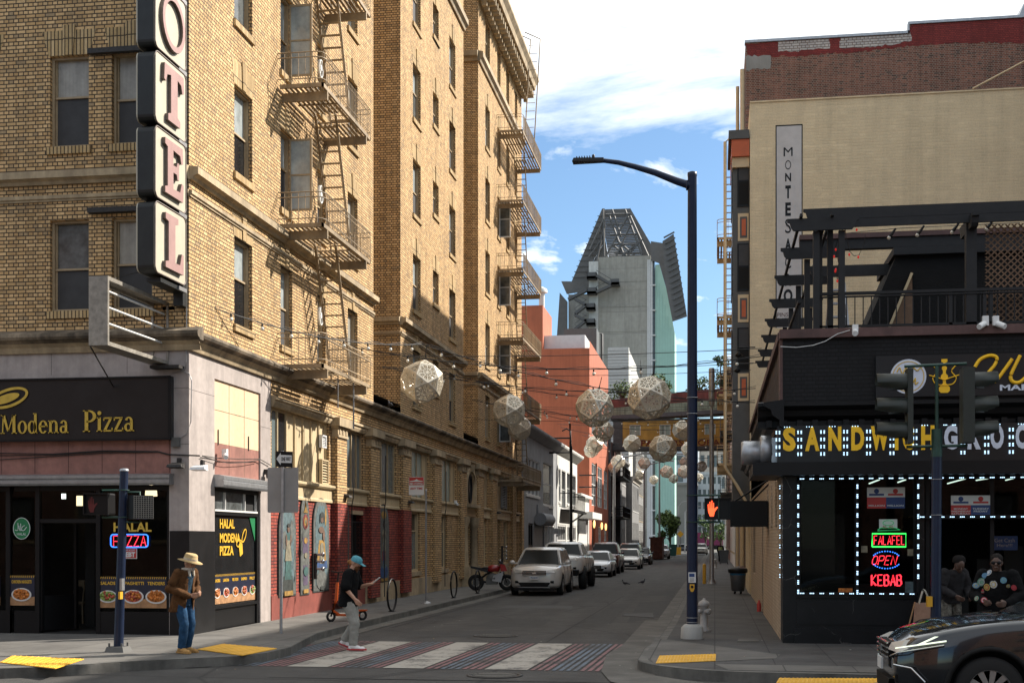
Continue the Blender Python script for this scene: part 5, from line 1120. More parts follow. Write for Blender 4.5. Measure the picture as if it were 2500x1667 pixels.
flight((655,875),(765,940));flight((765,950),(655,1000));P=tp(762,945);Q=tp(828,900);b=MB();b.box(P[0],Q[0],TY-2.8,TY-.1,P[1],P[1]+.5);b.box(P[0],Q[0],TY-2.8,TY-2.7,P[1],Q[1]);b.build('stair_landing','stair_metal',tw)
for y in(1010,1130,1245):flight((580,y-35),(490,y+35))if y!=1010 else flight((580,y-25),(440,y+45));flight((490,y+40),(580,y+90))
b=MB();b.box(x1+.01,tp(1092,0)[0],TY+.3,TY+30,0,tp(0,768)[1],0)
b.build('glass_core',['pane_mid'],tw);b=MB()
z=3
while z<tp(0,775)[1]:b.box(x1,tp(1098,0)[0],TY-.2,TY+.35,z,z+.25);z+=5.05
for q in(1036,1050,1064):b.box(tp(q,0)[0],tp(q,0)[0]+.3,TY-.15,TY+.32,0,tp(0,770)[1])
b.build('mullion','white_frame',tw)
mat('mint_glass',(.40,.62,.52),.35,var=.06,vs=.3,spec=.6,streak=.04)
a=tp(1095,770);c_=tp(1127,765);d_=tp(1245,1290)
b=MB();b.prism([(a[0],0),(a[0],a[1]),(c_[0],c_[1]),(tp(1180,950)[0],tp(1180,950)[1]),(tp(1225,1180)[0],tp(1225,1180)[1]),(d_[0],d_[1]),(d_[0],0)],FT,-12,-.5)
b.build('curtain_wall','mint_glass',tw)
mat('mint_line',(.34,.55,.47),.4,var=0)
b=MB()
for k in range(7):
 xx=a[0]+(d_[0]-a[0])*(k+.5)/7;b.box(xx,xx+.08,TY+.36,TY+.52,0,min(c_[1],d_[1]+(c_[1]-d_[1])*max(0,1-(k+.6)/7*1.15)))
b.build('fin','mint_line',tw)
mat('screen_solid',(.135,.13,.125),.7,metal=.2,var=.12,vs=.4);mat('truss',(.11,.11,.11),.6,metal=.3,var=.1)
def sheet(name,pts,ys,m_,th=.3):
 n_=len(pts);P=[tp(*p)for p in pts];b=MB();A=[(P[i][0],ys[i],P[i][1])for i in range(n_)];Bk=[(x,y+th,z)for x,y,z in A]
 b.add(A+Bk,[tuple(range(n_)),tuple(range(2*n_-1,n_-1,-1))]+[(i,(i+1)%n_,n_+(i+1)%n_,n_+i)for i in range(n_)]);return b.build(name,m_,tw)
for pts,yy,m_ in(([(440,888),(680,314),(700,314),(705,560),(590,750),(590,890)],3,'screen_solid'),([(590,750),(705,560),(735,745)],3.4,'screen_solid'),([(676,314),(898,306),(915,365),(700,370)],3.8,'screen_solid'),([(700,368),(905,366),(1015,738),(735,742)],16,'screen_open'),([(895,306),(1064,598),(1066,742),(1015,738),(905,366)],3,'screen_solid'),([(1064,598),(1155,612),(1250,1000),(1180,950),(1127,765),(1064,742)],-.6,'screen_solid'),([(1155,612),(1240,556),(1342,1182),(1232,1220),(1180,950)],-2.2,'screen_solid'),([(370,888),(590,890),(590,960),(412,985)],1.5,'screen_solid'),([(352,965),(412,1035),(412,1300),(330,1300)],3,'screen_solid')):
 sheet('screen',pts,[TY+yy]*len(pts),m_)if m_=='screen_solid' else None
b=MB()
for k in range(15):
 y=590+k*42;b.bar((tp(1165+k*6.2,0)[0],TY-2.45,tp(0,y+40)[1]),(tp(1246+k*6.4,0)[0],TY-2.45,tp(0,y)[1]),.22,.3)
for k in range(12):
 y=400+k*42;xl=645-k*18;b.bar((tp(xl,0)[0],TY+2.8,tp(0,y)[1]),(tp(min(700,590+(k<8)*100),0)[0],TY+2.8,tp(0,y)[1]),.12,.14)
b.build('screen_rib','truss',tw)
b=MB()
for k in range(34):
 u=k/33;y=335+u*405;P_,Q_=tp(664+u*66,y),tp(906+u*108,y);b.box(P_[0],Q_[0],TY+8,TY+8.5,P_[1]-.07,P_[1]+.12)
b.build('louvre','screen_solid',tw)
b=MB();K=lambda x,y,yy=TY+2:(tp(x,y)[0],yy,tp(x,y)[1])
for p,q in(((690,330),(700,735)),((735,370),(870,735)),((885,375),(690,735)),((760,330),(830,540)),((905,440),(780,720)),((770,740),(1000,560)),((840,735),(955,600)),((990,735),(790,560)),((930,735),(760,600)),((720,450),(925,440)),((745,525),(950,520)),((765,600),(970,600)),((780,665),(1000,665)),((710,370),(900,365)),((640,735),(690,500)),((590,640),(690,420)),((580,700),(680,560)),((1060,700),(1150,650)),((1150,650),(1250,600)),((900,380),(1060,735)),((860,330),(1010,735))):
 b.tube([K(*p),K(*q)],.2,4,cap=False)
b.build('truss','truss',tw)
mat('far_grey',(.215,.215,.21),.85,var=.05,vs=.5);mat('far_pale',(.42,.46,.49),.7,var=.05);mat('far_glass',(.10,.13,.14),.3,var=.1)
def far_block(name,pa,pb,ytop,yy,m_,label,dep=14,rows=0,colsn=0,wm_='far_glass'):
 xa,xb=onY(pa,900,yy)[0],onY(pb,900,yy)[0];zt_=onY((pa+pb)/2,ytop,yy)[1];t=thing(name,((xa+xb)/2,yy+dep/2,0),label,'building')
 hs=[]
 if rows:
  fh=(zt_-3)/rows;cw=(xb-xa)/colsn
  for r__ in range(rows):
   for c__ in range(colsn):hs.append((xa+cw*(c__+.2),xa+cw*(c__+.8),3+fh*(r__+.25),3+fh*(r__+.8)))
 b=MB();F=FY(yy,-1);b.wall(F,xa,xb,0,zt_,hs,.3);b.quad((xa,yy,0),(xa,yy+dep,0),(xa,yy+dep,zt_),(xa,yy,zt_));b.quad((xb,yy,0),(xb,yy+dep,0),(xb,yy+dep,zt_),(xb,yy,zt_));b.quad((xa,yy,zt_-.2),(xb,yy,zt_-.2),(xb,yy+dep,zt_-.2),(xa,yy+dep,zt_-.2));b.quad((xa,yy+dep,0),(xb,yy+dep,0),(xb,yy+dep,zt_),(xa,yy+dep,zt_));b.build('wall',m_,t)
 b=MB();b.box(xa-.3,xb+.3,yy-.3,yy+dep,zt_,zt_+.6);b.build('parapet',m_,t)
 for h in hs:o=MB();o.quad(F(h[0],h[2],-.28),F(h[1],h[2],-.28),F(h[1],h[3],-.28),F(h[0],h[3],-.28));o.build('window',wm_,t)
 return t
far_block('warehouse',1622,1700,1184,300,'far_grey','plain windowless grey warehouse closing the street beyond the tree',20)
far_block('office_block',1612,1705,1062,345,'far_pale','grey office block with window strips behind the plain warehouse',20,6,3)
far_block('office_block',1702,1762,1158,310,'far_pale','pale blue white building with small windows right of the lamp post',20,5,5)
far_block('office_block',1690,1790,1100,365,'pale_stucco','distant pale stepped building seen under the yellow skybridge',20,4,6)
far_block('office_block',1240,1640,1180,420,'far_grey','distant grey block hidden mostly behind the left side buildings',20)
leafy('street_tree',(onY(1722,1290,235)[0],235,0),onY(1722,1262,235)[1],2.0,'small distant street tree right of the lamp post',seed=12,n=500,leaf=.5)
leafy('street_tree',(onY(1760,1290,225)[0],225,0),onY(1740,1270,225)[1],1.8,'small distant street tree at the right hand end of the street',seed=14,n=500,leaf=.5)
mat('purple',(.16,.012,.06),.6,var=.15,vs=.5)
b=MB();q0,q1=onY(1700,1300,250)[0],onY(1765,1300,250)[0];b.box(q0,q1,250,253,1.2,3.6,0);b.box(q0+.2,q1-.2,249.95,252.9,.4,1.19,1);b.box(q0+.3,q1-.3,249.9,249.99,2.2,2.9,1)if False else None
b.build('hoarding',['purple','black_metal'],None,('long purple printed hoarding across the far end of the street','hoarding'))
def slats(b,x0,x1,y0,y1,z,n=9,hole=None):
 for i in range(n):
  xx=x0+(x1-x0)*(i+.5)/n;w_=(x1-x0)/n*.30
  if hole and hole[0]<xx<hole[1]:
   b.box(xx-w_,xx+w_,y0,hole[2],z-.012,z);b.box(xx-w_,xx+w_,hole[3],y1,z-.012,z)
  else:b.box(xx-w_,xx+w_,y0,y1,z-.012,z)
def fire_escape(label,y0,y1,levels,out,lad,top_extra=None,m_='escape_paint',wx=HX,sg=1,group=None,zmax=99,low_open=True):
 t=thing('fire_escape',(wx,(y0+y1)/2,levels[0]),label,'fire escape',group)
 X0,X1=wx+.05*sg,wx+out*sg
 lx0,lx1=(wx+.22*sg,wx+.75*sg)
 for i,z in enumerate(levels):
  p=MB();hole=(min(lx0,lx1)-.08,max(lx0,lx1)+.08,lad[0]-.1,lad[0]+.75)
  slats(p,min(X0,X1),max(X0,X1),y0+.05,y1-.05,z,hole=hole if i else hole)
  for yy in(y0,y1-.05):p.box(min(X0,X1),max(X0,X1),yy,yy+.05,z-.09,z+.005)
  p.box(min(X1,X1-.05*sg),max(X1,X1-.05*sg),y0,y1,z-.09,z+.004)
  for q in(.33,.66):yy=y0+(y1-y0)*q;p.box(min(X0,X1),max(X0,X1),yy-.02,yy+.02,z-.045,z-.013)
  p.build('platform',m_,t)
  for yy in(y0+.35,y1-.4):
   b=MB();b.box(min(wx,X1),max(wx,X1),yy-.035,yy+.035,z-.30,z-.095);b.build('bracket',m_,t)
  r=MB();c_=.22
  for h_ in(.12,.62,.74):
   r.tube([(wx,y0,z+h_),(X1-c_*sg,y0,z+h_),(X1-.06*sg,y0+.06,z+h_),(X1,y0+c_,z+h_),(X1,y1-.02,z+h_),(wx,y1-.02,z+h_)],.014,5)
  n_=int((y1-y0)/.14)
  for k in range(n_+1):yy=y0+c_+(y1-y0-c_-.02)*k/n_;r.tube([(X1,yy,z),(X1,yy,z+.74)],.0085,4,cap=False)
  for k in range(1,6):xx=wx+(out-.1)*sg*k/6;r.tube([(xx,y0,z),(xx,y0,z+.74)],.0085,4,cap=False);r.tube([(xx,y1-.02,z),(xx,y1-.02,z+.74)],.0085,4,cap=False)
  r.build('railing',m_,t)
  zt=levels[i+1]if i+1<len(levels)else(z+3.27)
  if i+1<len(levels)or top_extra:
   l=MB();ya,yb=lad[1],lad[0]
   P=lambda x,u:(x,yb*0+ya+(yb-ya)*(1-u)*0+(ya+(yb-ya)*u),z)if False else(x,ya+(yb-ya)*u,z+(zt-z)*u)
   for x in(lx0,lx1):
    l.bar(P(x,0),P(x,1),.045,.03)
    hp=[Vector(P(x,u))+Vector((0,-.22 if ya>yb else .22,.22))for u in(0.04,1.0)];l.tube([P(x,.04),hp[0],hp[1],P(x,1)],.012,5)
   for k in range(1,12):q=P(0,k/12)[1:];l.box(min(lx0,lx1),max(lx0,lx1),q[0]-.045,q[0]+.045,q[1]-.012,q[1]+.012)
   l.build('ladder',m_,t)
 return t
LV=[6.16,9.47,12.76,16.04,19.3]
fire_escape('tan painted fire escape on the near wing of the brick hotel',29.25,33.45,LV,1.12,(31.5,32.9),True)
b=MB();b.tube([(HX+.95,32.4,6.1),(HX+.95,32.4,4.9)],.022,6);b.tube([(HX+.95,31.0,6.1),(HX+.95,31.0,5.3)],.015,6);b.build('hanging_rod','grey_metal',bpy.data.objects['fire_escape'])
ya_=onX(1213,900,HX)[0];yb_=67.9
zz3=lambda y:CAMH+(1320-y)*(59.0)/3150
lv3=[4.9,8.35,11.6,14.85,18.1,21.4]
fire_escape('tan painted fire escape with ladders at the far end of the brick hotel',60.2,66.8,lv3,1.25,(64.2,65.6),False)
b=MB()
for x in(HX+.5,HX+1.0):b.tube([(x,65.5,21.4),(x+.3,65.4,26.2),(x+.4,65.3,27.6),(x-.4,65.3,28.0)],.03,5)
for k in range(14):b.tube([(HX+.5+.02*k,65.45,21.9+.42*k),(HX+1.0+.02*k,65.45,21.9+.42*k)],.015,4)
b.build('ladder','escape_paint',bpy.data.objects['fire_escape.001'])
fe3=[5.15,7.95,11.1,14.3]
fire_escape('pale fire escape with hooped railings beyond the yellow building on the right',53.0,57.0,fe3,1.1,(55.0,56.2),True,m_='cream_bay',wx=1.2,sg=-1)
fire_escape('dark fire escape far down the right side of the street',70.0,75.0,[4.6,7.9,11.0],1.1,(72.0,73.2),True,m_='bay_grey',wx=1.4,sg=-1)
mat('blue_cloth',(.03,.22,.45),.8,var=.1);mat('bag_plastic',(.4,.4,.4),.4,var=.2,vs=6)
b=MB();b.ball((HX+.6,62.5,8.65),.32,sc=(1,1.2,.9));b.ball((HX+.75,63.1,8.6),.25);b.build('plastic_bag','bag_plastic',None,('pale plastic bag lying on the lower far fire escape platform','bag'))
b=MB();b.ball((HX+1.0,64.2,9.0),.2,sc=(.5,1,1.3));b.ball((HX+1.05,64.1,8.7),.14,sc=(.5,1,1.5));b.build('cloth','blue_cloth',None,('bright blue cloth hung on the lower far fire escape railing','cloth'))
for z in(7.9,11.1,14.4):
 b=MB();yy=Yp(786);b.ring(FS,yy,z,.17,.24,.03,-.06,n=16,th=.05);b.disc(FS,yy,z+.02,.06,.08,-.05,n=10,th=.04)
 for a in range(3):b.bar(FS(yy,z,-.03),FS(yy+.15*math.cos(a*2.1),z+.2*math.sin(a*2.1),-.03),.02,.02)
 b.build('window_fan','white_plastic',None,(['small white fan set in the lowest narrow hotel window behind the ladders','small white fan in the middle narrow hotel window behind the ladders','small white fan in the topmost narrow hotel window behind the ladders'][[7.9,11.1,14.4].index(z)],'fan','fans in the narrow hotel windows'))
mat('sign_case',(.016,.018,.017),.45,metal=.2,var=.25,vs=3,stain=.3);mat('sign_face',(.47,.43,.33),.5,var=.04,vs=3,stain=.08);mat('letter_pink',(.34,.205,.185),.5,var=.08,vs=5);mat('letter_side',(.12,.09,.075),.6,var=.2,vs=9)
hs_=thing('hotel_sign',(-10.6,22.8,7.0),'vertical sign of separate rounded boxes with pink letters fixed to the hotel corner','hotel sign')
sgX=-10.17
def sy(p):return onX(p,600,sgX)[0]
def sz_(y,p=395):return onX(p,y,sgX)[1]
ya,yb=sy(377),sy(452);cy=(ya+yb)/2;hw=(yb-ya)/2
tops=[(-170,-15),(-15,156),(119,328),(302,505),(482,688)]
Fh=FX(sgX,1)
def rrect(a0,a1,z0,z1,r=.12,n=4):
 P=[]
 for cx_,cz__,s0 in((a1-r,z1-r,0),(a0+r,z1-r,90),(a0+r,z0+r,180),(a1-r,z0+r,270)):
  for k in range(n+1):t=R(s0+90*k/n);P.append((cx_+r*math.cos(t),cz__+r*math.sin(t)))
 return P
LET={'T':[(-.38,.5),(.38,.5),(.40,.20),(.33,.18),(.28,.32),(.13,.36),(.13,-.34),(.24,-.38),(.24,-.5),(-.24,-.5),(-.24,-.38),(-.13,-.34),(-.13,.36),(-.28,.32),(-.33,.18),(-.40,.20)],'E':[(-.36,.5),(.34,.5),(.36,.22),(.29,.20),(.24,.34),(-.04,.36),(-.04,.08),(.10,.09),(.13,.18),(.19,.18),(.19,-.14),(.13,-.14),(.10,-.05),(-.04,-.05),(-.04,-.36),(.24,-.34),(.31,-.16),(.38,-.18),(.36,-.5),(-.36,-.5),(-.36,-.39),(-.26,-.36),(-.26,.36),(-.36,.39)],'L':[(-.34,.5),(.16,.5),(.16,.39),(.04,.36),(.04,-.35),(.24,-.34),(.31,-.12),(.38,-.13),(.38,-.5),(-.34,-.5),(-.34,-.39),(-.22,-.36),(-.22,.36),(-.34,.39)]}
zs=[]
for i in range(5):
 zb=[9.6+0]*5
zc=[(sz_(222)),(sz_(403)),(sz_(585))];step=zc[0]-zc[1]
centers=[zc[0]+2*step,zc[0]+step,zc[0],zc[1],zc[2]]
bh=step*.475
for ch,c_ in zip('HOTEL',centers):
 b=MB();b.prism(rrect(cy-hw,cy+hw,c_-bh,c_+bh),Fh,-.33,-.02);o=b.build('letter_box','sign_case',hs_)
 b=MB();b.prism(rrect(cy-hw+.01,cy+hw-.01,c_-bh+.01,c_+bh-.01),Fh,-.02,.012);b.prism(rrect(cy-hw+.01,cy+hw-.01,c_-bh+.01,c_+bh-.01),Fh,-.36,-.332);b.build('face','sign_face',o)
 b=MB();P=rrect(cy-hw,cy+hw,c_-bh,c_+bh)
 b.tube([Fh(a,z,.012)for a,z in P+P[:1]],.016,5);b.build('trim','letter_side',o)
 L=MB();W_,H_=hw*1.62,bh*1.55
 for d0,d1,mi,k in((.012,.075,1,1.0),(.075,.085,0,.985)):
  if ch=='O':L.ring(Fh,cy,c_,W_*.46*k,H_*.52*k,.085+.02*k,d0,mi,n=28,th=d1-d0)
  elif ch=='H':
   for(a0,a1,q0,q1)in((-.36,-.12,-.5,.5),(.12,.36,-.5,.5),(-.12,.12,-.07,.07)):L.fbox(Fh,cy+a0*W_,cy+a1*W_,c_+q0*H_,c_+q1*H_,d0,d1,mi)
  else:L.prism([(cy+x*W_,c_+z*H_)for x,z in LET[ch]],Fh,d0,d1,mi)
 L.build('letter',['letter_pink','letter_side'],o)
zlo,zhi=centers[-1]-bh-.25,centers[0]+bh
b=MB();b.box(sgX-.26,sgX-.06,yb+.03,HY-.01,zlo-.12,zhi);b.build('spine','sign_case',hs_)
for c_ in[c+bh+.045 for c in centers]+[centers[-1]-bh-.08]:
 b=MB();b.box(sgX-.30,sgX-.02,cy-hw*.55,yb+.05,c_-.045,c_+.03);b.box(sgX-.03,sgX+.02,yb-.32,yb+.04,c_-.05,c_+.025,1);b.build('bracket',['sign_case','grey_metal'],hs_)
for y in(117,508):
 z=onY(300,y,HY-.2)[1];b=MB();b.box(Xp(222),sgX-.2,HY-.16,HY-.04,z-.05,z+.05);b.build('arm','iron',hs_)
mq=thing('empty_sign_box',(-10.6,22.0,5.9),'empty open steel box frame of a removed sign with bare tubes across it','sign frame')
ya2,yb2=onX(263,800,-10.62)[0],onX(414,850,-10.62)[0]
z1f,z0f=onX(263,673,-10.62)[1],onX(263,842,-10.62)[1]
mat('raw_steel',(.36,.33,.28),.5,metal=.3,var=.2,vs=9,stain=.3)
Fm=FX(-10.62,1);b=MB();w_=.36
b.fbox(Fm,ya2,ya2+.02,z0f,z1f,-w_,0);b.fbox(Fm,yb2-.02,yb2,z0f,z1f,-w_,0);b.fbox(Fm,ya2+.02,yb2-.02,z1f-.02,z1f,-w_,0);b.fbox(Fm,ya2+.02,yb2-.02,z0f,z0f+.02,-w_,0)
for d0,d1 in((-.045,0),(-w_,-w_+.045)):
 b.fbox(Fm,ya2+.02,ya2+.06,z0f+.02,z1f-.02,d0,d1);b.fbox(Fm,yb2-.06,yb2-.02,z0f+.02,z1f-.02,d0,d1);b.fbox(Fm,ya2+.06,yb2-.06,z1f-.07,z1f-.02,d0,d1);b.fbox(Fm,ya2+.06,yb2-.06,z0f+.02,z0f+.07,d0,d1)
b.build('frame','raw_steel',mq)
for k in range(3):
 z=z1f-(z1f-z0f)*(.19+.235*k);b=MB();b.tube([Fm(ya2+.03,z,-.1),Fm(yb2-.03,z,-.1)],.022,8);b.build('tube','white_frame',mq)
b=MB();b.tube([(-11.0,ya2+.1,z0f),(-11.75,HY-.02,z0f-.45)],.014,5);b.tube([(-10.7,ya2+.3,z1f),(-10.75,HY-.05,z1f+.7)],.006,4);b.build('stay','iron',mq)
b=MB();b.box(-10.75,-10.5,yb2,HY,z1f-.15,z1f-.08);b.box(-10.9,-10.3,yb2-.3,HY,z0f-.1,z0f-.04);b.build('arm','iron',mq)
ps=thing('shop_sign',(-12.5,HY-.1,4.0),'black sign box reading Modena Pizza in yellow serif letters','shop sign')
Fp=FY(HY-.16,-1);pX=lambda p:onY(p,900,HY-.16)[0];pZ=lambda y:onY(200,y,HY-.16)[1]
b=MB();x0,x1,z0,z1=pX(-330),pX(416),pZ(1075),pZ(922)
b.box(x0,x1,HY-.15,HY+.0,z0,z1);b.build('box','sign_black',ps)
b=MB()
for(p0,p1,q0,q1)in((x0,x1,z1-.03,z1+.005),(x0,x1,z0-.005,z0+.03),(x1-.04,x1+.005,z0+.03,z1-.03)):b.fbox(Fp,p0,p1,q0,q1,-.02,.025)
b.build('rim','black_metal',ps)
mat('old_gold',(.56,.37,.045),.5,var=.12,vs=6)
def seriftext(name,s_,F,x,z,h,m_,parent,d=.006,th=.01):
 b=MB()
 def st(x0,y0,x1,y1,w0=.155,w1=None):
  w1=w1 or w0;L=math.hypot(x1-x0,y1-y0);nx,ny=-(y1-y0)/L,(x1-x0)/L
  if abs(y1-y0)>abs(x1-x0):pts=[(x0-w0/2,y0),(x0+w0/2,y0),(x1+w1/2,y1),(x1-w1/2,y1)]
  else:pts=[(x0,y0-w0/2),(x1,y1-w1/2),(x1,y1+w1/2),(x0,y0+w0/2)]
  b.prism([(cx+X_*h,z+Y_*h)for X_,Y_ in pts],F,d,d+th)
 def bowl(cx0,cy0,rx,ry,a0=0,a1=360,wx=.13,wy=.055):
  n=18;P=[]
  for k in range(n+1):
   t=R(a0+(a1-a0)*k/n);P.append((cx0+rx*math.cos(t),cy0+ry*math.sin(t),cx0+(rx-wx)*math.cos(t),cy0+(ry-wy)*math.sin(t)))
  for k in range(n):
   p,q=P[k],P[k+1];b.prism([(cx+p[0]*h,z+p[1]*h),(cx+q[0]*h,z+q[1]*h),(cx+q[2]*h,z+q[3]*h),(cx+p[2]*h,z+p[3]*h)],F,d,d+th)
 def ser(x_,y_,w_=.26):st(x_-w_/2,y_,x_+w_/2,y_,.05)
 cx=x;xh=.66
 for c in s_:
  if c=='M':st(.12,0,.16,1,.06);st(.16,1,.44,.12,.17,.1);st(.44,.12,.74,1,.06);st(.78,0,.76,1,.16);ser(.12,.025,.24);ser(.79,.025,.30);ser(.13,.975,.22);ser(.78,.975,.22);adv=.98
  elif c=='P':st(.18,0,.18,1,.17);ser(.18,.025,.36);ser(.14,.975,.26);bowl(.30,.72,.36,.28,-90,90,.16,.07);st(.18,.97,.32,.97,.07);st(.18,.47,.32,.47,.07);adv=.68
  elif c=='o':bowl(.27,.33,.26,.345,0,360);adv=.57
  elif c=='d':bowl(.25,.33,.24,.345,0,360);st(.44,0,.44,1.05,.14);ser(.48,.025,.14);ser(.39,1.04,.16);adv=.62
  elif c=='e':bowl(.26,.33,.25,.345,0,320);st(.06,.36,.48,.36,.055);adv=.54
  elif c=='n':st(.14,0,.14,xh,.14);bowl(.33,.42,.21,.25,0,150,.13,.06);st(.475,0,.475,.44,.13);ser(.14,.025);ser(.47,.025);ser(.09,xh-.02,.16);adv=.64
  elif c=='a':st(.37,0,.37,.46,.13);bowl(.24,.44,.195,.23,0,160,.12,.06);bowl(.21,.19,.19,.195,40,320,.12,.055);ser(.44,.025,.14);adv=.53
  elif c=='i':st(.14,0,.14,xh,.15);ser(.14,.025,.28);ser(.09,xh-.02,.16);bowl(.14,.86,.095,.095,0,360,.09,.09);adv=.31
  elif c=='z':st(.04,xh-.035,.46,xh-.035,.07);st(.04,.035,.48,.035,.07);st(.09,.04,.40,xh-.04,.13);st(.05,.5,.05,xh,.05);st(.46,0,.46,.18,.05);adv=.52
  else:adv=.3
  cx+=adv*h
 return b.build(name,m_,parent)
tw0=pX(2);H_=pZ(1003)-pZ(1057)
seriftext('lettering','Modena',Fp,tw0,pZ(1056),H_*.86,'old_gold',ps)
seriftext('lettering','Pizza',Fp,pX(203),pZ(1054),H_*.97,'old_gold',ps)
b=MB()
def ell(b,F,a,z,ra,rz,wd,tilt,d,full=False,n=28,th=.008):
 c_,s_=math.cos(tilt),math.sin(tilt)
 P=[(ra*math.cos(2*math.pi*k/n),rz*math.sin(2*math.pi*k/n))for k in range(n)];Q=[((ra-wd)*math.cos(2*math.pi*k/n),(rz-wd)*math.sin(2*math.pi*k/n))for k in range(n)]
 rot=lambda p:(a+p[0]*c_-p[1]*s_,z+p[0]*s_+p[1]*c_)
 if full:b.prism([rot(p)for p in P],F,d,d+th)
 else:
  for k in range(n):
   j=(k+1)%n;b.prism([rot(P[k]),rot(P[j]),rot(Q[j]),rot(Q[k])],F,d,d+th)
ell(b,Fp,pX(22),pZ(968),.43,.19,.055,R(16),.006);ell(b,Fp,pX(15),pZ(970),.30,.085,.0,R(16),.006,True);b.build('emblem','old_gold',ps)
mat('menu_navy',(.012,.016,.035),.4,var=.1,vs=4);mat('menu_wood',(.36,.19,.085),.6,var=.25,vs=7);mat('plate',(.62,.61,.58),.3,var=.05)
mat('food_orange',(.48,.15,.02),.6,var=.5,vs=30);mat('food_red',(.40,.075,.035),.6,var=.6,vs=32);mat('food_green',(.22,.30,.06),.6,var=.6,vs=34);mat('food_yellow',(.55,.30,.05),.6,var=.4,vs=30)
mat('menu_yellow',(.68,.40,.03),.5,var=.08);mat('green_sticker',(.008,.16,.055),.5,var=.06);mat('white_ink',(.55,.6,.57),.5,var=.05);mat('red_sticker',(.42,.035,.03),.5,var=.05)
mat('neon_red',(.8,.05,.08),.4,var=0,emit=(1,.03,.05),es=1.1);mat('neon_blue',(.05,.2,.9),.4,var=0,emit=(.03,.20,1),es=1.2);mat('neon_green',(.05,.9,.15),.4,var=0,emit=(.05,1,.12),es=.9);mat('neon_dim',(.02,.3,.12),.4,var=0,emit=(.01,.12,.04),es=.8)
def foodstrip(name,F,a0,a1,z0,z1,items,label,flip=1,sgn=1,group=None):
 """items: (word, centre 0..1, food)"""
 t=thing(name,F((a0+a1)/2,z0,0),label,'menu strip',group);Hh=z1-z0;D=.012
 b=MB();b.fbox(F,a0,a1,z0,z1,0,.008);b.build('backing','menu_navy',t)
 b=MB();b.fbox(F,a0,a1,z0,z0+Hh*.29,.008,.011);b.build('table_strip','menu_wood',t)
 b=MB();n_=max(4,int((a1-a0)/.045))
 for k in range(n_):
  x=a0+(a1-a0)*(k+.5)/n_;b.fbox(F,x-.006,x+.006,z1-.045,z1-.005,.009,.012)
  x2=x+.5*(a1-a0)/n_;b.fbox(F,x-.006,x+.018,z1-.015,z1-.002,.009,.012)
 b.build('border','menu_yellow',t)
 for word,c_,fd,rr_ in items:
  x=a0+(a1-a0)*c_;zc=z0+Hh*.36
  text('word',word,F,x,z0+Hh*.79,Hh*.105,'menu_yellow',t,d=.009,th=.003,width=min(len(word)*.052,rr_*2.0),bold=.02)
  b=MB();b.disc(F,x,zc,rr_,rr_*.62,.0115,0,24,.008);b.disc(F,x,zc+.005,rr_*.84,rr_*.50,.0196,1,20,.004)
  rf=random.Random(word)
  for k in range(16):
   t_=rf.random()*6.28;q=rf.random()**.5;xx=x+rr_*.68*q*math.cos(t_);zz__=zc+.02+rr_*.40*q*math.sin(t_)
   P=F(xx,zz__,.024);b.ball(P,rr_*.17,1+(k%2),6,4)
  b.build('plate_of_food',['plate',fd,{'food_green':'food_red','food_red':'food_orange'}.get(fd,'food_yellow')if fd!='food_orange' else 'food_orange'],t)
 return t
FW=FY(HY+.055,-1);wX=lambda p:onY(p,900,HY+.055)[0];wZ=lambda y:onY(300,y,HY+.055)[1]
foodstrip('menu_strip',FW,wX(239),wX(407),wZ(1483),wZ(1407),[('SALADS',.15,'food_green',.20),('SPAGHETTI',.52,'food_red',.22),('TENDERS',.85,'food_orange',.22)],'menu strip with salads, spaghetti and tenders on the window right of the open door')
foodstrip('menu_strip',FW,wX(24),wX(85),wZ(1479),wZ(1405),[('CHICKEN NUGGETS',.48,'food_orange',.215)],'menu strip with a plate of chicken nuggets left of the open door')
foodstrip('menu_strip',FW,wX(-80),wX(1),wZ(1479),wZ(1405),[('BURGERS',.5,'food_red',.22)],'menu strip cut off at the left edge of the picture')
FSw=FX(HX-.09,1);a0,a1=s0+.0,s1-.0
foodstrip('menu_strip',FSw,s0,s1,.68,1.30,[('BURGERS',.1,'food_orange',.17),('LASAGNA',.30,'food_red',.17),('FRIED CHICKEN',.51,'food_orange',.17),('SANDWICH',.72,'food_red',.17),('PHILLY',.92,'food_green',.17)],'menu strip with five small plates on the side window round the corner')
for s_,y in(('HALAL',1278),('MODENA',1312.5),('PIZZA',1343.5)):
 lx=onX(536,y,HX-.085)[0];z=onX(555,y,HX-.085)[1]
 text('window_lettering',s_,FSw,lx,z,.20,'menu_yellow',None,d=.01,th=.004,align='LEFT',width={'HALAL':.84,'MODENA':1.17,'PIZZA':.78}[s_]*1.0,bold=.03,tagd=(f'yellow word {s_} on the dark side window of the pizza shop','lettering'))
b=MB();cy_,cz_=onX(594,1318,HX-.085);
ell(b,FSw,cy_+.02,cz_+.10,.19,.095,.03,R(48),.01);ell(b,FSw,cy_-.28,cz_-.07,.17,.085,.03,R(8),.01)
b.prism([(cy_-.2,cz_-.02),(cy_-.08,cz_-.08),(cy_-.05,cz_-.30),(cy_-.22,cz_-.36),(cy_-.26,cz_-.22),(cy_-.3,cz_-.12)],FSw,.01,.014)
b.build('emblem','menu_yellow',None,('yellow hand holding a pizza emblem on the side window','emblem'))
b=MB();b.prism([(s1-.02,2.53),(s1-.38,2.53),(s1-.04,2.0)],FSw,.01,.014);b.build('sticker','green_sticker',None,('green triangular sticker in the top corner of the side window','sticker'))
text('window_lettering','HALAL',FW,wX(324),wZ(1286),.185,'old_gold',None,d=.006,th=.004,width=.80,bold=.03,tagd=('gold word HALAL over the neon sign on the front window','lettering'))
ns=thing('neon_sign',(wX(318),HY,wZ(1320)),'red neon PIZZA in a rounded blue neon frame on the front window','neon sign')
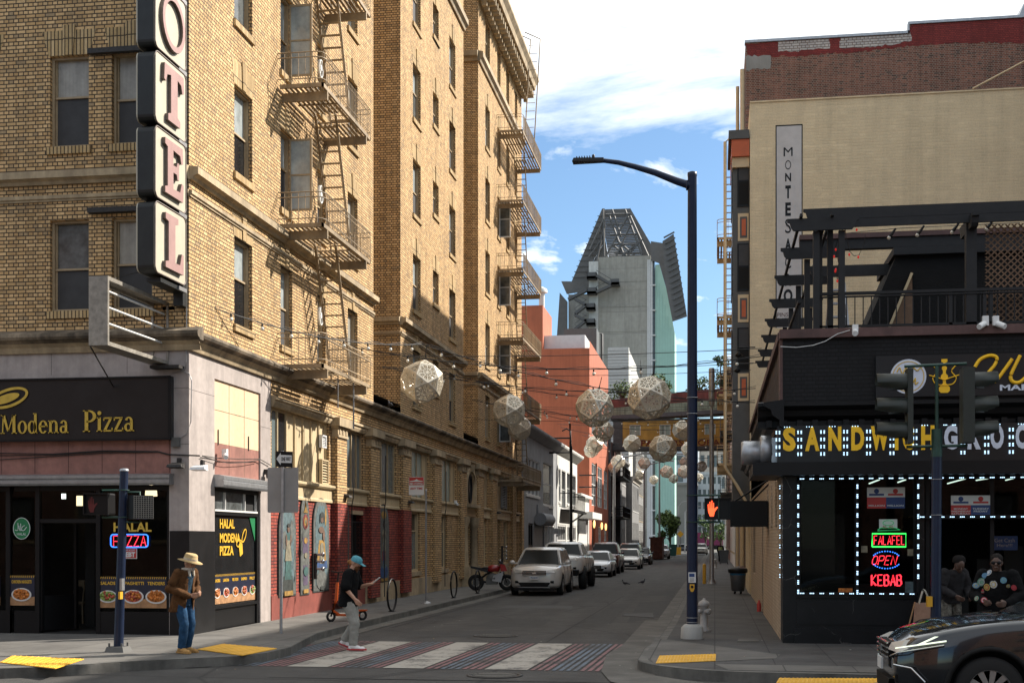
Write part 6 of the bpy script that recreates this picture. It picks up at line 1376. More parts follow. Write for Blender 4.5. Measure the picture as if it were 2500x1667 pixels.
b=MB();P=rrect(wX(272),wX(363),wZ(1335),wZ(1304),.06);b.tube([FW(a,z,.03)for a,z in P+P[:1]],.012,6);b.build('frame_tube','neon_blue',ns)
def linetext(name,s_,F,x0,x1,zc,h,m_,parent,r=.007,d=.03,dots=False,slant=0.0):
 G={'P':[[(0,0),(0,1),(.6,1),(.75,.85),(.75,.6),(.6,.47),(0,.47)]],'I':[[(.35,0),(.35,1)]],'Z':[[(0,1),(.75,1),(0,0),(.75,0)]],'A':[[(0,0),(.4,1),(.8,0)],[(.15,.35),(.65,.35)]],'O':[[(.4,0),(.1,.12),(0,.5),(.1,.88),(.4,1),(.7,.88),(.8,.5),(.7,.12),(.4,0)]],'E':[[(.7,0),(0,0),(0,1),(.7,1)],[(0,.5),(.55,.5)]],'N':[[(0,0),(0,1),(.75,0),(.75,1)]],'F':[[(0,0),(0,1),(.7,1)],[(0,.5),(.55,.5)]],'L':[[(0,1),(0,0),(.65,0)]],'K':[[(0,0),(0,1)],[(.7,1),(0,.45),(.75,0)]],'B':[[(0,0),(0,1),(.5,1),(.7,.85),(.65,.6),(.5,.52),(0,.52)],[(.5,.52),(.72,.4),(.75,.15),(.55,0),(0,0)]]}
 b=MB();n=len(s_);cw=(x1-x0)/n
 for i,c in enumerate(s_):
  for pl in G[c]:b.tube([F(x0+cw*i+cw*.12+p[0]*cw*.95+slant*h*p[1],zc+(p[1]-.5)*h,d)for p in pl],r,5)
 return b.build(name,m_,parent)
linetext('letter_tube','PIZZA',FW,wX(277),wX(360),wZ(1320),.20,'neon_red',ns,r=.009)
st=thing('sticker',FW(wX(322),wZ(1363),0),'small red and white EBT accepted sticker under the neon PIZZA sign','sticker')
b=MB();b.fbox(FW,wX(303),wX(335),wZ(1363),wZ(1337),.006,.010);b.build('backing','white_ink',st);b=MB();b.fbox(FW,wX(304.5),wX(333.5),wZ(1361.5),wZ(1338.5),.010,.012);b.build('field','red_sticker',st)
text('word','WE ACCEPT',FW,wX(319),wZ(1342.5),.035,'white_ink',st,d=.012,th=.003,width=.20);text('word','EBT',FW,wX(319),wZ(1353),.10,'white_ink',st,d=.012,th=.003,width=.2,bold=.04)
hl=thing('sticker',FW(wX(53),wZ(1316),0),'round green halal sticker on the window left of the pizza shop door','sticker')
b=MB();b.disc(FW,wX(53.5),wZ(1289),.185,.22,.006,0,32,.004);b.build('disc','green_sticker',hl);b=MB();b.ring(FW,wX(53.5),wZ(1289),.185,.22,.012,.010,n=32,th=.003)
for q in([(.11,.03),(.05,-.04),(.0,-.03),(.02,.03),(.07,.06)],[(-.02,.10),(-.015,-.02),(0,-.04)],[(-.06,.06),(-.04,-.03),(-.02,-.04)],[(-.08,.11),(-.075,-.01),(-.10,-.04),(-.14,-.03)]):stroke(b,FW,[(wX(53.5)+x,wZ(1289)+z)for x,z in q],.009,d=.012)
b.build('script','white_ink',hl);text('word','HALAL',FW,wX(53.5),wZ(1303),.05,'white_ink',hl,d=.010,th=.003,width=.2)
mat('shade_glow',(.9,.8,.6),.5,var=0,emit=(1,.80,.50),es=1.5);mat('white_glow',(.9,.9,.9),.5,var=0,emit=(.9,1,.95),es=2.2)
q=onY(369,1197,26.5);b=MB();b.lathe([(.13,-.12),(.12,0),(.06,.1),(.015,.13)],(q[0],26.5,q[1]),14);b.tube([(q[0],26.5,q[1]+.12),(q[0],26.5,3.3)],.01,4);b.build('pendant_lamp','shade_glow',None,('glowing cream pendant lamp behind the pizza shop front window','lamp'))
q=onY(155,1211,28);b=MB();
for k in range(3):b.box(q[0]-.05+.04*k,q[0]-.03+.04*k,28,28.02,q[1]-.06,q[1]+.06)
b.build('ceiling_lamp','white_glow',None,('small white lamp glowing inside above the pizza shop door','lamp'))
q=onY(196,1222,29);b=MB();b.box(q[0]-.10,q[0]+.12,29,29.04,q[1]-.12,q[1]+.12);b.build('menu_screen','shade_glow',None,('lit cream menu screen inside the pizza shop beside the door','screen'))
ch=thing('chair',(onY(190,1500,27.0)[0],27.0,.16),'dark wooden chair just inside the open pizza shop door','chair');C0=Vector(ch.location)
mat('chair_wood',(.20,.16,.10),.6,var=.15)
b=MB();b.box(C0.x-.22,C0.x+.22,26.8,27.22,.60,.64);b.build('seat','chair_wood',ch)
for sx_ in(-.2,.2):
 for sy_ in(-.17,.2):b=MB();b.bar((C0.x+sx_*1.1,27+sy_*1.1,.17),(C0.x+sx_,27+sy_,.6),.035,.035);b.build('leg','chair_wood',ch)
b=MB();b.tube([(C0.x+.2,26.83,.62),(C0.x+.25,26.83,1.05)],.018,6);b.tube([(C0.x+.2,27.18,.62),(C0.x+.25,27.18,1.05)],.018,6);b.box(C0.x+.22,C0.x+.27,26.78,27.24,.96,1.1);b.box(C0.x-.1,C0.x+.25,27.19,27.21,.98,1.12);b.build('backrest','chair_wood',ch)
b=MB();c_=[(421,911),(440,907),(452,900),(455,880),(456,640)];P=[onY(x,y,HY-.03)for x,y in c_];b.tube([(p[0],HY-.03,p[1])for p in P],.010,5)
c_=[(440,905),(462,912),(468,930),(466,1030),(455,1060),(440,1068)];P=[onY(x,y,HY-.03)for x,y in c_];b.tube([(p[0],HY-.03,p[1])for p in P],.010,5);b.build('conduit','grey_metal',None,('thin bent metal conduit climbing the granite corner of the pizza shop','conduit'))
b=MB();p=onY(429,1079,HY-.05);b.box(p[0]-.08,p[0]+.08,HY-.1,HY,p[1]-.09,p[1]+.09);b.build('junction_box','bay_grey',None,('grey junction box at the right end of the Modena Pizza sign','junction box'))
b=MB()
for dz in(0,-.05,.03):P=[onY(x,y,HY-.04)for x,y in((-20,1112-dz*200),(130,1110),(250,1102),(385,1102),(412,1109),(488,1112))];b.tube([(p[0],HY-.04,p[1]+dz*(.6 if i in(1,2)else .15))for i,p in enumerate(P)],.009,4)
P=[onX(x,y,HX+.04)for x,y in((494,1112),(530,1118),(580,1120),(634,1120),(660,1135))];b.tube([(HX+.04,p[0],p[1])for p in P],.010,5)
P=[onX(x,y,HX+.06)for x,y in((494,1113),(530,1125),(560,1130),(600,1128),(634,1122))];b.tube([(HX+.06,p[0],p[1])for p in P],.009,4)
b.build('cable','iron',None,('black cables sagging across the pink band under the pizza sign','cable'))
def flood(px_,py_,F,plane,label,m_='bay_grey',aim=1):
 a,z=plane(px_,py_);t=thing('floodlight',F(a,z,0),label,'floodlight');b=MB();b.fbox(F,a-.03,a+.03,z,z+.12,0,.1);b.build('bracket','iron',t)
 b=MB();b.hexa([F(a-.14,z-.09,.10),F(a+.14,z-.09,.10),F(a+.16,z-.07,.32),F(a-.16,z-.07,.32),F(a-.12,z+.03,.08),F(a+.12,z+.03,.08),F(a+.14,z-.02,.3),F(a-.14,z-.02,.3)]);b.build('lamp_body',m_,t)
pY_=lambda x,y:onY(x,y,HY);pXx=lambda x,y:onX(x,y,HX)
flood(440,1133,FF,pY_,'dark floodlight on the granite pier under the cables','iron');flood(504,1140,FY(HY-.15,-1),pY_,'white topped lamp at the very corner of the pizza shop','white_plastic')
flood(645,1158,FS,pXx,'black floodlight on the granite edge above the grey sign back','iron')
flood(600+770/3.357,1200+25/3.357,FS,pXx,'black floodlight over the red brick wall between two murals','iron');flood(600+1300/3.357,1200+75/3.357,FS,pXx,'floodlight with a lit lens over the last mural','iron')
flood(600+2035/3.357,1200+165/3.357,FS,pXx,'floodlight near the far end of the hotel ground storey','iron');flood(600+2195/3.357,1200+185/3.357,FS,pXx,'floodlight at the last hotel bay before the grey building','iron')
def secam(pos,d,label,m_='white_plastic'):
 t=thing('security_camera',pos,label,'camera');b=MB();P=Vector(pos);D=Vector(d);b.box(P.x-.05,P.x+.05,P.y-.05,P.y+.05,P.z-.05,P.z+.12);b.build('bracket',m_,t);b=MB();b.tube([P+D*.03,P+D*.22],[.055,.05],10);b.build('camera_body',m_,t)
p=onX(600+1690/3.357,1200+95/3.357,HX);secam((HX+.15,p[0],p[1]),(.5,-.8,-.2),'white camera over the arched hotel doorway')
p=onX(536,1110,HX);secam((HX+.12,p[0],p[1]),(.4,-.8,-.3),'small white camera between the cables on the shop corner')
p=onY(1750+1058/3.136,410+400,SY-.15);secam((p[0],SY-.18,p[1]),(-.1,-.9,-.3),'round white camera under the black shop parapet')
for i,(x,y)in enumerate(((2402,1172/1.5),(2430,785))):
 p=onY(x if i else 2405,786,SY-.1);secam((p[0],SY-.12,p[1]-.02),(-.6 if i==0 else .6,-.6,-.4),'white twin camera head on the parapet, left one' if i==0 else 'white twin camera head on the parapet, right one')
b=MB();P=[onY(x,y,SY-.12)for x,y in((2075,806),(2045,815),(2015,833),(1985,843),(1945,848),(1905,846))];b.tube([(p[0],SY-.12,p[1])for p in P],.008,4);b.build('cable','white_frame',None,('thin white cable drooping from the round camera on the black brickwork','cable'))
def vcol(name,c):mat(name,tuple(q*.55 for q in c),.75,var=.35,vs=9)
for nme,c in(('mural_stone',(.16,.17,.155)),('mural_teal',(.05,.15,.14)),('mural_gold',(.50,.28,.05)),('mural_blue',(.03,.10,.28)),('mural_flesh',(.22,.12,.075)),('mural_red',(.33,.05,.04)),('mural_dark',(.035,.045,.04)),('mural_sky',(.13,.21,.23)),('mural_cream',(.34,.30,.20)),('mural_purple',(.13,.09,.17))):vcol(nme,c)
def mural(p0,p1,ytop,ybot,label,layers,pr=.04):
 a0,z0=onX(p0,ybot,HX);a1,_=onX(p1,ybot,HX);z1=onX(p0,ytop,HX)[1];w_=a1-a0;h_=z1-z0;c_=(a0+a1)/2
 t=thing('mural_panel',(HX+pr,c_,z0),label,'mural');sh_=min(w_*.9,h_*.3)
 def arch(k,d0,d1,mb,mi=0,base=0.0):
  hw_=w_/2*k;s_=h_-sh_;P=[(c_-hw_,z0+h_*base+(1-k)*w_/2),(c_+hw_,z0+h_*base+(1-k)*w_/2),(c_+hw_,z0+s_)]
  for j in range(1,7):u=j/7;P.append((c_+hw_*math.cos(u*math.pi/2)**.8,z0+s_+sh_*(1-(1-k)*.9)*math.sin(u*math.pi/2)**1.1))
  P.append((c_,z0+h_-(1-k)*w_*.6))
  for j in range(6,0,-1):u=j/7;P.append((c_-hw_*math.cos(u*math.pi/2)**.8,z0+s_+sh_*(1-(1-k)*.9)*math.sin(u*math.pi/2)**1.1))
  P.append((c_-hw_,z0+s_));mb.prism(P,FS,d0,d1,mi)
 b=MB();arch(1,0,pr,b);b.build('board','mural_dark',t)
 b=MB();arch(.94,pr,pr+.004,b);b.build('stone_border','mural_stone',t)
 b=MB();arch(.74,pr+.004,pr+.008,b);b.build('background',layers[0],t)
 dd=pr+.008;names={}
 for k,(m_,shp)in enumerate(layers[1:]):
  b=MB();dd+=.0015
  for q in shp:
   dd+=.0011
   if len(q)==4 and not isinstance(q[0],tuple):b.disc(FS,c_+q[0]*w_,z0+q[1]*h_,q[2]*w_,q[3]*h_,dd,0,18,.002)
   else:b.prism([(c_+x*w_,z0+y*h_)for x,y in q],FS,dd,dd+.002)
  b.build('painted_figure' if k else 'painted_ground',m_,t)
robe=lambda y0,y1,w0,w1:[(-w0,y0),(w0,y0),(w1,y1),(-w1,y1)]
mural(677,719,1225,1458,'widest left mural, a woman in a teal dress, partly behind the sign post',['mural_sky',('mural_stone',[(0,.10,.36,.10),(-.2,.6,.12,.1),(.22,.7,.1,.12)]),('mural_dark',[robe(.03,.22,.3,.25)]),('mural_teal',[robe(.18,.42,.20,.14),(0,.62,.12,.06)]),('mural_cream',[robe(.38,.60,.20,.10)]),('mural_flesh',[(0,.72,.07,.035),(-.12,.6,.04,.06),(.12,.6,.04,.06)]),('mural_dark',[(0,.76,.08,.022)]),('mural_gold',[[(-.25,.01),(.25,.01),(.25,.06),(-.25,.06)]])])
mural(730,752,1209,1453,'slim mural with a yellow star on top of a red sun disc',['mural_stone',('mural_purple',[robe(.42,.58,.3,.3),robe(.1,.3,.25,.25)]),('mural_red',[(0,.74,.3,.075)]),('mural_gold',[(0,.74,.18,.045),[(-.12,.83),(.12,.83),(0,.96)],[(-.25,.83),(.25,.83),(0,.9)],(0,.55,.2,.03)]),('mural_cream',[(0,.74,.08,.02),(0,.4,.16,.03)]),('mural_teal',[(0,.24,.24,.05)]),('mural_gold',[[(-.28,.02),(.28,.02),(.28,.06),(-.28,.06)]])])
mural(761,800,1213,1446,'tall mural of a dark haired figure in gold and grey robes',['mural_sky',('mural_gold',[robe(.28,.55,.32,.16),(.25,.8,.05,.1)]),('mural_stone',[robe(.05,.50,.22,.10),(0,.12,.34,.10)]),('mural_blue',[robe(.25,.33,.34,.3)]),('mural_cream',[robe(.3,.52,.12,.07)]),('mural_flesh',[(0,.78,.10,.045),(-.05,.66,.16,.035),(.1,.6,.07,.06)]),('mural_dark',[(0,.82,.12,.03),(-.11,.78,.03,.05),(.11,.78,.03,.05)]),('mural_dark',[robe(.02,.06,.1,.1)])])
mural(832,849,1219,1425,'narrow dark mural between the spotlight and the barred opening',['mural_dark',('mural_purple',[(0,.83,.22,.07)]),('mural_teal',[(0,.68,.25,.06),robe(.05,.2,.25,.2)]),('mural_red',[(0,.5,.25,.06)]),('mural_gold',[(0,.3,.2,.05),[(-.2,.24),(.2,.24),(0,.16)]]),('mural_stone',[(0,.5,.12,.03),(0,.83,.1,.03)])])
mural(919,947,1228,1423,'rightmost mural of a robed figure above a blue orb',['mural_stone',('mural_gold',[(0,.86,.22,.05)]),('mural_red',[robe(.28,.55,.14,.12)]),('mural_cream',[robe(.40,.66,.16,.09),(0,.62,.17,.05)]),('mural_blue',[robe(.2,.52,.07,.05),(0,.14,.34,.09)]),('mural_sky',[(0,.21,.2,.03)]),('mural_flesh',[(0,.74,.06,.03),(0,.6,.1,.02)]),('mural_dark',[(0,.775,.08,.02)]),('mural_gold',[[(-.3,.02),(.3,.02),(.3,.055),(-.3,.055)]])])
Fn=FY(SY+.10,-1);nX=lambda p:onY(p,900,SY+.10)[0];nZ=lambda y:onY(2170,y,SY+.10)[1]
t=thing('neon_sign',Fn(nX(2169),nZ(1335),0),'red FALAFEL in a green dotted frame in the shop window','neon sign')
P=[(nX(2129),nZ(1334)),(nX(2211),nZ(1334)),(nX(2211),nZ(1302)),(nX(2129),nZ(1302))];b=MB();b.tube([Fn(a,z,.03)for a,z in P+P[:1]],.014,6);b.build('frame_tube','neon_green',t)
linetext('letter_tube','FALAFEL',Fn,nX(2132),nX(2210),nZ(1318),.155,'neon_red',t,r=.008)
t=thing('neon_sign',Fn(nX(2160),nZ(1385),0),'red slanted OPEN in a blue dotted oval in the shop window','neon sign')
b=MB();n_=34
for k in range(n_):
 th_=2*math.pi*k/n_
 if abs(math.sin(th_))<.45:continue
 b.ball(Fn(nX(2163)+.255*math.cos(th_),nZ(1366)+.155*math.sin(th_),.03),.012,0,6,4)
b.build('frame_dots','neon_blue',t);linetext('letter_tube','OPEN',Fn,nX(2125),nX(2188),nZ(1367),.16,'neon_red',t,r=.008,slant=.25)
t=thing('neon_sign',Fn(nX(2163),nZ(1430),0),'bright red KEBAB without a frame at the bottom of the shop window','neon sign')
for r_,d_ in((.009,.03),(.009,.045)):linetext('letter_tube','KEBAB',Fn,nX(2125)+(d_-.03)*.6,nX(2202)+(d_-.03)*.6,nZ(1416)+(d_-.03)*.5,.19,'neon_red',t,r=r_,d=d_)
t=thing('neon_sign',Fn(nX(2168),nZ(1296),0),'unlit green HALAL hot dog shaped tube sign above FALAFEL','neon sign')
b=MB();b.fbox(Fn,nX(2146),nX(2190),nZ(1289),nZ(1267),.02,.03);b.build('panel','white_ink',t);b=MB();b.tube([Fn(nX(2142),nZ(1293),.04),Fn(nX(2150),nZ(1288),.04),Fn(nX(2185),nZ(1288),.04),Fn(nX(2197),nZ(1293),.04),Fn(nX(2142),nZ(1295),.04)],.008,5);b.ring(Fn,nX(2168),nZ(1276),.10,.05,.012,.03,th=.008,n=16);b.build('tube','neon_dim',t)
linetext('letter_tube','ALAL',Fn,nX(2153),nX(2184),nZ(1285),.05,'red_sticker',t,r=.005,d=.045)
def lotto(px_,py_,Ff,XX,ZZ,words,label,w=.44,h=.35):
 t=thing('poster',Ff(XX(px_),ZZ(py_)-h/2,0),label,'poster');x,z=XX(px_),ZZ(py_)
 b=MB();b.fbox(Ff,x-w,x+w,z+.02,z+h/2*1.1,0,.006);b.build('white_heads','white_ink',t)
 for s_,m_,ws in((-1,'red_sticker',words[0]),(1,'menu_blue',words[1])):
  b=MB();b.fbox(Ff,*(sorted((x,x+s_*w))),z-h/2,z+.02,0,.0065);b.build('colour_field',m_,t)
  for k,wd in enumerate(ws):text('word',wd,Ff,x+s_*w/2,z-.045-.045*k if len(ws)>1 else z-h/2+.05,.032,'white_ink',t,d=.007,th=.002,width=min(.34,len(wd)*.04),bold=.02)
  b=MB();b.ball(Ff(x+s_*w/2,z+.13,.006),.045,0,8,6,sc=(1,.2,1));b.fbox(Ff,x+s_*w/2-.13,x+s_*w/2+.13,z+.05,z+.085,.006,.009);b.build('logo','menu_blue' if s_<0 else 'red_sticker',t)
mat('menu_blue',(.015,.05,.17),.5,var=.05)
lotto(2163,1216,Fn,nX,nZ,(['MILLION'],['MILLION']),'red and blue lottery poster with MILLION on both halves, above the neon signs',.33,.36)
lotto(2370,1236,Fn,nX,nZ,(['MONDAY','WEDNESDAY','SATURDAY'],['TUESDAY','FRIDAY']),'red and blue lottery poster listing weekdays in the right shop window',.34,.35)
p=onY(2452,1325,25.0);t=thing('poster',(p[0],25,p[1]),'small blue Get Cash Here sign hanging inside the shop door','sign');Fg=FY(25.0,-1)
b=MB();b.fbox(Fg,p[0]-.23,p[0]+.23,p[1]-.13,p[1]+.13,0,.02);b.build('panel','menu_blue',t)
text('word','Get Cash',Fg,p[0],p[1]+.05,.07,'grey_metal',t,d=.021,th=.003,width=.36);text('word','Here!!!',Fg,p[0],p[1]-.04,.06,'grey_metal',t,d=.021,th=.003,width=.27)
for i,(p0,y0,w_,h_,m_,lb)in enumerate(((2064,1444,.25,.12,'food_orange','orange label at the bottom of the left shop pane'),(2222,1435,.18,.24,'mural_sky','pale blue flyer at the bottom right of the neon pane'),(2110,1340,.11,.12,'mural_cream','small yellow note left of the FALAFEL sign'),(2223,1348,.11,.12,'mural_cream','small yellow note right of the FALAFEL sign'))):
 b=MB();b.fbox(Fn,nX(p0)-w_/2,nX(p0)+w_/2,nZ(y0)-h_/2,nZ(y0)+h_/2,.01,.016);b.build('note',m_,None,(lb,'note'))
mat('lantern_metal',(.66,.60,.48),.35,metal=.35,var=.08,vs=4,coord='Object')
phi=(1+5**.5)/2
def icosidodeca():
 V=[]
 for s in(-1,1):V+=[(0,0,s*phi),(0,s*phi,0),(s*phi,0,0)]
 for a in(-1,1):
  for b_ in(-1,1):
   for c in(-1,1):V+=[(a*.5,b_*phi/2,c*phi*phi/2),(a*phi*phi/2,b_*.5,c*phi/2),(a*phi/2,b_*phi*phi/2,c*.5)]
 V=[Vector(v).normalized()for v in V];bm=bmesh.new();vs=[bm.verts.new(v)for v in V]
 bmesh.ops.convex_hull(bm,input=vs);bmesh.ops.dissolve_limit(bm,angle_limit=.02,verts=bm.verts,edges=bm.edges)
 F=[[Vector(v.co)for v in f.verts]for f in bm.faces];bm.free();return F
def lantern_mesh():
 b=MB()
 for f in icosidodeca():
  n=len(f);c=sum(f,Vector())/n;nr=c.normalized();e1=(f[0]-c).normalized();e2=nr.cross(e1)
  inr=min(((f[i]+f[(i+1)%n])/2-c).length for i in range(n));T=.014
  def plate(pts):b.add([tuple(p)for p in pts],[tuple(range(len(pts)))])
  k=1-.05/inr
  for i in range(n):
   p,q=f[i],f[(i+1)%n];plate([p,q,c+(q-c)*k,c+(p-c)*k])
  pl=lambda r,t:c+e1*(r*math.cos(t))+e2*(r*math.sin(t))
  if n==5:
   k2,k3=.86,.79
   for i in range(n):p,q=f[i],f[(i+1)%n];plate([c+(p-c)*k2,c+(q-c)*k2,c+(q-c)*k3,c+(p-c)*k3])
   R0=inr*.97
   for i in range(20):
    t=2*math.pi*i/20;w=.030;
    if i%2==0:plate([pl(inr*.50,t-.06),pl(inr*.80,t-.13),pl(inr*.80,t+.13),pl(inr*.50,t+.06)])
    else:plate([pl(inr*.48,t-.035),pl(inr*.80,t-.035),pl(inr*.80,t+.035),pl(inr*.48,t+.035)])
   for i in range(10):
    t0,t1=2*math.pi*i/10,2*math.pi*(i+1)/10
    plate([pl(inr*.42,t0),pl(inr*.50,t0),pl(inr*.50,t1),pl(inr*.42,t1)]);plate([pl(0,t0),pl(inr*.13,t0),pl(inr*.13,t1)][0:3]);tm=t0;plate([pl(inr*.12,tm-.25),pl(inr*.43,tm-.10),pl(inr*.43,tm+.10),pl(inr*.12,tm+.25)])
   for i in range(n):tt=math.atan2((f[i]-c).dot(e2),(f[i]-c).dot(e1));plate([pl(inr*.76,tt-.16),pl(inr*1.0,tt-.05),pl(inr*1.0,tt+.05),pl(inr*.76,tt+.16)])
  else:
   k2,k3=.70,.58
   for i in range(n):p,q=f[i],f[(i+1)%n];plate([c+(p-c)*k2,c+(q-c)*k2,c+(q-c)*k3,c+(p-c)*k3]);plate([c+(p-c)*k,c+(p-c)*.66+(q-p)*.04,c,c+(p-c)*.66+(f[i-1]-p)*.04])
   for i in range(n):m_=(f[i]+f[(i+1)%n])/2;d_=(f[(i+1)%n]-f[i]).normalized()*.03;plate([m_-d_,m_+d_,c+d_*.5,c-d_*.5])
 return b
lamps=[(1030,932,110),(1243,1003,84),(1268,1045,62),(1451.5,995.4,97),(1585.5,971,110),(1472,1051.5,56),(1451.5,1084.7,44),(1436,1098.7,38),(1543,1082.6,45),(1618.6,1095,70),(1667,1050,52),(1682,1096,40),(1509,1127,36),(1499,1140,31),(1573,1130,31),(1563,1159,26),(1596,1171,23),(1627.6,1151,33),(1644,1167.6,25),(1672,1128,29),(1671,1151,34),(1713,1138,28),(1706.6,1165,22)]
LP=[]
names_=['large pierced metal lantern nearest the hotel wall, in front of its second wing','pierced metal lantern with one brightly lit white face, left of the orange building','pierced lantern half hidden behind the one with the bright white face','large pierced lantern before the orange building with a dark patch on its right','largest pierced lantern, in front of the rusty skybridge','lantern just below the one with the dark patch','upper of two overlapping lanterns on the orange building edge','lower left of two overlapping lanterns on the orange building edge','lantern in front of the first letters of the yellow skybridge','big lantern below the middle of the yellow skybridge','lantern at the top of the yellow skybridge, left of the lamp post','lantern touching the left side of the blue lamp post below the yellow skybridge','grey lantern above a street lamp arch, upper one of a pair','grey lantern over a pole top, lower one of a pair','small white sided lantern in the middle, below the yellow skybridge','small lantern left of the red brick pigeon perch, under the white sided one','small lantern lowest in the middle of the street','lantern with a bright white side just left of the mint glass','small lantern touching the lower right of the bright white sided one','small lantern close left of the lamp post, upper one','lantern close left of the lamp post, lower one','small lantern just right of the blue lamp post, upper one','smallest lantern just right of the blue lamp post, lower one']
proto=None;D0=1.2;rl=random.Random(11)
for i,(px_,py_,dia)in enumerate(lamps):
 D_=FPX*D0/dia;u=(px_-AX)/FPX;x=D_*(-SA+CA*u);y=D_*(CA+SA*u);z=CAMH+(HY0-py_)*D_/FPX;x=max(-9.4,min(.6,x));LP.append((x,y,z))
 if proto is None:
  proto=thing('lantern',(x,y,z),names_[i],'lantern','pierced metal lanterns hung over the street',local=True)
  m_=lantern_mesh();o=m_.build('pierced_shell','lantern_metal',proto,recalc=False);o.data.transform(Matrix.Scale(D0/2,4))
  md=o.modifiers.new('s','SOLIDIFY');md.thickness=.008;me=evalmesh(o);o.modifiers.clear();o.data=me
  b=MB();b.tube([(0,0,.58),(0,0,.95)],.012,5);b.tube([(-.08,0,.58),(0,0,.72),(.08,0,.58)],.008,4);b.build('hanger','iron',proto);t=proto
 else:t=copy_tree(proto,None,(x,y,z),None,names_[i])
 t.rotation_euler=(rl.uniform(-.3,.3),rl.uniform(-.3,.3),rl.uniform(0,6.28))
proto.rotation_euler=(.15,.1,.5)
mat('bulb',(.75,.72,.62),.15,var=0,spec=.9);mat('cable_black',(.012,.012,.012),.6,var=0)
def festoon(p,q,sag,n,label,bulbs=True,r=.012,braid=True):
 p,q=Vector(p),Vector(q);t=thing('festoon_light' if bulbs else 'span_cable',p,label,'string light' if bulbs else 'cable','light strings across the street' if bulbs else None)
 f=lambda u:p.lerp(q,u)-Vector((0,0,sag*4*u*(1-u)))
 b=MB();b.tube([f(k/24)for k in range(25)],r,4)
 if braid:b.tube([f(k/24)+Vector((0,0,.035*math.sin(k*1.9)+.03))for k in range(25)],r*.6,4)
 b.build('cable','cable_black',t)
 if bulbs:
  for k in range(n):
   c=f((k+.5)/n);b=MB();b.tube([c,c-Vector((0,0,.07))],.022,6);b.ball(c-Vector((0,0,.12)),.045,1,8,6);b.build('bulb',['cable_black','bulb'],t)
specs_=[]
pA=lambda px_,py_:(HX,*onX(px_,py_,HX));pB=lambda px_,py_:(SX-.2,*onX(px_,py_,SX-.2))
a_=pA(524,752)
lab=['string of bulbs leaving the hotel wall nearest the camera and drooping along it','string of bulbs crossing the street at the largest lantern','string of bulbs from the hotel to the near right wall below the pergola','string of bulbs in front of the orange building, upper','string of bulbs in front of the orange building, middle','string of bulbs in front of the orange building, lower','string of bulbs under the yellow skybridge','string of bulbs at the far lanterns']
festoon(a_,(LP[0][0],LP[0][1],LP[0][2]+1.0),.25,8,lab[0]);festoon((LP[0][0],LP[0][1],LP[0][2]+1.0),(SX-.1,37,5.9),.35,9,'string of bulbs from the nearest lantern across to the right wall')
for i,(y,za,zb,sg)in enumerate(((34.3,7.4,6.9,.5),(39.0,7.4,6.6,.4),(47,8.3,7.2,.5),(54,8.0,7.3,.5),(63,8.9,8.0,.6),(74,9.4,8.6,.6),(86,9.6,9.0,.6),(100,10.2,9.6,.7),(118,10.5,9.8,.7))):
 festoon((HX,y,za),(SX,y+.6,zb),sg,9,f"string of bulbs over the street, {['first','second','third','fourth','fifth','sixth','seventh','eighth','ninth'][i]} from the camera beyond the near one")
for k,i in enumerate((1,3,4,5,9,10,6,8,12,14,17)):
 x,y,z=LP[i];festoon((HX,y,z+1.35),(SX,y,z+1.25),.12,0,f"thin black span wire carrying lanterns, {['first','second','third','fourth','fifth','sixth','seventh','eighth','ninth','tenth','eleventh'][k]} of the wires without bulbs",bulbs=False,r=.009,braid=False)
def gpos(px_,py_,z=.15):return onG(px_,py_,z)
LX,LY=gpos(1690,1558);zl=lambda y:onY(1690,y,LY)[1];F_l=FY(LY-.12,-1);lx=lambda p,yy=LY:onY(p,900,yy)[0]
lamp=thing('street_lamp',(LX,LY,.15),'tall dark blue street lamp with a curved arm at the right hand kerb','street lamp')
b=MB();b.lathe([(.105,.15),(.10,3),(.085,8.9),(.09,8.92),(.09,8.98),(.05,9.0)],(LX,LY,0),18)
for y in(971,1010,1507,1518):b.torus((LX,LY,zl(y)),.103,.008,'Z',18,5,1)
b.build('pole',['navy','galv'],lamp)
b=MB();b.lathe([(.22,.15),(.21,.36),(.15,.42),(.11,.43)],(LX,LY,0),8);b.build('base','concrete',lamp)
b=MB();A=[(1690,455),(1650,440),(1600,418),(1550,401),(1510,389),(1470,382)];b.tube([(lx(x),LY,zl(y))for x,y in A],[.075,.07,.06,.052,.046,.042],10);b.torus((LX-.1,LY,zl(452)),.08,.02,'X',14,6);b.build('arm','navy',lamp)
b=MB();xa,xb,zc=lx(1398),lx(1474),zl(382);b.hexa([(xa,LY-.13,zc-.02),(xb,LY-.07,zc-.03),(xb,LY+.07,zc-.03),(xa,LY+.13,zc-.02),(xa+.03,LY-.10,zc+.05),(xb,LY-.05,zc+.045),(xb,LY+.05,zc+.045),(xa+.03,LY+.10,zc+.05)])
for k in range(6):x=xa+.08+k*.05;b.box(x,x+.015,LY-.1,LY+.1,zc+.05,zc+.075)
b.lathe([(.03,0),(.03,.05),(.02,.07)],((xa+xb)/2+.1,LY,zc+.05),8);b.build('lamp_head','black_metal',lamp)
cs=thing('crossing_signal',(lx(1751),LY,2.3),'pedestrian signal showing a lit orange hand on the blue street lamp','pedestrian signal')
def ped_signal(t,x0,x1,z0,z1,Y_,dep=.22,mesh=False):
 F=FY(Y_,-1);b=MB();b.prism(rrect(x0,x1,z0,z1,.03,3),F,-dep,0);b.build('housing','black_metal',t)
 b=MB();
 for(p0,p1,q0,q1)in((x0,x0+.02,z0,z1),(x1-.02,x1,z0,z1),(x0+.02,x1-.02,z1-.02,z1),(x0+.02,x1-.02,z0,z0+.02)):b.fbox(F,p0,p1,q0,q1,.001,.05)
 b.build('hood','black_metal',t);return F
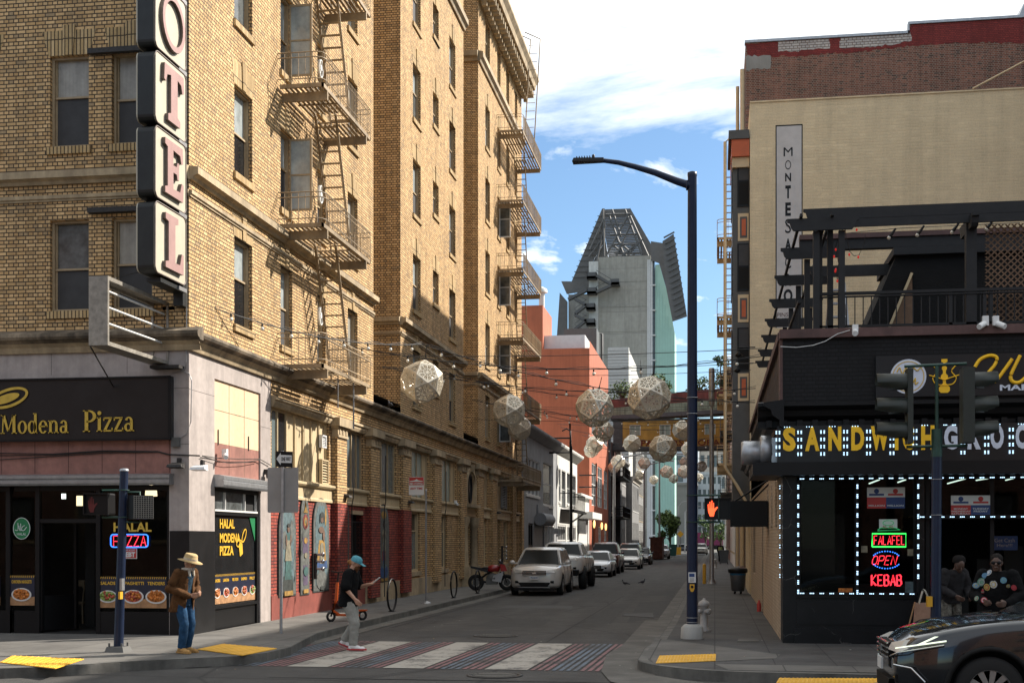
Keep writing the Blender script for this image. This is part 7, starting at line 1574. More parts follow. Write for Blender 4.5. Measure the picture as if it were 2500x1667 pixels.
x0,x1,z0,z1=lx(1720),lx(1784),zl(1268),zl(1216);Fh_=ped_signal(cs,x0,x1,z0,z1,LY-.05)
mat('hand_glow',(.9,.2,.05),.5,var=0,emit=(1,.07,.02),es=1.3)
HANDP=[(-.13,-.5),(.13,-.5),(.19,-.22),(.42,.06),(.36,.12),(.15,-.02),(.14,.36),(.08,.37),(.06,.02),(.04,.02),(.03,.5),(-.05,.5),(-.05,.02),(-.07,.02),(-.10,.42),(-.17,.41),(-.16,-.0),(-.18,-.0),(-.22,.28),(-.29,.26),(-.26,-.2)]
hx_,hz2=lx(1738),zl(1241);b=MB();Hs=.30
b.prism([(hx_+p[0]*Hs*.9,hz2+p[1]*Hs)for p in HANDP],Fh_,.002,.006);b.build('hand_symbol','hand_glow',cs)
for y in(1209,1274):b=MB();b.tube([(LX,LY,zl(y)),(lx(1760),LY-.05,zl(y))],.022,6);b.tube([(lx(1755),LY-.05,zl(y)),(lx(1755),LY-.05,zl(1241))],.02,6);b.torus((LX,LY,zl(y)),.108,.010,'Z',14,5);b.build('arm','green_pipe' if 'green_pipe' in MATS else mat('green_pipe',(.012,.05,.035),.45,var=.2,vs=9),cs)
pb=thing('push_button',(LX,LY-.12,zl(1434)),'yellow crossing push button with a small instruction plate on the blue street lamp','push button');Fq=FY(LY-.11,-1)
mat('yellow_paint',(.62,.33,.02),.5,var=.08)
b=MB();b.prism([(LX-.045,zl(1425)),(LX+.045,zl(1425)),(LX+.045,zl(1436)),(LX+.02,zl(1443)),(LX-.02,zl(1443)),(LX-.045,zl(1436))],Fq,-.03,.04);b.disc(Fq,LX,zl(1431),.026,.026,.041,1,12,.01);b.build('button',['yellow_paint','black_metal'],pb)
b=MB();b.fbox(Fq,LX-.07,LX+.07,zl(1421),zl(1396),-.01,.0,0);b.fbox(Fq,LX-.055,LX+.045,zl(1407),zl(1399),.001,.003,1);
for k in range(3):b.fbox(Fq,LX-.04,LX+.04,zl(1412+k*3),zl(1411+k*3),.001,.003,2)
b.build('plate',['white_frame','menu_blue','bay_grey'],pb)
b=MB();q0,q1=onY(1783,900,30)[0],SX;b.box(q0,q1-.02,30,30.6,onY(1800,1285,30)[1],onY(1800,1222,30)[1]);b.tube([(q0+.1,30.3,onY(1800,1222,30)[1]),(SX,30.3,3.4)],.02,4);b.tube([(q0+.5,30.1,onY(1800,1222,30)[1]),(SX,30.1,3.3)],.02,4);b.build('projecting_sign','black_metal',None,('black box sign sticking out of the beige side wall behind the crossing signal','box sign'))
b=MB();x,y,z=SX-.62,SY+.2,onY(1800,1098,SY+.2)[1]-.06
b.lathe([(.02,0),(.20,.0),(.22,.05),(.22,.34),(.2,.36)],(x-.12,y,z),18,0,'X');b.lathe([(.24,.34),(.28,.36),(.28,.52),(.24,.55)],(x-.12,y,z+.04),18,0,'X');b.box(x+.42,x+.72,y-.22,y+.22,z-.2,z+.26);b.build('exhaust_duct','galv',None,('round galvanised exhaust duct at the left end of the yellow lettered fascia','duct'))
PX,PY=gpos(289,1590);pzz=lambda y:onY(300,y,PY)[1];pxx=lambda p:onY(p,900,PY)[0]
sp_=thing('signal_pole',(PX,PY,.15),'dark blue signal pole bolted to the pavement left of the man in the hat','signal pole')
b=MB();tx=pxx(303);b.tube([(PX,PY,.15),((PX+tx)/2,PY,1.7),(tx,PY,pzz(1150))],[.082,.074,.07],14);b.lathe([(.078,0),(.08,.02),(.06,.045),(0,.05)],(tx,PY,pzz(1150)),12,1);b.build('pole',['navy','galv'],sp_)
b=MB();b.hexa([(PX-.17,PY-.17,.15),(PX+.17,PY-.17,.15),(PX+.17,PY+.17,.15),(PX-.17,PY+.17,.15),(PX-.14,PY-.14,.24),(PX+.14,PY-.14,.24),(PX+.14,PY+.14,.24),(PX-.14,PY+.14,.24)])
for sx__ in(-1,1):
 for sy__ in(-1,1):b.tube([(PX+sx__*.11,PY+sy__*.11,.24),(PX+sx__*.11,PY+sy__*.11,.30)],.016,6)
b.build('base','bay_grey',sp_)
t=thing('crossing_signal',(pxx(240),PY,2.3),'unlit pedestrian signal with a faint red hand left of the blue signal pole','pedestrian signal')
F1=ped_signal(t,pxx(207),pxx(268),pzz(1256),pzz(1203),PY-.02)
mat('hand_dim',(.10,.01,.01),.5,var=0);b=MB();hx3,hz3=pxx(226),pzz(1231);b.prism([(hx3+p[0]*.24,hz3+p[1]*.26)for p in HANDP],F1,.002,.005);b.build('hand_symbol','hand_dim',t)
for y in(1196,1262):b=MB();b.tube([(tx,PY,pzz(y)),(pxx(245),PY+.08,pzz(y)),(pxx(245),PY+.08,pzz(1230))],.02,6);b.torus((tx,PY,pzz(y)),.08,.008,'Z',14,5);b.build('arm','green_pipe',t)
t=thing('crossing_signal',(pxx(340),PY,2.3),'pedestrian signal with a louvred grey face right of the blue signal pole','pedestrian signal')
b=MB();xA,xB,xC=pxx(312),pxx(338),pxx(369);zA,zB=pzz(1267),pzz(1209);b.hexa([(xA,PY-.02,zA),(xB,PY-.16,zA),(xC,PY+.08,zA),(xA+.2,PY+.24,zA),(xA,PY-.02,zB),(xB,PY-.16,zB),(xC,PY+.08,zB),(xA+.2,PY+.24,zB)]);b.build('housing','black_metal',t)
b=MB();P0,P1=Vector((xB,PY-.17,0)),Vector((xC+.005,PY+.065,0))
for k in range(12):
 z=zA+.02+(zB-zA-.04)*k/11;b.bar(P0+Vector((0,0,z)),P1+Vector((0,0,z)),.01,.008)
for k in range(9):q=P0.lerp(P1,k/8);b.bar(q+Vector((0,0,zA+.01)),q+Vector((0,0,zB-.01)),.008,.01)
b.build('louvre_grid','bay_grey',t)
for y in(1201,1274):b=MB();b.tube([(tx,PY,pzz(y)),(pxx(338),PY+.05,pzz(y)),(pxx(338),PY+.05,pzz(1240))],.02,6);b.build('arm','green_pipe',t)
b=MB();b.box(PX+.08,PX+.12,PY-.12,PY-.02,pzz(1440),pzz(1411),0);b.box(PX+.075,PX+.11,PY-.16,PY-.06,pzz(1461),pzz(1443),1);b.build('push_button',['galv','yellow_paint'],None,('yellow push button on the right of the bottom left signal pole','push button'))
TX_,TY_=3.50,21.3;tz=lambda y:onY(2287,y,TY_)[1];tX=lambda p:onY(p,900,TY_)[0];TX_=tX(2287)
ts=thing('signal_pole',(TX_,TY_,.15),'blue pole with green crossbars carrying the traffic lights before the black shop','signal pole')
b=MB();b.tube([(TX_-.02,TY_,.15),(TX_,TY_,tz(1110))],.08,14);b.build('pole','navy',ts)
b=MB();b.tube([(TX_,TY_,tz(1115)),(TX_,TY_,tz(1047))],.085,10);b.tube([(TX_,TY_,tz(1050)),(TX_,TY_,tz(893))],.028,8);b.tube([(tX(2208),TY_,tz(893)),(tX(2360),TY_,tz(889))],.024,8);b.tube([(tX(2213),TY_,tz(1090)),(tX(2362),TY_,tz(1088))],.024,8);b.build('crossbar','green_pipe',ts)
for y in(1170,1257):b=MB();b.torus((TX_,TY_,tz(y)),.085,.007,'Z',16,5);b.build('band','galv',ts)
mat('signal_green',(.016,.022,.017),.5,var=.15,vs=8)
for nm,ph0,ph1,pv,s_ in(('traffic light with its hoods pointing left, on the left of the green crossbar',2213,2226,2139,-1),('traffic light with its hoods pointing right, on the right of the green crossbar',2347,2375,2434,1)):
 t=thing('traffic_light',(tX((ph0+ph1)/2),TY_,tz(1080)),nm,'traffic light');x0,x1=tX(ph0),tX(ph1)
 b=MB();b.box(x0,x1,TY_-.17,TY_+.17,tz(1082),tz(900));b.build('housing','signal_green',t)
 for yc in(934,993,1053):
  z=tz(yc);xs_=x0 if s_<0 else x1;xe=tX(pv);n_=18;V=[];b=MB()
  for k in range(n_+1):
   th_=R(-35+250*k/n_);c_,q=math.cos(th_),math.sin(th_)
   for xx,rr_ in((xs_,.155),(xs_+(xe-xs_)*(1.0 if q>-.2 else .55),.165),(xs_+(xe-xs_)*(1.0 if q>-.2 else .55),.157),(xs_,.147)):V.append((xx,TY_+rr_*c_,z+rr_*q))
  b.add(V,[(k*4+e,k*4+e+1,k*4+5+e,k*4+4+e)for k in range(n_)for e in range(3)],0,True);b.build('hood','signal_green',t)
  b=MB();b.lathe([(0,0),(.1,.03*s_),(.145,0)],(xs_+.01*s_,TY_,z),14,0,'X');b.build('lens','void',t)
b=MB();b.box(TX_-.16,TX_-.08,TY_-.1,TY_+.02,tz(1480),tz(1455));b.build('push_button','yellow_paint',None,('yellow push button on the left of the pole before the black shop','push button'))
ox_,oy_=gpos(686,1545);o_x=lambda p:onY(p,900,oy_)[0];oz_=lambda y:onY(690,y,oy_)[1]
t=thing('sign_post',(ox_,oy_,.15),'galvanised post with an arrow sign above a plain grey sign back','sign post')
b=MB();b.tube([(ox_,oy_,.15),(ox_+.03,oy_,oz_(1100))],.031,8);b.build('post','galv',t)
mat('sign_back',(.27,.255,.24),.6,metal=.2,var=.08,vs=2)
Fo=FY(oy_-.04,-1);b=MB();b.prism(rrect(o_x(655),o_x(730),oz_(1251),oz_(1141),.03),Fo,-.0,.004);o=b.build('sign_back','sign_back',t)
b=MB();b.bar((o_x(692.5),oy_-.07,oz_(1250)),(o_x(693),oy_-.07,oz_(1141)),.05,.03);b.build('channel','galv',o)
Fo2=FY(oy_-.06,-1);xm,zm=o_x(696.5),oz_(1120);b=MB()
def slab_s(b,pts,d0,d1,mi=0):b.prism([(xm+x_,zm+z_)for x_,z_ in pts],Fo2,d0,d1,mi)
W2,H2=(o_x(717)-o_x(676))/2,(oz_(1101)-oz_(1139))/2
slab_s(b,[(-W2,-H2),(W2,-H2*1.12),(W2,H2*.9),(-W2,H2)],0,.004,0);o=b.build('arrow_sign',['black_metal'],t)
b=MB();slab_s(b,[(-W2*.93,0),(-W2*.42,H2*.78),(-W2*.42,H2*.5),(W2*.88,H2*.42),(W2*.88,-H2*.55),(-W2*.42,-H2*.5),(-W2*.42,-H2*.8)],.005,.008);
for a0,a1,z0,z1 in((-W2,W2,H2*.86,H2*.93),):pass
b.build('arrow','white_frame',o);text('word','ONE WAY',Fo2,xm+W2*.22,zm-.005,.085,'black_metal',o,d=.009,th=.003,width=W2*1.15,bold=.02)
nx,ny=gpos(1040,1472);n_x=lambda p:onY(p,900,ny)[0];n_z=lambda y:onY(1020,y,ny)[1]
t=thing('sign_post',(nx,ny,.15),'slim post with a red and white no stopping any time sign','sign post')
b=MB();b.tube([(nx,ny,.15),(nx,ny,n_z(1200))],.03,8);b.lathe([(.16,.15),(.14,.18),(.04,.22)],(nx,ny,0),12);b.lathe([(.035,0),(.035,.06),(0,.08)],(nx,ny,n_z(1200)),8);b.build('post','grey_metal',t)
Fn2=FY(ny-.04,-1);b=MB();b.prism(rrect(n_x(999),n_x(1036),n_z(1208),n_z(1164),.03),Fn2,0,.005);o=b.build('no_stopping_sign','white_frame',t)
b=MB();b.fbox(Fn2,n_x(999.8),n_x(1035.2),n_z(1184),n_z(1164.8),.006,.008);b.build('red_field','red_sticker',o);c_=n_x(1017.5)
text('word','NO',Fn2,n_x(1006),n_z(1180.5),.065,'white_ink',o,d=.009,th=.003,width=.11,bold=.04);text('word','STOPPING',Fn2,n_x(1023),n_z(1180.5),.06,'white_ink',o,d=.009,th=.003,width=.26,bold=.02);text('word','ANY TIME',Fn2,c_,n_z(1192),.07,'red_sticker',o,d=.006,th=.003,width=.38,bold=.03)
b=MB();b.prism([(n_x(1001)+x*.5,n_z(1174)+z)for x,z in((0,0),(.3,.02),(.42,.06),(.55,.02),(.8,.0),(.8,-.02),(0,-.02))],Fn2,.009,.012);b.build('tow_symbol','white_ink',o)
b=MB();b.tube([(n_x(1042),ny,n_z(1330)),(n_x(1042),ny,n_z(1210))],.001,3)if False else None
for i,(p,yb_,yt,lb)in enumerate(((957,1492,1413,'black hoop bike rack nearest the camera, right of the walking man'),(1108,1459,1395,'black hoop bike rack in front of the arched hotel doorway'),(1166,1448,1392,'black hoop bike rack beside the red motorcycle'))):
 x,y=gpos(p,yb_);t=thing('bike_rack',(x,y,.15),lb,'bike rack','hoop bike racks');zt_=.15+(yb_-yt)*y/FPX*1.0;r0=(zt_-.15)/2;b=MB()
 P=[(x+.02*math.sin(a),y+r0*.95*math.sin(a),.17+r0-r0*math.cos(a))for a in[2*math.pi*k/28 for k in range(29)]];b.tube(P,.028,8);b.box(x-.08,x+.08,y-.08,y+.08,.15,.165);b.build('hoop','black_metal',t)
def hydrant(x,y,s,label):
 t=thing('fire_hydrant',(x,y,.15),label,'fire hydrant','white fire hydrants');mm_='white_hyd'
 b=MB();b.lathe([(.14*s,0),(.14*s,.04*s),(.11*s,.05*s),(.105*s,.08*s),(.085*s,.10*s),(.08*s,.5*s),(.10*s,.52*s),(.10*s,.56*s)],(x,y,.15),16);b.build('barrel',mm_,t)
 b=MB();b.lathe([(.13*s,0),(.13*s,.03*s),(.11*s,.07*s),(.05*s,.11*s),(.03*s,.12*s),(.03*s,.15*s),(0,.15*s)],(x,y,.15+.56*s),16);b.build('bonnet',mm_,t)
 for a,r_,l_ in((R(-50),.06,.17),(R(130),.045,.15),(R(-140),.045,.15)):
  b=MB();d_=Vector((math.cos(a),math.sin(a),0));c_=Vector((x,y,.15+.43*s));b.tube([c_,c_+d_*l_*s],r_*s,10);b.tube([c_+d_*l_*s,c_+d_*(l_+.03)*s],[(r_+.012)*s,r_*.7*s],8);b.build('outlet',mm_,t)
mat('white_hyd',(.40,.39,.37),.6,var=.12,vs=12,stain=.4)
hx4,hy4=gpos(1719,1540);hydrant(hx4,hy4,.95,'white fire hydrant just behind the blue street lamp')
h2=gpos(1747,1386);hydrant(h2[0],h2[1],.95,'small distant white fire hydrant beside the grey pole')
b=MB();x,y=gpos(1719.5,1424);b.lathe([(.075,.15),(.075,.95),(.05,1.0),(0,1.02)],(x,y,0),12);b.build('bollard','yellow_paint',None,('yellow bollard at the right kerb beside the grey pole','bollard'))
b=MB();x,y=gpos(1737.5,1424);x=min(x,-.1);b.lathe([(.22,.15),(.18,.2),(.1,.35),(.10,6.9),(.05,7.6),(.05,7.85)],(x,y,0),12);b.lathe([(.10,7.85),(.13,8.0),(.13,9.45),(.1,9.5),(0,9.5)],(x,y,0),12);b.build('antenna_pole','grey_metal',None,('plain grey pole with a thick cylindrical head behind the street lamp','pole'))
for i,(p,ybase,ytop,hp)in enumerate(((1499,1330,1140,0),(1573,1330,1150,0),(1610,1330,1130,0),(1656,1330,1236,1),(1672,1330,1250,1))):
 Y_=(96,128,150,200,225)[i];x=onY(p,900,Y_)[0];zt_=onY(p,ytop,Y_)[1];b=MB();b.tube([(x,Y_,0),(x,Y_,zt_)],[.13,.09],8)
 b.tube([(x,Y_,zt_),(x+.6,Y_,zt_+.7),(x+2.2,Y_,zt_+1.0)],.06,6);b.box(x+2.0,x+2.9,Y_-.15,Y_+.15,zt_+.93,zt_+1.06);b.build('street_lamp','grey_metal',None,(['grey street lamp in front of the dark brown brick block','grey street lamp before the tall pale windows on the left','grey street lamp beside the banded stone building','distant grey street lamp right of the tree','farthest thin street lamp before the plain warehouse'][i],'street lamp'))
b=MB();x,y=onY(1661,1300,190)[0],190;b.tube([(x,y,.1),(x,y,3.4)],.05,6);b.prism([(x-.5,3),(x,2.5),(x+.5,3),(x,3.5)],FY(y-.06,-1),0,.02,1);b.box(x-.9,x+.1,y-.5,y+.3,.0,1.1,1);b.build('warning_sign',['bay_grey','yellow_paint'],None,('orange diamond roadwork sign at the far end of the street','road sign'))
mat('bin_grey',(.055,.06,.066),.5,var=.12,vs=6);mat('bin_blue',(.01,.12,.25),.5,var=.05)
x,y=gpos(1812,1449);x=SX-.42;t=thing('rubbish_bin',(x,y,.15),'round grey bin with a blue band on wheels against the beige wall','bin')
b=MB();b.lathe([(.20,.10),(.22,.12),(.29,.82),(.28,.83),(.2,.2),(0,.2)],(x,y,.15),20);b.build('body','bin_grey',t);b=MB();b.lathe([(.276,.66),(.283,.72)],(x,y,.151),20,cap=False);b.build('band','bin_blue',t)
b=MB();b.lathe([(.33,.74),(.34,.80),(.34,.86),(.30,.9),(.26,.88),(0,.86)],(x,y,.152),20);b.build('liner_rim','black_metal',t)
for a in range(4):b=MB();b.lathe([(.045,-.02),(.045,.02)],(x+.15*math.cos(a*1.57+.6),y+.15*math.sin(a*1.57+.6),.20),10,0,'X');b.build('castor','black_metal',t)
x,y=SX-.5,104;t=thing('wheelie_bin',(x,y,.15),'grey wheeled bin further down the right pavement','bin')
b=MB();b.hexa([(x-.28,y-.3,.25),(x+.28,y-.3,.25),(x+.28,y+.3,.25),(x-.28,y+.3,.25),(x-.38,y-.38,1.2),(x+.38,y-.38,1.2),(x+.38,y+.38,1.2),(x-.38,y+.38,1.2)]);b.build('body','bin_grey',t);b=MB();b.box(x-.4,x+.4,y-.42,y+.4,1.2,1.28);b.build('lid','bin_grey',t)
for s_ in(-.3,.3):b=MB();b.lathe([(.12,-.03),(.12,.03)],(x+s_,y+.3,.27),12,0,'X');b.build('wheel','black_metal',t)
x,y=gpos(1864,1492);b=MB();x=SX-.07;b.lathe([(.055,.0),(.055,.2),(.03,.25),(.02,.3),(0,.3)],(x,y,.15),10);b.build('canister','red_sticker',None,('small red canister standing at the foot of the beige wall','canister'))
mat('chrome',(.5,.5,.5),.18,metal=.9,var=0)
for(p,ys_,lb)in((761,(1353,1370,1388),'chrome standpipe valves between the second and third mural'),(1221,(1335,1345,1354,1363),'chrome standpipe valves beside the motorcycle at the hotel wall')):
 a=onX(p,1370,HX)[0];t=thing('standpipe',(HX+.1,a,.6),lb,'standpipe');b=MB();b.tube([(HX+.1,a,onX(p,ys_[-1]+25,HX)[1]),(HX+.1,a,onX(p,ys_[0]-3,HX)[1])],.05,8);b.build('pipe','iron',t)
 for y in ys_:z=onX(p,y,HX)[1];b=MB();b.tube([(HX+.1,a,z),(HX+.28,a,z)],.03,8);b.ball((HX+.3,a,z),.065,sc=(.7,1,1));b.build('valve_cap','chrome',t)
mat('pigeon',(.05,.052,.06),.6,var=.3,vs=20)
def pigeon(x,y,z,rz,label):
 t=thing('pigeon',(x,y,z),label,'pigeon','pigeons',rz,local=True);b=MB()
 b.ball((0,0,.12),.075,sc=(1.6,.9,.9),seg=10);b.tube([(.08,0,.14),(.12,0,.2),(.13,0,.235)],[.045,.03,.028],8);b.ball((.14,0,.24),.03);b.tube([(.165,0,.24),(.19,0,.232)],[.009,.003],5);b.tube([(-.09,0,.11),(-.24,0,.07)],[.04,.02],6)
 for s_ in(-.025,.025):b.tube([(.0,s_,.07),(.01,s_,.0),(.04,s_,.004)],.006,4)
 o=b.build('body','pigeon',t);md=o.modifiers.new('r','REMESH');md.mode='VOXEL';md.voxel_size=.008;me=evalmesh(o);o.modifiers.clear();o.data=me
x,y=onG(1200+1097/3.357,1200+768/3.357);pigeon(x,y,0,2.8,'pigeon standing in the road beside the silver pickup');x,y=onG(1200+1235/3.357,1200+758/3.357);pigeon(x,y,0,.6,'pigeon bending down in the middle of the road');p=onX(951,941,HX+.2);pigeon(HX+.22,p[0],6.12,2.2,'pigeon on the hotel ledge behind the nearest lantern')
def paint(name,c,metal=.35,rough=.32):return mat(name,c,rough,metal=metal,var=0,coat=.8,spec=.5,coord='Object')
paint('paint_silver',(.56,.54,.50),.1);paint('paint_silver2',(.68,.68,.65),.1);paint('paint_lightsilver',(.60,.63,.65),.1);paint('paint_maroon',(.085,.025,.022));paint('paint_cream',(.55,.54,.50),.1);paint('paint_dark',(.03,.03,.035));paint('paint_black',(.008,.010,.013),.3,.15)
mat('car_glass',(.006,.008,.008),.12,var=0,spec=.12,coord='Object');mat('tyre',(.007,.007,.007),.85,var=.1,coord='Object');mat('alloy',(.30,.30,.30),.3,metal=.8,var=0);mat('lens',(.42,.40,.36),.12,var=0,spec=.9);mat('car_plastic',(.007,.007,.007),.7,var=0,spec=.2);mat('tail_red',(.25,.01,.01),.2,var=0);mat('drl',(.9,.95,.8),.3,var=0,emit=(.85,.95,.72),es=.6)
def car(name,label,loc,rz,L,Wd,H,hood,belt,cab,pm,wr=.34,ax_=(.9,None),zb=.24,bed=None,lift=0.0,nose=.72,detail=1,cat='car',group=None,drl=False,lw=.36):
 """local axes: front at y=0, length along +y; hood=[(y,z)..] up to the windscreen foot, belt height, cab=(foot,roof front,roof rear,tail foot)"""
 t=thing(name,loc,label,cat,group,rz,local=True);hw=Wd/2;zb+=lift
 top=[(y,z+lift)for y,z in hood]+([(cab[3],belt+lift)]if cab[3]<L-.15 else[])+[(L-.12,belt+lift-(.02 if not bed else 0)),(L,belt+lift-.15)]
 ys=sorted(set([0,.06,.2,.45]+[a for a,_ in top]+[cab[0]+.3,(cab[0]+L)/2,L-.5,L-.2,L-.05]))
 def zt(y):
  for(a,z0),(c,z1)in zip(top,top[1:]):
   if a<=y<=c:return z0+(z1-z0)*(y-a)/max(1e-6,c-a)
  return top[-1][1]
 def wf(y):
  f=1-(1-nose)*max(0,1-y/.55)**2.2;return f*(1-.10*max(0,1-(L-y)/.5)**2)
 b=MB();V=[]
 for y in ys:
  w_=hw*wf(y);z1=zt(y);k=max(0,1-y/.25)*.10+max(0,1-(L-y)/.2)*.12;z0=zb+k;m=z0+(z1-z0)*.45;crown=.05 if y<cab[0]or bed else .02
  S=[(0,z0),(w_*.86,z0),(w_*.975,z0+.10*(z1-z0)),(w_,m),(w_*.985,m+(z1-m)*.55),(w_*.93,z1-.045),(w_*.86,z1-.01),(w_*.4,z1+crown*.7),(0,z1+crown)]
  V.append([(x,y,z)for x,z in S]+[(-x,y,z)for x,z in S[-2:0:-1]])
 n=len(V[0]);b.add([v for r__ in V for v in r__],[(i*n+k,i*n+(k+1)%n,(i+1)*n+(k+1)%n,(i+1)*n+k)for i in range(len(V)-1)for k in range(n)]+[tuple(range(n)),tuple((len(V)-1)*n+k for k in range(n-1,-1,-1))],0,True)
 o=b.build('body',[pm,'car_plastic'],t);md=o.modifiers.new('s','SUBSURF');md.levels=md.render_levels=1 if detail<2 else 2;o.data=evalmesh(o);o.modifiers.clear()
 a1,a2=ax_[0],ax_[1]or L-.95;cut=MB()
 for y in(a1,a2):
  for s_ in(-1,1):cut.lathe([(wr+.075,0),(wr+.075,.34)],(s_*(hw-.12)if s_>0 else-hw-.22,y,wr),24,1,'X')
 co=cut.build('cut',['car_plastic','car_plastic'],None,origin=(0,0,0));co.parent=t;md=o.modifiers.new('b','BOOLEAN');md.operation='DIFFERENCE';md.object=co;md.solver='EXACT'
 me=evalmesh(o);o.modifiers.clear();o.data=me;bpy.data.objects.remove(co)
 for p in me.polygons:p.use_smooth=True
 f0,r0,r1,f1=cab;zr=H+lift;zf=belt+lift-.03;wb,wt=hw*.90,hw*.70;b=MB()
 ring=lambda y,z,w_:(y,z,w_)
 low=[(-wb,f0,zf+(hood[-1][1]-belt)),(wb,f0,zf+(hood[-1][1]-belt)),(wb,f1,zf),(-wb,f1,zf)];up_=[(-wt,r0,zr-.06),(wt,r0,zr-.06),(wt,r1,zr-.06),(-wt,r1,zr-.06)];rf=[(-wt*.82,r0+.16,zr),(wt*.82,r0+.16,zr),(wt*.82,r1-.16,zr),(-wt*.82,r1-.16,zr)]
 b.add(low+up_+rf,[(0,1,5,4),(1,2,6,5),(2,3,7,6),(3,0,4,7),(4,5,9,8),(5,6,10,9),(6,7,11,10),(7,4,8,11),(8,9,10,11),(0,3,2,1)]);o2=b.build('cabin',pm,t);bm=bmesh.new();bm.from_mesh(o2.data);bmesh.ops.bevel(bm,geom=[e for e in bm.edges],offset=.035,segments=2,affect='EDGES');bm.to_mesh(o2.data);bm.free()
 for p in o2.data.polygons:p.use_smooth=True
 def pane(nm,c,q0,q1,r0_,r1_,out):
  A,B,C_,D_=[Vector(v)for v in c];P=lambda u,v:(A*(1-u)+B*u)*(1-v)+(D_*(1-u)+C_*u)*v
  nn=(B-A).cross(D_-A).normalized();nn=nn if nn.dot(Vector(out))>0 else-nn;b=MB();b.hexa([P(q0,r0_)-nn*.01,P(q1,r0_)-nn*.01,P(q1,r1_)-nn*.01,P(q0,r1_)-nn*.01]+[P(q0,r0_)+nn*.006,P(q1,r0_)+nn*.006,P(q1,r1_)+nn*.006,P(q0,r1_)+nn*.006]);b.build(nm,'car_glass',t)
 pane('windshield',(low[0],low[1],up_[1],up_[0]),.06,.94,.04,.93,(0,-1,.5));pane('rear_window',(low[3],low[2],up_[2],up_[3]),.1,.9,.1,.9,(0,1,.5))
 nw=3 if(cab[3]-cab[0])>3.2 else 2
 for s_ in(1,-1):
  for k in range(nw):pane('side_window',((s_*wb,f0,low[0][2]),(s_*wb,f1,zf),(s_*wt,r1,zr-.06),(s_*wt,r0,zr-.06)),.06+.9*k/nw,.04+.9*(k+1)/nw,.12,.9,(s_,0,.2))
  b=MB();b.ball((s_*(hw+.10),f0+.35,belt+lift+.06),.10,0,10,6,(1.1,.7,.75));b.box(s_*hw*.9,s_*(hw+.06),f0+.33,f0+.38,belt+lift+.0,belt+lift+.05);b.build('mirror',pm,t)
 zh=zt(.2)-.13;w_=hw*wf(.12)
 for s_ in(1,-1):
  b=MB();pts=[(s_*(w_-lw),-.004+.0,zh-.03),(s_*(w_-.06),.07,zh-.05),(s_*(w_+.03),.30,zh+.05),(s_*(w_+.00),.34,zh+.11),(s_*(w_-.10),.16,zh+.09),(s_*(w_-lw+.03),.03,zh+.05)]
  b.add([Vector(p)+Vector((0,-.03,0))for p in pts]+[Vector(p)+Vector((0,.12,0))for p in pts],[tuple(range(6)),tuple(range(11,5,-1))]+[(k,(k+1)%6,6+(k+1)%6,6+k)for k in range(6)]);b.build('headlight','lens',t)
  b=MB();b.box(s_*(hw*.80),s_*(hw*.62),L-.03,L+.02,belt+lift-.35,belt+lift-.18);b.build('tail_light','tail_red',t)
 b=MB();gz0,gz1=zh-.13,zh+.045;gw=w_-lw-.01
 b.box(-gw,gw,-.03,.10,gz0,gz1,0)
 for k in range(4):z=gz0+.01+(gz1-gz0)*k/3.3;b.box(-gw,gw,-.05,-.02,z-.008,z+.008,1)
 b.box(-.07,.07,-.062,-.045,(gz0+gz1)/2-.035,(gz0+gz1)/2+.035,1);b.build('grille',['car_plastic','chrome'],t)
 b=MB();b.hexa([(-w_*.60,-.045,zb+.10),(w_*.60,-.045,zb+.10),(w_*.60,.1,zb+.10),(-w_*.60,.1,zb+.10),(-w_*.74,-.035,zb+.25),(w_*.74,-.035,zb+.25),(w_*.74,.1,zb+.25),(-w_*.74,.1,zb+.25)],0);b.box(-w_*.72,w_*.72,-.06,-.03,zb+.06,zb+.085,1);b.box(-w_*.93,w_*.93,-.03,.3,zb-.05,zb+.05,0);[b.box(s_*w_*.80-.07,s_*w_*.80+.07,-.03+.05,.12,zb+.22,zb+.31,0)for s_ in(1,-1)]
 if lift:b.box(-w_,w_,-.09,.2,zb-.02,zb+.2,0)
 b.build('bumper_intake',['car_plastic','alloy'],t)
 b=MB();b.box(-.16,.16,-.075,-.05,zh-.28,zh-.15);b.build('licence_plate','white_frame',t)
 if detail and L==4.78:text('plate_text','7EXJ538',FY(-.075,-1),0,zh-.215,.07,'menu_blue',t,d=.002,th=.002,width=.26,bold=.02)
 for s_ in(1,-1):
  b=MB();b.tube([(s_*w_*.80,.06,zt(.06)+.0),(s_*hw*.80,.5,zt(.5)+.008),(s_*hw*.84,cab[0]-.05,zt(cab[0]-.1)+.008)],.006,4);q=s_*(hw*.997)
  for yy in(f0+.25,f0+1.3,min(f1-.5,f0+2.35)):b.tube([(q,yy,zb+.2),(q+.004*s_,yy,(zb+belt+lift)/2),(s_*hw*.955,yy,belt+lift-.05)],.006,4)
  b.build('panel_gap','car_plastic',t)
 if bed:
  b=MB();b.box(-hw*.78,hw*.78,bed,L-.12,belt+lift-.01,belt+lift+.055);b.build('bed_opening','car_plastic',t)
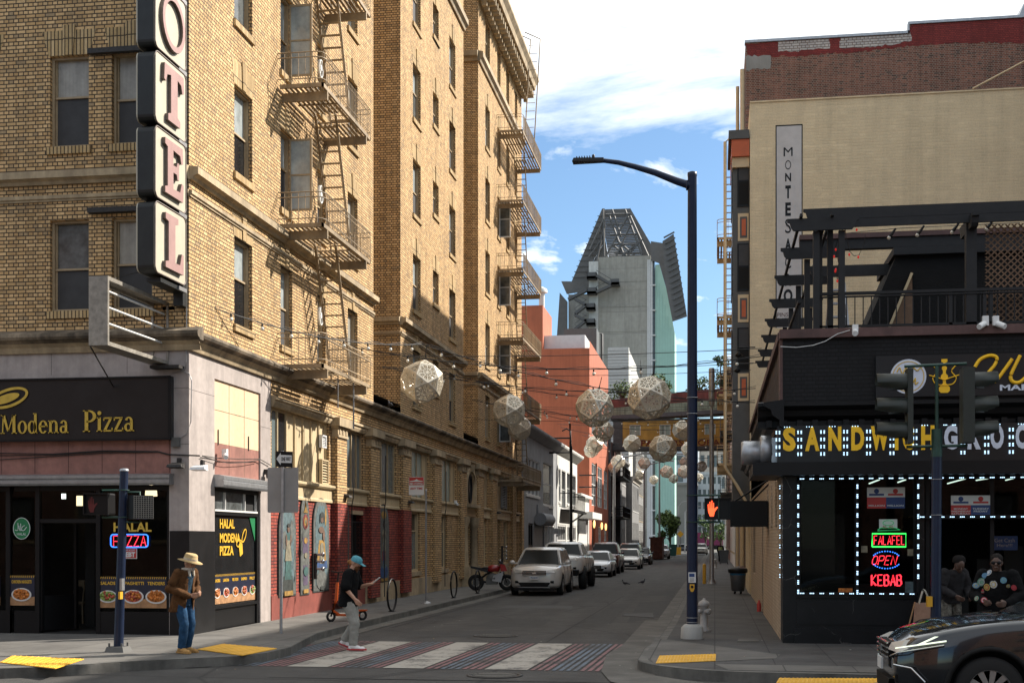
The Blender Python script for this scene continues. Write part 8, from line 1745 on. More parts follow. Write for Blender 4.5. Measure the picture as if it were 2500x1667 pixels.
 for s_ in(1,-1):
  for y in(a1,a2):
   w0=MB();tw_=.22+.08*bool(lift);cx=s_*(hw-tw_/2+.0+.06*bool(lift));w0.lathe([(wr*.62,-tw_/2),(wr*.9,-tw_/2),(wr,-tw_*.36),(wr,tw_*.36),(wr*.9,tw_/2),(wr*.62,tw_/2)],(cx,y,wr),28,0,'X',cap=False);w0.lathe([(wr*.2,0),(wr*.64,0)],(cx,y,wr),20,0,'X');wo_=w0.build('wheel','tyre',t)
   b=MB();xo=cx+s_*(tw_/2-.015)
   b.lathe([(wr*.62,0),(wr*.66,s_*.012),(wr*.60,s_*.012),(wr*.58,-s_*.03)],(xo,y,wr),28,0,'X',cap=False);b.lathe([(.055,-.02),(.05,.015*s_ if s_>0 else .0)],(xo,y,wr),12,0,'X')
   for k in range(10 if detail>1 else 5):
    a=2*math.pi*k/(10 if detail>1 else 5)+.15;d_=Vector((0,math.cos(a),math.sin(a)));e_=Vector((0,-math.sin(a),math.cos(a)));c_=Vector((xo,y,wr));hwk=(.022,.034)if detail>1 else(.045,.06)
    b.hexa([c_+d_*.04-e_*hwk[0]-Vector((s_*.02,0,0)),c_+d_*wr*.61-e_*hwk[1]-Vector((s_*.02,0,0)),c_+d_*wr*.61+e_*hwk[1]-Vector((s_*.02,0,0)),c_+d_*.04+e_*hwk[0]-Vector((s_*.02,0,0)),c_+d_*.04-e_*hwk[0]+Vector((s_*.008,0,0)),c_+d_*wr*.61-e_*hwk[1]+Vector((s_*.004,0,0)),c_+d_*wr*.61+e_*hwk[1]+Vector((s_*.004,0,0)),c_+d_*.04+e_*hwk[0]+Vector((s_*.008,0,0))])
   b.build('rim','alloy' if lift==0 else 'car_plastic',wo_)
 return t
G_='cars parked along the left kerb'
SUVH=[(0,.82),(.06,.93),(.25,1.03),(.7,1.08),(1.25,1.14)];SED=[(0,.58),(.06,.68),(.3,.78),(.8,.86),(1.25,.93)];PK=[(0,1.0),(.06,1.12),(.25,1.18),(1.2,1.24)]
car('parked_car','silver sport utility car first in the row, facing the camera',(-6.5,46.6,0),0,4.78,1.92,1.76,SUVH,1.14,(1.2,2.0,4.2,4.7),'paint_silver',.37,group=G_)
car('pickup_truck','lifted pale silver pickup truck second in the row',(-6.35,52.6,0),0,5.8,2.02,1.62,[(0,.86),(.06,.98),(.25,1.03),(1.2,1.08)],1.04,(1.25,1.9,3.3,3.75),'paint_silver2',.46,(1.0,4.6),.28,bed=3.9,lift=.34,cat='pickup truck',group=G_)
car('parked_car','low silver saloon third in the row, behind the lifted pickup',(-6.55,70.8,0),0,4.7,1.82,1.45,SED,.93,(1.2,2.05,3.4,4.3),'paint_lightsilver',.33,group=G_)
car('pickup_truck','maroon pickup truck with chrome grille fourth in the row',(-6.75,78.6,0),0,5.5,1.98,1.92,PK,1.20,(1.3,1.9,3.5,3.8),'paint_maroon',.37,(1.0,4.4),.34,bed=4.0,cat='pickup truck',group=G_)
car('parked_car','cream white saloon fifth in the row',(-6.1,90.8,0),0,4.8,1.82,1.47,SED,.95,(1.2,2.05,3.4,4.3),'paint_cream',.34,group=G_)
car('parked_car','dark sport utility car behind the cream saloon',(-6.6,99.5,0),0,4.8,1.95,1.85,SUVH,1.16,(1.1,1.8,4.4,4.75),'paint_dark',.37,group=G_)
car('parked_car','black saloon last in the near row, before the rusty hoarding',(-6.2,108,0),0,4.7,1.82,1.48,SED,.95,(1.2,2.05,3.4,4.3),'paint_black',.34,group=G_)
car('parked_car','small silver car beyond the rusty hoarding',(-5.9,143,0),0,4.6,1.85,1.6,SUVH,1.1,(1.2,1.9,4.0,4.5),'paint_lightsilver',.34,group=G_)
car('moving_car','small pale green car far away beside the lamp post',(-1.9,183,0),0,4.6,1.85,1.65,SUVH,1.1,(1.2,1.9,4.0,4.5),'paint_silver',.34)
car('moving_car','grey car crossing the far end of the street',(-12.5,223,0),R(-90),4.6,1.82,1.5,SED,.95,(1.2,2.05,3.6,4.4),'paint_silver2',.33)
car('moving_car','dark car crossing far away right of the lamp post',(-3.0,226,0),R(90),4.6,1.82,1.5,SED,.95,(1.2,2.05,3.6,4.4),'paint_dark',.33)
bc=car('black_car','glossy black sport utility car driving in at the bottom right corner',(1.98,15.62,0),R(-90),4.74,1.9,1.66,[(0,.70),(.05,.82),(.22,.95),(.55,1.04),(1.0,1.12),(1.45,1.16)],1.12,(1.4,2.35,3.9,4.6),'paint_black',.37,(.98,3.68),.2,nose=.66,detail=2,lw=.30)
for s_ in(1,-1):
 q=.95*s_;b=MB()
 b.hexa([(q*.80,.02,.805),(q*.995,.52,.90),(q*1.012,.52,.90),(q*.84,.0,.805),(q*.80,.02,.818),(q*.995,.52,.915),(q*1.012,.52,.915),(q*.84,.0,.818)])
 b.hexa([(q*.93,.22,.86),(q*.985,.40,.955),(q*1.0,.40,.955),(q*.95,.22,.86),(q*.93,.26,.86),(q*.985,.44,.955),(q*1.0,.44,.955),(q*.95,.26,.86)]);b.build('running_light','drl',bc)
 b=MB();b.tube([(q*.55,-.02,.70),(q*.82,.03,.76),(q*1.005,.5,.86)],.011,5);b.build('chrome_strip','chrome',bc);b=MB();b.tube([(q*.72,.0,.62),(q*.93,.16,.60),(q*.97,.3,.45)],.012,5);b.build('chrome_strip','chrome',bc)
 b=MB();b.torus((q*.985,.98,.37),.455,.03,'X',28,6);b.build('arch_trim','car_plastic',bc)
def loft(b,rings,mi=0,n=18):
 V=[(cx+rx*math.cos(2*math.pi*k/n),cy+ry*math.sin(2*math.pi*k/n),cz)for cx,cy,cz,rx,ry in rings for k in range(n)]
 return b.add(V,[(i*n+k,i*n+(k+1)%n,(i+1)*n+(k+1)%n,(i+1)*n+k)for i in range(len(rings)-1)for k in range(n)]+[tuple(range(n-1,-1,-1)),tuple((len(rings)-1)*n+k for k in range(n))],mi,True)
mat('orange_paint',(.46,.075,.01),.4,var=.05);mat('moto_red',(.26,.010,.010),.3,var=0,coat=.5);mat('moto_white',(.30,.30,.30),.3,var=.05)
x,y=gpos(808,1517);sc_=thing('kick_scooter',(x,y,.15),'orange rental kick scooter parked behind the walking man','scooter',rz=R(48),local=True)
b=MB();b.torus((0,0,.12),.095,.03,'Y',20,8);b.torus((.85,0,.12),.095,.03,'Y',20,8);b.build('wheel','tyre',sc_)
b=MB();b.hexa([(.12,-.08,.13),(.72,-.08,.10),(.72,.08,.10),(.12,.08,.13),(.12,-.08,.18),(.72,-.08,.15),(.72,.08,.15),(.12,.08,.18)]);b.tube([(.02,0,.2),(.14,0,.5),(.17,0,.9)],[.035,.04,.035],8);b.bar((.05,0,.25),(.2,0,.16),.09,.05);b.box(.7,.95,-.06,.06,.22,.25);b.build('frame','orange_paint',sc_)
b=MB();b.tube([(.17,0,.88),(.2,0,1.12)],.02,6);b.tube([(.16,-.24,1.15),(.2,0,1.13),(.16,.24,1.15)],.016,6);b.tube([(0,0,.12),(.03,0,.24)],.02,6);b.build('handlebar','black_metal',sc_)
x,y=gpos(1190,1441);mo=thing('motorcycle',(x+.1,y+.3,.15),'red and white sport motorcycle parked on the pavement by the hotel','motorcycle',rz=R(8),local=True)
for xx in(-.58,.58):b=MB();b.torus((xx,0,.3),.24,.065,'Y',24,8);w_=b.build('wheel','tyre',mo);b=MB();b.torus((xx,0,.3),.17,.012,'Y',20,5);[b.tube([(xx,0,.3),(xx+.2*math.cos(a*1.257),0,.3+.2*math.sin(a*1.257))],.015,4)for a in range(5)];b.lathe([(.13,-.03),(.13,-.02)],(xx,0,.3),16,0,'Y');b.build('rim','bay_grey',w_)
b=MB();[b.tube([(.58,s_*.08,.3),(.36,s_*.07,.95)],.025,6)for s_ in(1,-1)];b.tube([(.36,0,.9),(.1,0,.75),(-.2,0,.6),(-.58,.09,.3)],.045,6);b.tube([(.35,0,.7),(.2,0,.25),(-.2,0,.25)],.04,6);b.build('frame','black_metal',mo)
b=MB();b.ball((.05,0,.45),.2,sc=(1.3,.8,1));b.box(-.2,.2,-.13,.13,.22,.45);b.build('engine','bay_grey',mo)
b=MB();loft(b,[(.08,0,.70,.20,.09),(.07,0,.78,.25,.13),(.09,0,.88,.24,.13),(.1,0,.95,.13,.08)]);b.build('fairing','moto_red',mo);b=MB();b.hexa([(-.78,-.06,.84),(-.1,-.11,.66),(-.1,.11,.66),(-.78,.06,.84),(-.80,-.04,.92),(-.15,-.09,.80),(-.15,.09,.80),(-.80,.04,.92)]);b.build('tail','black_metal',mo);b=MB();b.hexa([(.36,-.13,.72),(.60,-.06,.72),(.60,.06,.72),(.36,.13,.72),(.30,-.12,1.0),(.50,-.06,.96),(.50,.06,.96),(.30,.12,1.0)]);b.build('fairing','moto_red',mo)
b=MB();b.hexa([(.02,-.15,.36),(.36,-.14,.30),(.36,.14,.30),(.02,.15,.36),(.08,-.15,.56),(.46,-.12,.71),(.46,.12,.71),(.08,.15,.56)]);b.build('side_panel','moto_white',mo)
b=MB();b.hexa([(.28,-.10,1.0),(.48,-.05,.97),(.48,.05,.97),(.28,.10,1.0),(.24,-.08,1.14),(.34,-.05,1.10),(.34,.05,1.10),(.24,.08,1.14)]);b.tube([(.28,-.32,1.02),(.36,0,.98),(.28,.32,1.02)],.018,6);b.ball((-.18,0,.83),.12,sc=(1.9,.9,.4));b.tube([(-.05,.14,.28),(-.4,.16,.34),(-.7,.16,.46)],.045,8);b.build('handlebar','black_metal',mo)
for s_ in(1,-1):b=MB();b.ball((.33,s_*.3,1.12),.05,sc=(.5,1.2,.7));b.build('mirror','chrome',mo)
def fuse(o,vox=.010,disp=0.0,sm=4):
 md=o.modifiers.new('r','REMESH');md.mode='VOXEL';md.voxel_size=vox;md.use_smooth_shade=True
 md=o.modifiers.new('m','SMOOTH');md.iterations=sm;md.factor=.5
 if disp:
  tx=bpy.data.textures.new('folds','CLOUDS');tx.noise_scale=.13;md=o.modifiers.new('d','DISPLACE');md.texture=tx;md.strength=disp;md.mid_level=.5
 me=evalmesh(o);o.modifiers.clear();o.data=me
 for p in me.polygons:p.use_smooth=True
def limb(b,pts,rad,n=12):
 P=[Vector(p)for p in pts];Q=[];Rr=[]
 for i in range(len(P)-1):
  for k in range(4):t=k/4;Q.append(P[i].lerp(P[i+1],t));Rr.append(rad[i]+(rad[i+1]-rad[i])*t)
 Q.append(P[-1]);Rr.append(rad[-1]);b.tube(Q,Rr,n)
 for p,r in zip(P,rad):b.ball(p,r,0,12,8)
def hand(b,w_,d_,out,curl=.6,s=1.0):
 """palm from the wrist along d_, palm normal out, thumb leaving the side"""
 w_,d_,out=Vector(w_),Vector(d_).normalized(),Vector(out).normalized();out=(out-d_*out.dot(d_)).normalized();side=d_.cross(out)
 for k in range(4):
  o_=side*(k-1.5)*.02*s;b.tube([w_+o_*.6,w_+d_*.05*s+o_,w_+d_*.09*s+o_*1.05],[.016*s,.016*s,.012*s],8)
  L=(.030,.036,.034,.026)[k]*s;p=w_+d_*.09*s+o_*1.05;v=d_.copy();pts=[p]
  for j in range(3):v=(v*math.cos(curl*.6)+out*math.sin(curl*.6)).normalized();nrm=out-v*out.dot(v);out2=nrm.normalized()if nrm.length>.1 else out;v=v;p=p+v*L*(1,.8,.65)[j];pts.append(p);v=(v*math.cos(curl*.5)+out2*math.sin(curl*.5)).normalized()
  b.tube(pts,[.0105*s,.010*s,.009*s,.007*s],8)
 p=w_+d_*.03*s-side*.03*s;b.tube([w_+d_*.02*s,p,p+(d_*.6-side*.6+out*.4).normalized()*.035*s,p+(d_*.9-side*.4+out*.6).normalized()*.062*s],[.016*s,.015*s,.012*s,.009*s],8)
def head(b,c,yaw=0.0,pitch=0.0,beard=False):
 M=Matrix.Translation(c)@Matrix.Rotation(yaw,4,'Z')@Matrix.Rotation(pitch,4,'Y');h=MB()
 h.ball((0,0,.01),.1,0,18,12,(.97,.76,1.12));h.ball((.02,0,-.06),.07,0,14,8,(.95,.80,.9));h.ball((.055,0,-.098),.028,0,10,6,(1,1.1,.8))
 h.tube([(.085,0,.012),(.112,0,-.028),(.085,0,-.035)],[.010,.015,.012],8);h.tube([(.084,-.02,-.062),(.092,0,-.060),(.084,.02,-.062)],.008,6);h.tube([(.075,-.035,.028),(.09,0,.026),(.075,.035,.028)],.011,6)
 for s_ in(-1,1):h.ball((-.005,s_*.078,-.005),.024,0,8,6,(.8,.4,1.3));h.ball((.055,s_*.035,-.03),.03)
 o_=len(b.v)
 for v,f in(([M@Vector(v)for v in h.v],h.f),):b.add(v,f,0,True)
 return M
def at(M,mb):
 mb.v=[tuple(M@Vector(v))for v in mb.v];return mb
mat('skin_light',(.42,.23,.15),.55,var=.08,vs=20,coord='Object');mat('skin_dark',(.085,.045,.03),.5,var=.08,vs=20,coord='Object');mat('eye_dark',(.02,.015,.012),.2,var=0)
mat('corduroy',(.085,.040,.016),.95,spec=.15,var=.2,vs=14,coord='Object',bump=.4,bs=60);mat('jeans',(.018,.055,.115),.9,spec=.15,var=.3,vs=8,coord='Object');mat('boot_tan',(.36,.20,.06),.8,var=.15,vs=10,coord='Object');mat('straw',(.42,.30,.14),.85,var=.08,vs=25,coord='Object');mat('ribbon',(.50,.43,.32),.8,var=.05,coord='Object');mat('sherpa',(.48,.44,.36),.95,var=.15,vs=30,coord='Object');mat('beard_grey',(.38,.35,.31),.9,var=.2,vs=40,coord='Object')
mat('shirt_blue',(.03,.06,.09),.9,spec=.15,var=.4,vs=30,coord='Object');mat('tee_black',(.0045,.0045,.005),.9,spec=.15,var=.15,vs=6,coord='Object');mat('pants_grey',(.27,.265,.235),.9,spec=.15,var=.12,vs=6,coord='Object');mat('shoe_white',(.62,.60,.58),.6,var=.05,coord='Object');mat('shoe_red',(.40,.025,.03),.5,var=.05,coord='Object');mat('cap_blue',(.07,.27,.33),.8,var=.12,vs=20,coord='Object');mat('hair_ginger',(.30,.13,.04),.8,var=.2,vs=40,coord='Object');mat('hair_black',(.012,.01,.009),.8,spec=.15,var=.2,vs=40,coord='Object');mat('beard_brown',(.10,.045,.022),.9,spec=.15,var=.2,vs=40,coord='Object')
def garment(nm,m_,parent,fn,vox=.011,disp=.018,sm=3):
 b=MB();fn(b);o=b.build(nm,m_,parent);fuse(o,vox,disp,sm);return o
def shoe(t,a,dirx,m_,sole=None,s=1.0,lift=0.0):
 a=Vector(a);d_=Vector((math.cos(dirx),math.sin(dirx),-math.tan(lift)));sd=Vector((-math.sin(dirx),math.cos(dirx),0))
 def f(b):
  b.ball(a+Vector((0,0,.0))-Vector((0,0,.01)),.052*s,0,10,8,(1,1,1.2));b.ball(a-d_*.03*s-Vector((0,0,.045)),.046*s);b.ball(a+d_*.06*s-Vector((0,0,.04)),.047*s,0,10,8,(1.2,1,.8));b.ball(a+d_*.13*s-Vector((0,0,.052)),.044*s,0,10,8,(1.3,1.05,.7));b.tube([a-d_*.05*s-Vector((0,0,.05)),a+d_*.16*s-Vector((0,0,.06))],.036*s,8)
 garment('shoe',m_,t,f,.008,0,2)
 if sole:
  b=MB();P=[]
  for u,w_ in((-.085,.030),(-.06,.042),(.0,.040),(.08,.045),(.15,.046),(.19,.036),(.205,.015)):P.append((u,w_))
  O=[a+d_*u*s+sd*w_*s-Vector((0,0,.082))for u,w_ in P]+[a+d_*u*s-sd*w_*s-Vector((0,0,.082))for u,w_ in P[::-1]];U=[v+Vector((0,0,.028))for v in O];n=len(O)
  b.add(O+U,[tuple(range(n)),tuple(range(2*n-1,n-1,-1))]+[(k,(k+1)%n,n+(k+1)%n,n+k)for k in range(n)]);b.build('sole',sole,t)
x,y=onG(448,1593,.15);P1=thing('person',(x,y,.15),'person in a straw hat, brown corduroy jacket and jeans standing at the kerb','person',rz=R(-22),local=True)
def fb(b):
 loft(b,[(0,0,.80,.09,.14),(0,0,.95,.10,.15),(.0,0,1.1,.10,.145),(.03,0,1.25,.11,.165),(.06,0,1.34,.09,.17),(.08,0,1.385,.05,.08)])
 limb(b,[(.07,0,1.36),(.115,0,1.43)],[.055,.05]);Mh.append(head(b,Vector((.145,0,1.49)),R(12),R(14)))
 for s_,el,wr_,d_ in((1,(.02,.25,1.07),(.24,.10,.97),(.9,-.45,.1)),(-1,(-.04,-.26,1.08),(.23,-.06,.95),(.9,.5,.15))):
  limb(b,[(.05,.17*s_,1.32),el,wr_],[.055,.043,.027]);hand(b,wr_,d_,(0,-s_,.3),.8)
 limb(b,[(0,.09,.85),(.07,.10,.47),(-.02,.10,.09)],[.085,.058,.04]);limb(b,[(0,-.09,.85),(.10,-.09,.47),(.05,-.10,.09)],[.085,.058,.04])
Mh=[];b=MB();fb(b);o=b.build('body','skin_light',P1);fuse(o,.0075,0,2)
M=Mh[0]
garment('trousers','jeans',P1,lambda b:(loft(b,[(0,0,.78,.12,.16),(0,0,.98,.125,.165)]),limb(b,[(0,.09,.84),(.07,.10,.47),(-.01,.10,.12)],[.105,.078,.070]),limb(b,[(0,-.09,.84),(.11,-.09,.47),(.06,-.10,.12)],[.105,.078,.070])))
garment('shirt','shirt_blue',P1,lambda b:loft(b,[(.01,0,.93,.12,.15),(.03,0,1.1,.125,.15),(.06,0,1.26,.125,.16),(.09,0,1.37,.07,.09)]))
def jk(b):
 for s_ in(1,-1):
  V=[]
  for cx,cz,rx,ry,gap in((-.06,.68,.20,.215,.5),(-.03,.80,.19,.205,.42),(0,.95,.165,.19,.30),(.01,1.1,.155,.19,.26),(.03,1.24,.15,.20,.25),(.055,1.34,.12,.19,.3),(.07,1.39,.07,.10,.5)):
   for k in range(9):a=gap+(math.pi-gap)*k/8;V.append((cx+rx*math.cos(a),s_*ry*math.sin(a),cz))
   for k in range(8,-1,-1):a=gap+(math.pi-gap)*k/8;V.append((cx+(rx-.022)*math.cos(a),s_*(ry-.022)*math.sin(a),cz))
  n=18;L=len(V)//n;b.add(V,[(i*n+k,i*n+(k+1)%n,(i+1)*n+(k+1)%n,(i+1)*n+k)for i in range(L-1)for k in range(n)]+[tuple(range(n)),tuple((L-1)*n+k for k in range(n))])
  el,wr_=((.02,.27,1.06),(.21,.12,.97))if s_>0 else((-.04,-.28,1.07),(.20,-.09,.95))
  limb(b,[(.05,.175*s_,1.32),el,wr_],[.082,.072,.055])
garment('jacket','corduroy',P1,jk,.010,.03,2)
b=MB();b.torus((.10,0,1.385),.082,.026,'Z',20,8);b.tube([(.17,.04,1.37),(.19,.05,1.27)],[.028,.014],8);b.tube([(.17,-.04,1.37),(.19,-.05,1.27)],[.028,.014],8);b.build('collar','sherpa',P1)
b=MB();b.lathe([(.105,.035),(.185,.028),(.19,.034),(.105,.052),(.098,.13),(.085,.155),(.04,.145),(0,.142)],(0,0,0),28);b.v=[(v[0]*1.12,v[1],v[2]-.02*abs(v[0])*3+.0)for v in b.v];at(M,b).build('hat','straw',P1)
b=MB();b.lathe([(.108,.050),(.106,.082)],(0,0,0),24,cap=False);b.v=[(v[0]*1.12,v[1],v[2])for v in b.v];at(M,b).build('hat_band','ribbon',P1)
b=MB();b.ball((.065,0,-.088),.045,0,12,8,(.9,1.15,1.0));at(M,b).build('beard','beard_grey',P1)
b=MB();[b.ball((.083,s_*.033,.006),.011,0,8,6)for s_ in(-1,1)];at(M,b).build('eyes','eye_dark',P1)
shoe(P1,(-.02,.10,.09),.1,'boot_tan','boot_tan',1.15);shoe(P1,(.05,-.10,.09),-.15,'boot_tan','boot_tan',1.15)
x,y=onG(856,1588,0);P2=thing('person',(x-.02,y,.012),'person in a black oversized shirt and blue cap crossing the road looking at a phone','person',rz=R(-4),local=True)
Mh=[];b=MB()
loft(b,[(0,0,.84,.10,.15),(0,0,1.0,.11,.16),(.0,0,1.15,.12,.155),(.02,0,1.3,.12,.18),(.03,0,1.42,.10,.185),(.04,0,1.47,.055,.09)])
limb(b,[(.04,0,1.44),(.085,0,1.53)],[.06,.055]);Mh.append(head(b,Vector((.125,0,1.60)),R(-4),R(24)))
eL,wL=(.10,.25,1.14),(.33,.17,1.20);eR,wR=(.02,-.25,1.13),(.20,-.24,.93)
limb(b,[(.03,.185,1.38),eL,wL],[.058,.045,.028]);hand(b,wL,(1,-.15,.25),(0,-.4,1),.7);limb(b,[(.03,-.185,1.38),eR,wR],[.058,.045,.028]);hand(b,wR,(.7,0,-.7),(0,1,0),.7)
kA,aA=(.14,-.10,.48),(.10,-.09,.11);kB,aB=(.07,.09,.48),(-.13,.09,.16)
limb(b,[(0,-.09,.88),kA,aA],[.09,.06,.042]);limb(b,[(0,.09,.88),kB,aB],[.09,.06,.042]);o=b.build('body','skin_light',P2);fuse(o,.0075,0,2);M=Mh[0]
garment('trousers','pants_grey',P2,lambda b:(loft(b,[(0,0,.82,.13,.165),(0,0,1.0,.13,.17)]),limb(b,[(0,-.09,.86),kA,(aA[0],aA[1],.14)],[.115,.09,.080]),limb(b,[(0,.09,.86),kB,(aB[0]+.01,aB[1],.20)],[.115,.09,.078])),.010,.03)
def tee(b):
 loft(b,[(-.03,0,.80,.175,.215),(-.02,0,.95,.165,.205),(-.01,0,1.12,.155,.195),(.01,0,1.28,.15,.20),(.03,0,1.40,.12,.19),(.045,0,1.47,.075,.10)])
 limb(b,[(.03,.05,1.41),(.03,.175,1.385),(.08,.25,1.19)],[.085,.095,.10]);limb(b,[(.03,-.05,1.41),(.03,-.175,1.385),(.02,-.26,1.17)],[.085,.095,.105])
garment('shirt','tee_black',P2,tee,.011,.03,3)
b=MB();b.lathe([(.112,.01),(.112,.04),(.10,.085),(.06,.115),(0,.122)],(0,0,0),22);b.v=[(v[0]*.97,v[1]*.86,v[2])for v in b.v];b.hexa([(.07,-.07,.015),(.19,-.05,.0),(.19,.05,.0),(.07,.07,.015),(.07,-.07,.027),(.19,-.05,.010),(.19,.05,.010),(.07,.07,.027)]);at(M,b).build('cap','cap_blue',P2)
b=MB();b.ball((.06,0,-.085),.052,0,12,8,(.95,1.15,1.25));b.ball((.05,0,-.13),.035);b.ball((.075,0,-.15),.025);at(M,b).build('beard','beard_brown',P2)
b=MB();b.ball((-.07,0,-.04),.05,0,12,8,(.9,1.1,1.2));b.tube([(-.09,0,0),(-.14,0,-.05),(-.13,.01,-.12)],[.03,.032,.012],8);at(M,b).build('hair','hair_ginger',P2)
b=MB();[b.ball((.083,s_*.033,.006),.011,0,8,6)for s_ in(-1,1)];at(M,b).build('eyes','eye_dark',P2)
shoe(P2,(aA[0],aA[1],.095),0,'shoe_white','shoe_red',1.25);shoe(P2,(aB[0],aB[1],.155),0,'shoe_white','shoe_red',1.25,lift=.35)
ph=MB();c_=Vector(wL)+Vector((.14,-.03,.075));Mp=Matrix.Translation(c_)@Matrix.Rotation(R(-40),4,'Y');ph.box(-.075,.075,-.036,.036,-.005,.005)
Mw=Matrix.Translation(P2.location)@Matrix.Rotation(R(-4),4,'Z');ph.v=[tuple(Mw@(Mp@Vector(v)))for v in ph.v];ph.build('phone','white_frame',None,('pale smartphone held out by the walking person in the blue cap','phone'))
x,y=onG(2437,1320+1.85*3150/18.3,.15);P3=thing('person',(x,y,.15),'person in dark sunglasses and a black jacket covered with coloured badges','person',rz=R(-112),local=True)
Mh=[];b=MB();loft(b,[(0,0,.8,.11,.16),(0,0,1.0,.11,.16),(.02,0,1.2,.12,.18),(.05,0,1.36,.10,.19),(.07,0,1.42,.06,.09)]);limb(b,[(.06,0,1.39),(.09,0,1.47)],[.06,.058]);Mh.append(head(b,Vector((.12,0,1.545)),R(6),R(4)))
for s_,el,wr_ in((1,(.08,.30,1.08),(.30,.16,.98)),(-1,(.08,-.30,1.08),(.30,-.14,1.0))):limb(b,[(.05,.19*s_,1.36),el,wr_],[.06,.046,.03]);hand(b,wr_,(.8,-.5*s_,-.1),(0,-s_,0),.8)
for s_ in(1,-1):limb(b,[(0,.1*s_,.85),(.04,.11*s_,.46),(0,.11*s_,.09)],[.09,.06,.042])
o=b.build('body','skin_dark',P3);fuse(o,.0075,0,2);M=Mh[0]
def jk3(b):
 loft(b,[(0,0,.76,.17,.21),(0,0,.95,.165,.21),(.02,0,1.15,.165,.22),(.05,0,1.33,.13,.21),(.07,0,1.43,.085,.11)])
 for s_,el,wr_ in((1,(.08,.31,1.08),(.27,.17,.98)),(-1,(.08,-.31,1.08),(.27,-.15,1.0))):limb(b,[(.05,.2*s_,1.36),el,wr_],[.10,.085,.06])
garment('jacket','tee_black',P3,jk3,.011,.03,3)
garment('trousers','paint_tr' if 'paint_tr' in MATS else 'tee_black',P3,lambda b:(loft(b,[(0,0,.8,.13,.17),(0,0,.98,.13,.17)]),[limb(b,[(0,.1*s_,.85),(.04,.11*s_,.46),(0,.11*s_,.12)],[.11,.08,.07])for s_ in(1,-1)]))
shoe(P3,(0,.11,.09),.1,'shoe_white','shoe_white',1.15);shoe(P3,(0,-.11,.09),-.1,'shoe_white','shoe_white',1.15)
b=MB();[b.ball((.088,s_*.036,.006),.034,0,10,6,(.35,1,.72))for s_ in(-1,1)];b.tube([(.0,-.082,.012),(.09,-.06,.014),(.1,0,.016),(.09,.06,.014),(0,.082,.012)],.005,5);at(M,b).build('sunglasses','black_metal',P3)
b=MB();rr=random.Random(5)
b.ball((-.015,0,.05),.098,0,14,8,(1,.9,.85))
for k in range(0):a=rr.uniform(.8,5.5);b.tube([(-.01+.06*math.cos(a),.06*math.sin(a),.09),(-.01+.10*math.cos(a),.09*math.sin(a),.135+rr.random()*.02),(-.01+.115*math.cos(a),.10*math.sin(a),.05)],[.014,.014,.010],5)
at(M,b).build('hair','hair_black',P3)
for nm,c in(('badge_blue',(.12,.26,.40)),('badge_red',(.36,.04,.05)),('badge_green',(.16,.33,.24)),('badge_yellow',(.42,.32,.08)),('badge_white',(.42,.42,.42))):mat(nm,c,.8,var=.2,vs=40,coord='Object')
bm_=['badge_blue','badge_yellow','badge_white','badge_red','badge_green','badge_blue','badge_yellow','badge_red','badge_white','badge_blue','badge_red','badge_green']
jo=[c for c in kids(P3)if c.name.startswith('jacket')][0]
from mathutils.bvhtree import BVHTree
bv=BVHTree.FromObject(jo,bpy.context.evaluated_depsgraph_get())
for k,(yy,zz__,rad)in enumerate(((-.10,1.30,.045),(-.16,1.22,.035),(.03,1.24,.055),(-.24,1.20,.05),(.20,1.27,.06),(.15,1.36,.05),(.12,1.20,.05),(.19,1.15,.05),(.10,1.40,.05),(.27,1.22,.05),(.13,1.02,.045),(.24,1.04,.045))):
 hit=bv.ray_cast(Vector((1,-yy*1.0,zz__)),Vector((-1,0,0)))
 if hit[0]is None:continue
 nr=hit[1];e1=nr.cross(Vector((0,0,1))).normalized();e2=nr.cross(e1);b=MB()
 for q,(r_,off,mi)in enumerate(((rad,.006,0),(rad*.72,.009,1),(rad*.5,.011,0))):
  b.add([tuple(hit[0]+nr*off+e1*r_*math.cos(t*.524)+e2*r_*math.sin(t*.524)*(1,.8)[k%2])for t in range(12)],[tuple(range(12))],mi)
 b.build('badge',[bm_[k],bm_[(k+4)%12]],P3)
x,y=onG(2318,1320+1.85*3150/21.8,.15);P4=thing('person',(x,y,.15),'person in a dark grey jacket and patterned trousers standing by the signal pole','person',rz=R(-60),local=True)
mat('jacket_grey',(.022,.021,.022),.9,spec=.15,var=.25,vs=8,coord='Object');mat('camo',(.10,.095,.08),.9,spec=.15,var=.9,vs=18,coord='Object')
Mh=[];b=MB();loft(b,[(0,0,.8,.11,.16),(.0,0,1.0,.12,.16),(.06,0,1.18,.12,.18),(.12,0,1.3,.10,.18),(.15,0,1.36,.06,.09)]);limb(b,[(.15,0,1.33),(.2,0,1.40)],[.06,.055]);head(b,Vector((.25,0,1.45)),R(-20),R(30))
for s_ in(1,-1):limb(b,[(.11,.18*s_,1.3),(.12,.27*s_,1.05),(.33,.14*s_,.93)],[.06,.046,.03]);hand(b,(.33,.14*s_,.93),(.8,-.3*s_,-.4),(0,-s_,0),.8);limb(b,[(0,.1*s_,.85),(.08,.11*s_,.46),(0,.11*s_,.09)],[.09,.06,.042])
o=b.build('body','skin_dark',P4);fuse(o,.0075,0,2)
def jk4(b):
 loft(b,[(0,0,.80,.16,.20),(.02,0,1.0,.165,.21),(.07,0,1.18,.16,.22),(.12,0,1.3,.13,.20),(.15,0,1.37,.08,.10)])
 for s_ in(1,-1):limb(b,[(.11,.19*s_,1.3),(.12,.28*s_,1.05),(.29,.16*s_,.94)],[.10,.085,.06])
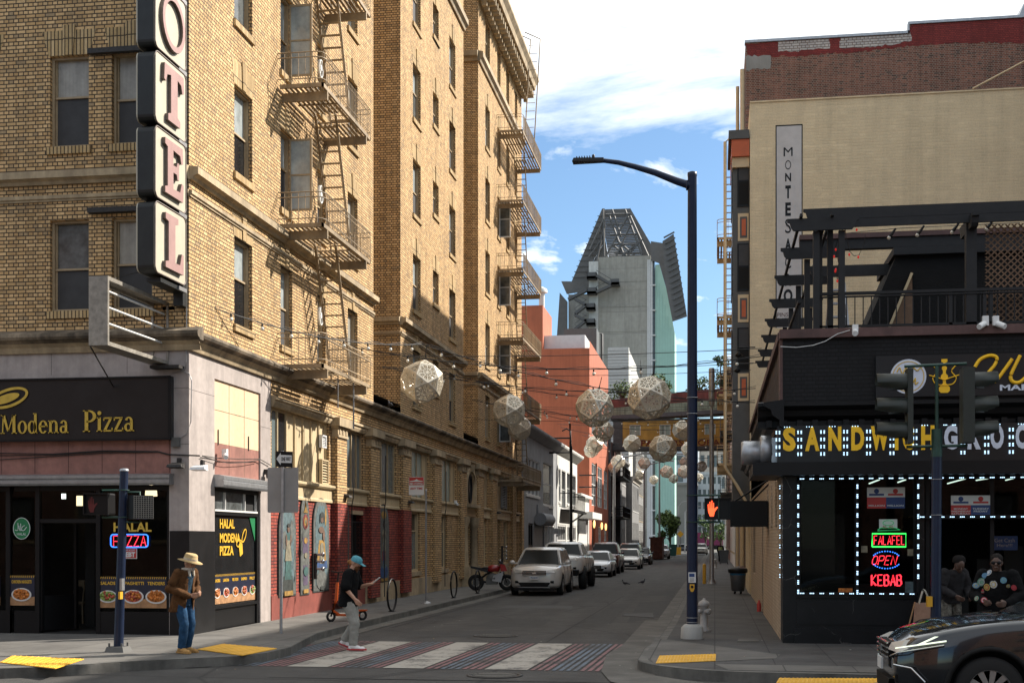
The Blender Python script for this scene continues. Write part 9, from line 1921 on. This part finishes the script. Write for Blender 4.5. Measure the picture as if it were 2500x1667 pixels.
garment('jacket','jacket_grey',P4,jk4,.011,.03,3);garment('trousers','camo',P4,lambda b:(loft(b,[(0,0,.8,.13,.17),(0,0,.95,.13,.17)]),[limb(b,[(0,.1*s_,.85),(.08,.11*s_,.46),(0,.11*s_,.12)],[.11,.08,.07])for s_ in(1,-1)]))
b=MB();b.lathe([(.105,0),(.11,.03),(.10,.09),(.06,.12),(0,.125)],(.235,0,1.49),18);b.build('beanie','hair_black',P4);shoe(P4,(0,.11,.09),0,'tee_black','tee_black',1.15);shoe(P4,(0,-.11,.09),0,'tee_black','tee_black',1.15)
x,y=onG(1759,1371,.15);x=min(x,.6);P5=thing('person',(x,y,.15),'distant person in dark clothes with a pale reflective vest on the right pavement','person',rz=R(-90),local=True)
mat('vest',(.22,.27,.10),.8,var=.1,coord='Object');b=MB();loft(b,[(0,0,.8,.11,.16),(0,0,1.1,.12,.17),(0,0,1.38,.11,.19),(0,0,1.46,.06,.09)]);limb(b,[(0,0,1.42),(0,0,1.52)],[.06,.055]);head(b,Vector((.03,0,1.62)))
for s_ in(1,-1):limb(b,[(0,.19*s_,1.38),(-.02,.25*s_,1.1),(.05,.24*s_,.86)],[.06,.046,.03]);hand(b,(.05,.24*s_,.86),(.2,0,-1),(0,-s_,0),.5)
for s_ in(1,-1):limb(b,[(0,.1*s_,.85),(.1*s_,.11*s_,.46),(.12*s_,.11*s_,.05)],[.09,.06,.042])
o=b.build('body','skin_dark',P5);fuse(o,.012,0,2)
garment('coat','tee_black',P5,lambda b:(loft(b,[(0,0,.6,.17,.22),(0,0,1.0,.15,.2),(0,0,1.38,.13,.21),(0,0,1.46,.08,.11)]),[limb(b,[(0,.19*s_,1.38),(-.02,.26*s_,1.1),(.04,.24*s_,.9)],[.09,.08,.06])for s_ in(1,-1)],[limb(b,[(0,.1*s_,.8),(.1*s_,.11*s_,.46),(.12*s_,.11*s_,.1)],[.12,.09,.07])for s_ in(1,-1)]),.015);b=MB();b.lathe([(.20,.0),(.205,.3)],(0,0,1.02),16,cap=False);b.build('vest','vest',P5);shoe(P5,(.12,.11,.09),0,'tee_black');shoe(P5,(-.12,-.11,.09),0,'tee_black')
x,y=onG(2255,1320+1.85*3150/22.4,.15);mat('kraft',(.36,.21,.14),.9,var=.15,vs=6);mat('crate',(.10,.06,.03),.8)
b=MB();b.box(x-.2,x+.2,y-.2,y+.2,.15,.50);b.build('crate','crate',None,('brown crate under the paper bag, hidden mostly by the black car','crate'))
zt_=onY(2255,1471,y)[1];t=thing('paper_bag',(x,y,.5),'brown paper carrier bag with string handles left of the signal pole at the shop','bag')
b=MB();b.hexa([(x-.17,y-.08,.5),(x+.15,y-.08,.5),(x+.15,y+.08,.5),(x-.17,y+.08,.5),(x-.14,y-.05,zt_),(x+.17,y-.05,zt_),(x+.17,y+.05,zt_),(x-.14,y+.05,zt_)]);b.build('bag_body','kraft',t)
b=MB()
for yy in(-.05,.05):b.tube([(x-.08,y+yy,zt_-.02),(x-.02,y+yy,zt_+.20),(x+.0,y+yy,zt_+.24),(x+.03,y+yy,zt_+.2),(x+.12,y+yy,zt_-.02)],.008,5)
b.build('handles','sherpa',t);b=MB();b.tube([(x-.32,y-.1,.3),(x-.16,y-.1,zt_+.02)],.014,6);b.build('stick','menu_wood',None,('brown stick leaning beside the paper bag','stick'))
mat('bulb_red',(.5,.01,.01),.3,var=0,emit=(1,.04,.02),es=.15)
t=thing('festoon_light',(qx(2050),PYf,7),'tangled string of small red bulbs hanging from the black pergola','string light')
RB=[(2056,563),(2091,558),(2040,605),(2036,622),(2049,630),(2073,618),(2095,625),(2040,654),(2039,658),(2044,682)]
b=MB();b.tube([(qx(x),PYf-.03,qz(y))for x,y in((2062,548),(2066,580),(2075,612),(2085,622),(2097,620),(2110,590),(2112,570))],.006,4);b.tube([(qx(x),PYf-.03,qz(y))for x,y in((2058,555),(2040,595),(2047,640),(2040,660),(2044,680),(2049,640),(2052,600))],.006,4);b.build('cable','cable_black',t)
for x,y in RB:b=MB();b.ball((qx(x),PYf-.03,qz(y)),.019,0,8,6,(1,1,1.5));b.build('bulb','bulb_red',t)
t=thing('festoon_light',(qx(2250),PYf+.3,7.6),'row of clear bulbs in black holders under the long pergola beam','string light')
for k,x in enumerate((2184,2254,2340,2425)):c=Vector((qx(x),PYf+.3,qz(560-k*4)));b=MB();b.tube([c+Vector((.06,0,.09)),c,c+Vector((-.04,0,-.05))],[.02,.03,.035],6);b.ball(c+Vector((-.06,0,-.08)),.035,1,8,6);b.build('bulb',['cable_black','bulb'],t)
b=MB();b.tube([(qx(2060),PYf+.3,qz(556)),(qx(2200),PYf+.3,qz(548)),(qx(2500),PYf+.3,qz(545))],.006,4);b.build('cable','cable_black',t)
for i,(x,y,yy)in enumerate(((1826,868,40),(1822,906,42))):
 p=onY(x,y,yy);b=MB();b.tube([(SX,yy,p[1]+.25),(SX-.5,yy,p[1]+.25),(SX-.5,yy,p[1]+.1)],.02,5);b.lathe([(.02,.14),(.12,.0),(.03,-.05)],(SX-.5,yy,p[1]),10);b.build('wall_lamp','black_metal',None,(('upper' if i==0 else 'lower')+' black conical wall lamp on the street side of the black shop','lamp'))
rr=random.Random(21);mat('litter_pale',(.40,.38,.33),.8,var=.1)
b=MB()
for k in range(150):
 u=rr.random();side=rr.random()<.6;y=20+60*u*u;x=(KL+.05+abs(rr.gauss(0,.18)))if side else KR-.1-abs(rr.gauss(0,.2))
 if k%4==0:x,y=rr.uniform(-12,3),rr.uniform(17,32)
 z=.156 if(x<-8.2 or x>-.7)else .014;a=rr.random()*3;s_=rr.uniform(.008,.028)
 b.add([(x+s_*math.cos(a),y+s_*math.sin(a),z),(x-s_*math.sin(a),y+s_*math.cos(a),z+.006),(x-s_*math.cos(a),y-s_*math.sin(a),z),(x+s_*math.sin(a),y-s_*math.cos(a),z+.004)],[(0,1,2,3)],k%3==0)
o=b.build('litter',['litter_pale','menu_wood'],None,('scattered crumbs of litter and leaves along the kerbs','litter'),recalc=False);o['kind']='stuff'
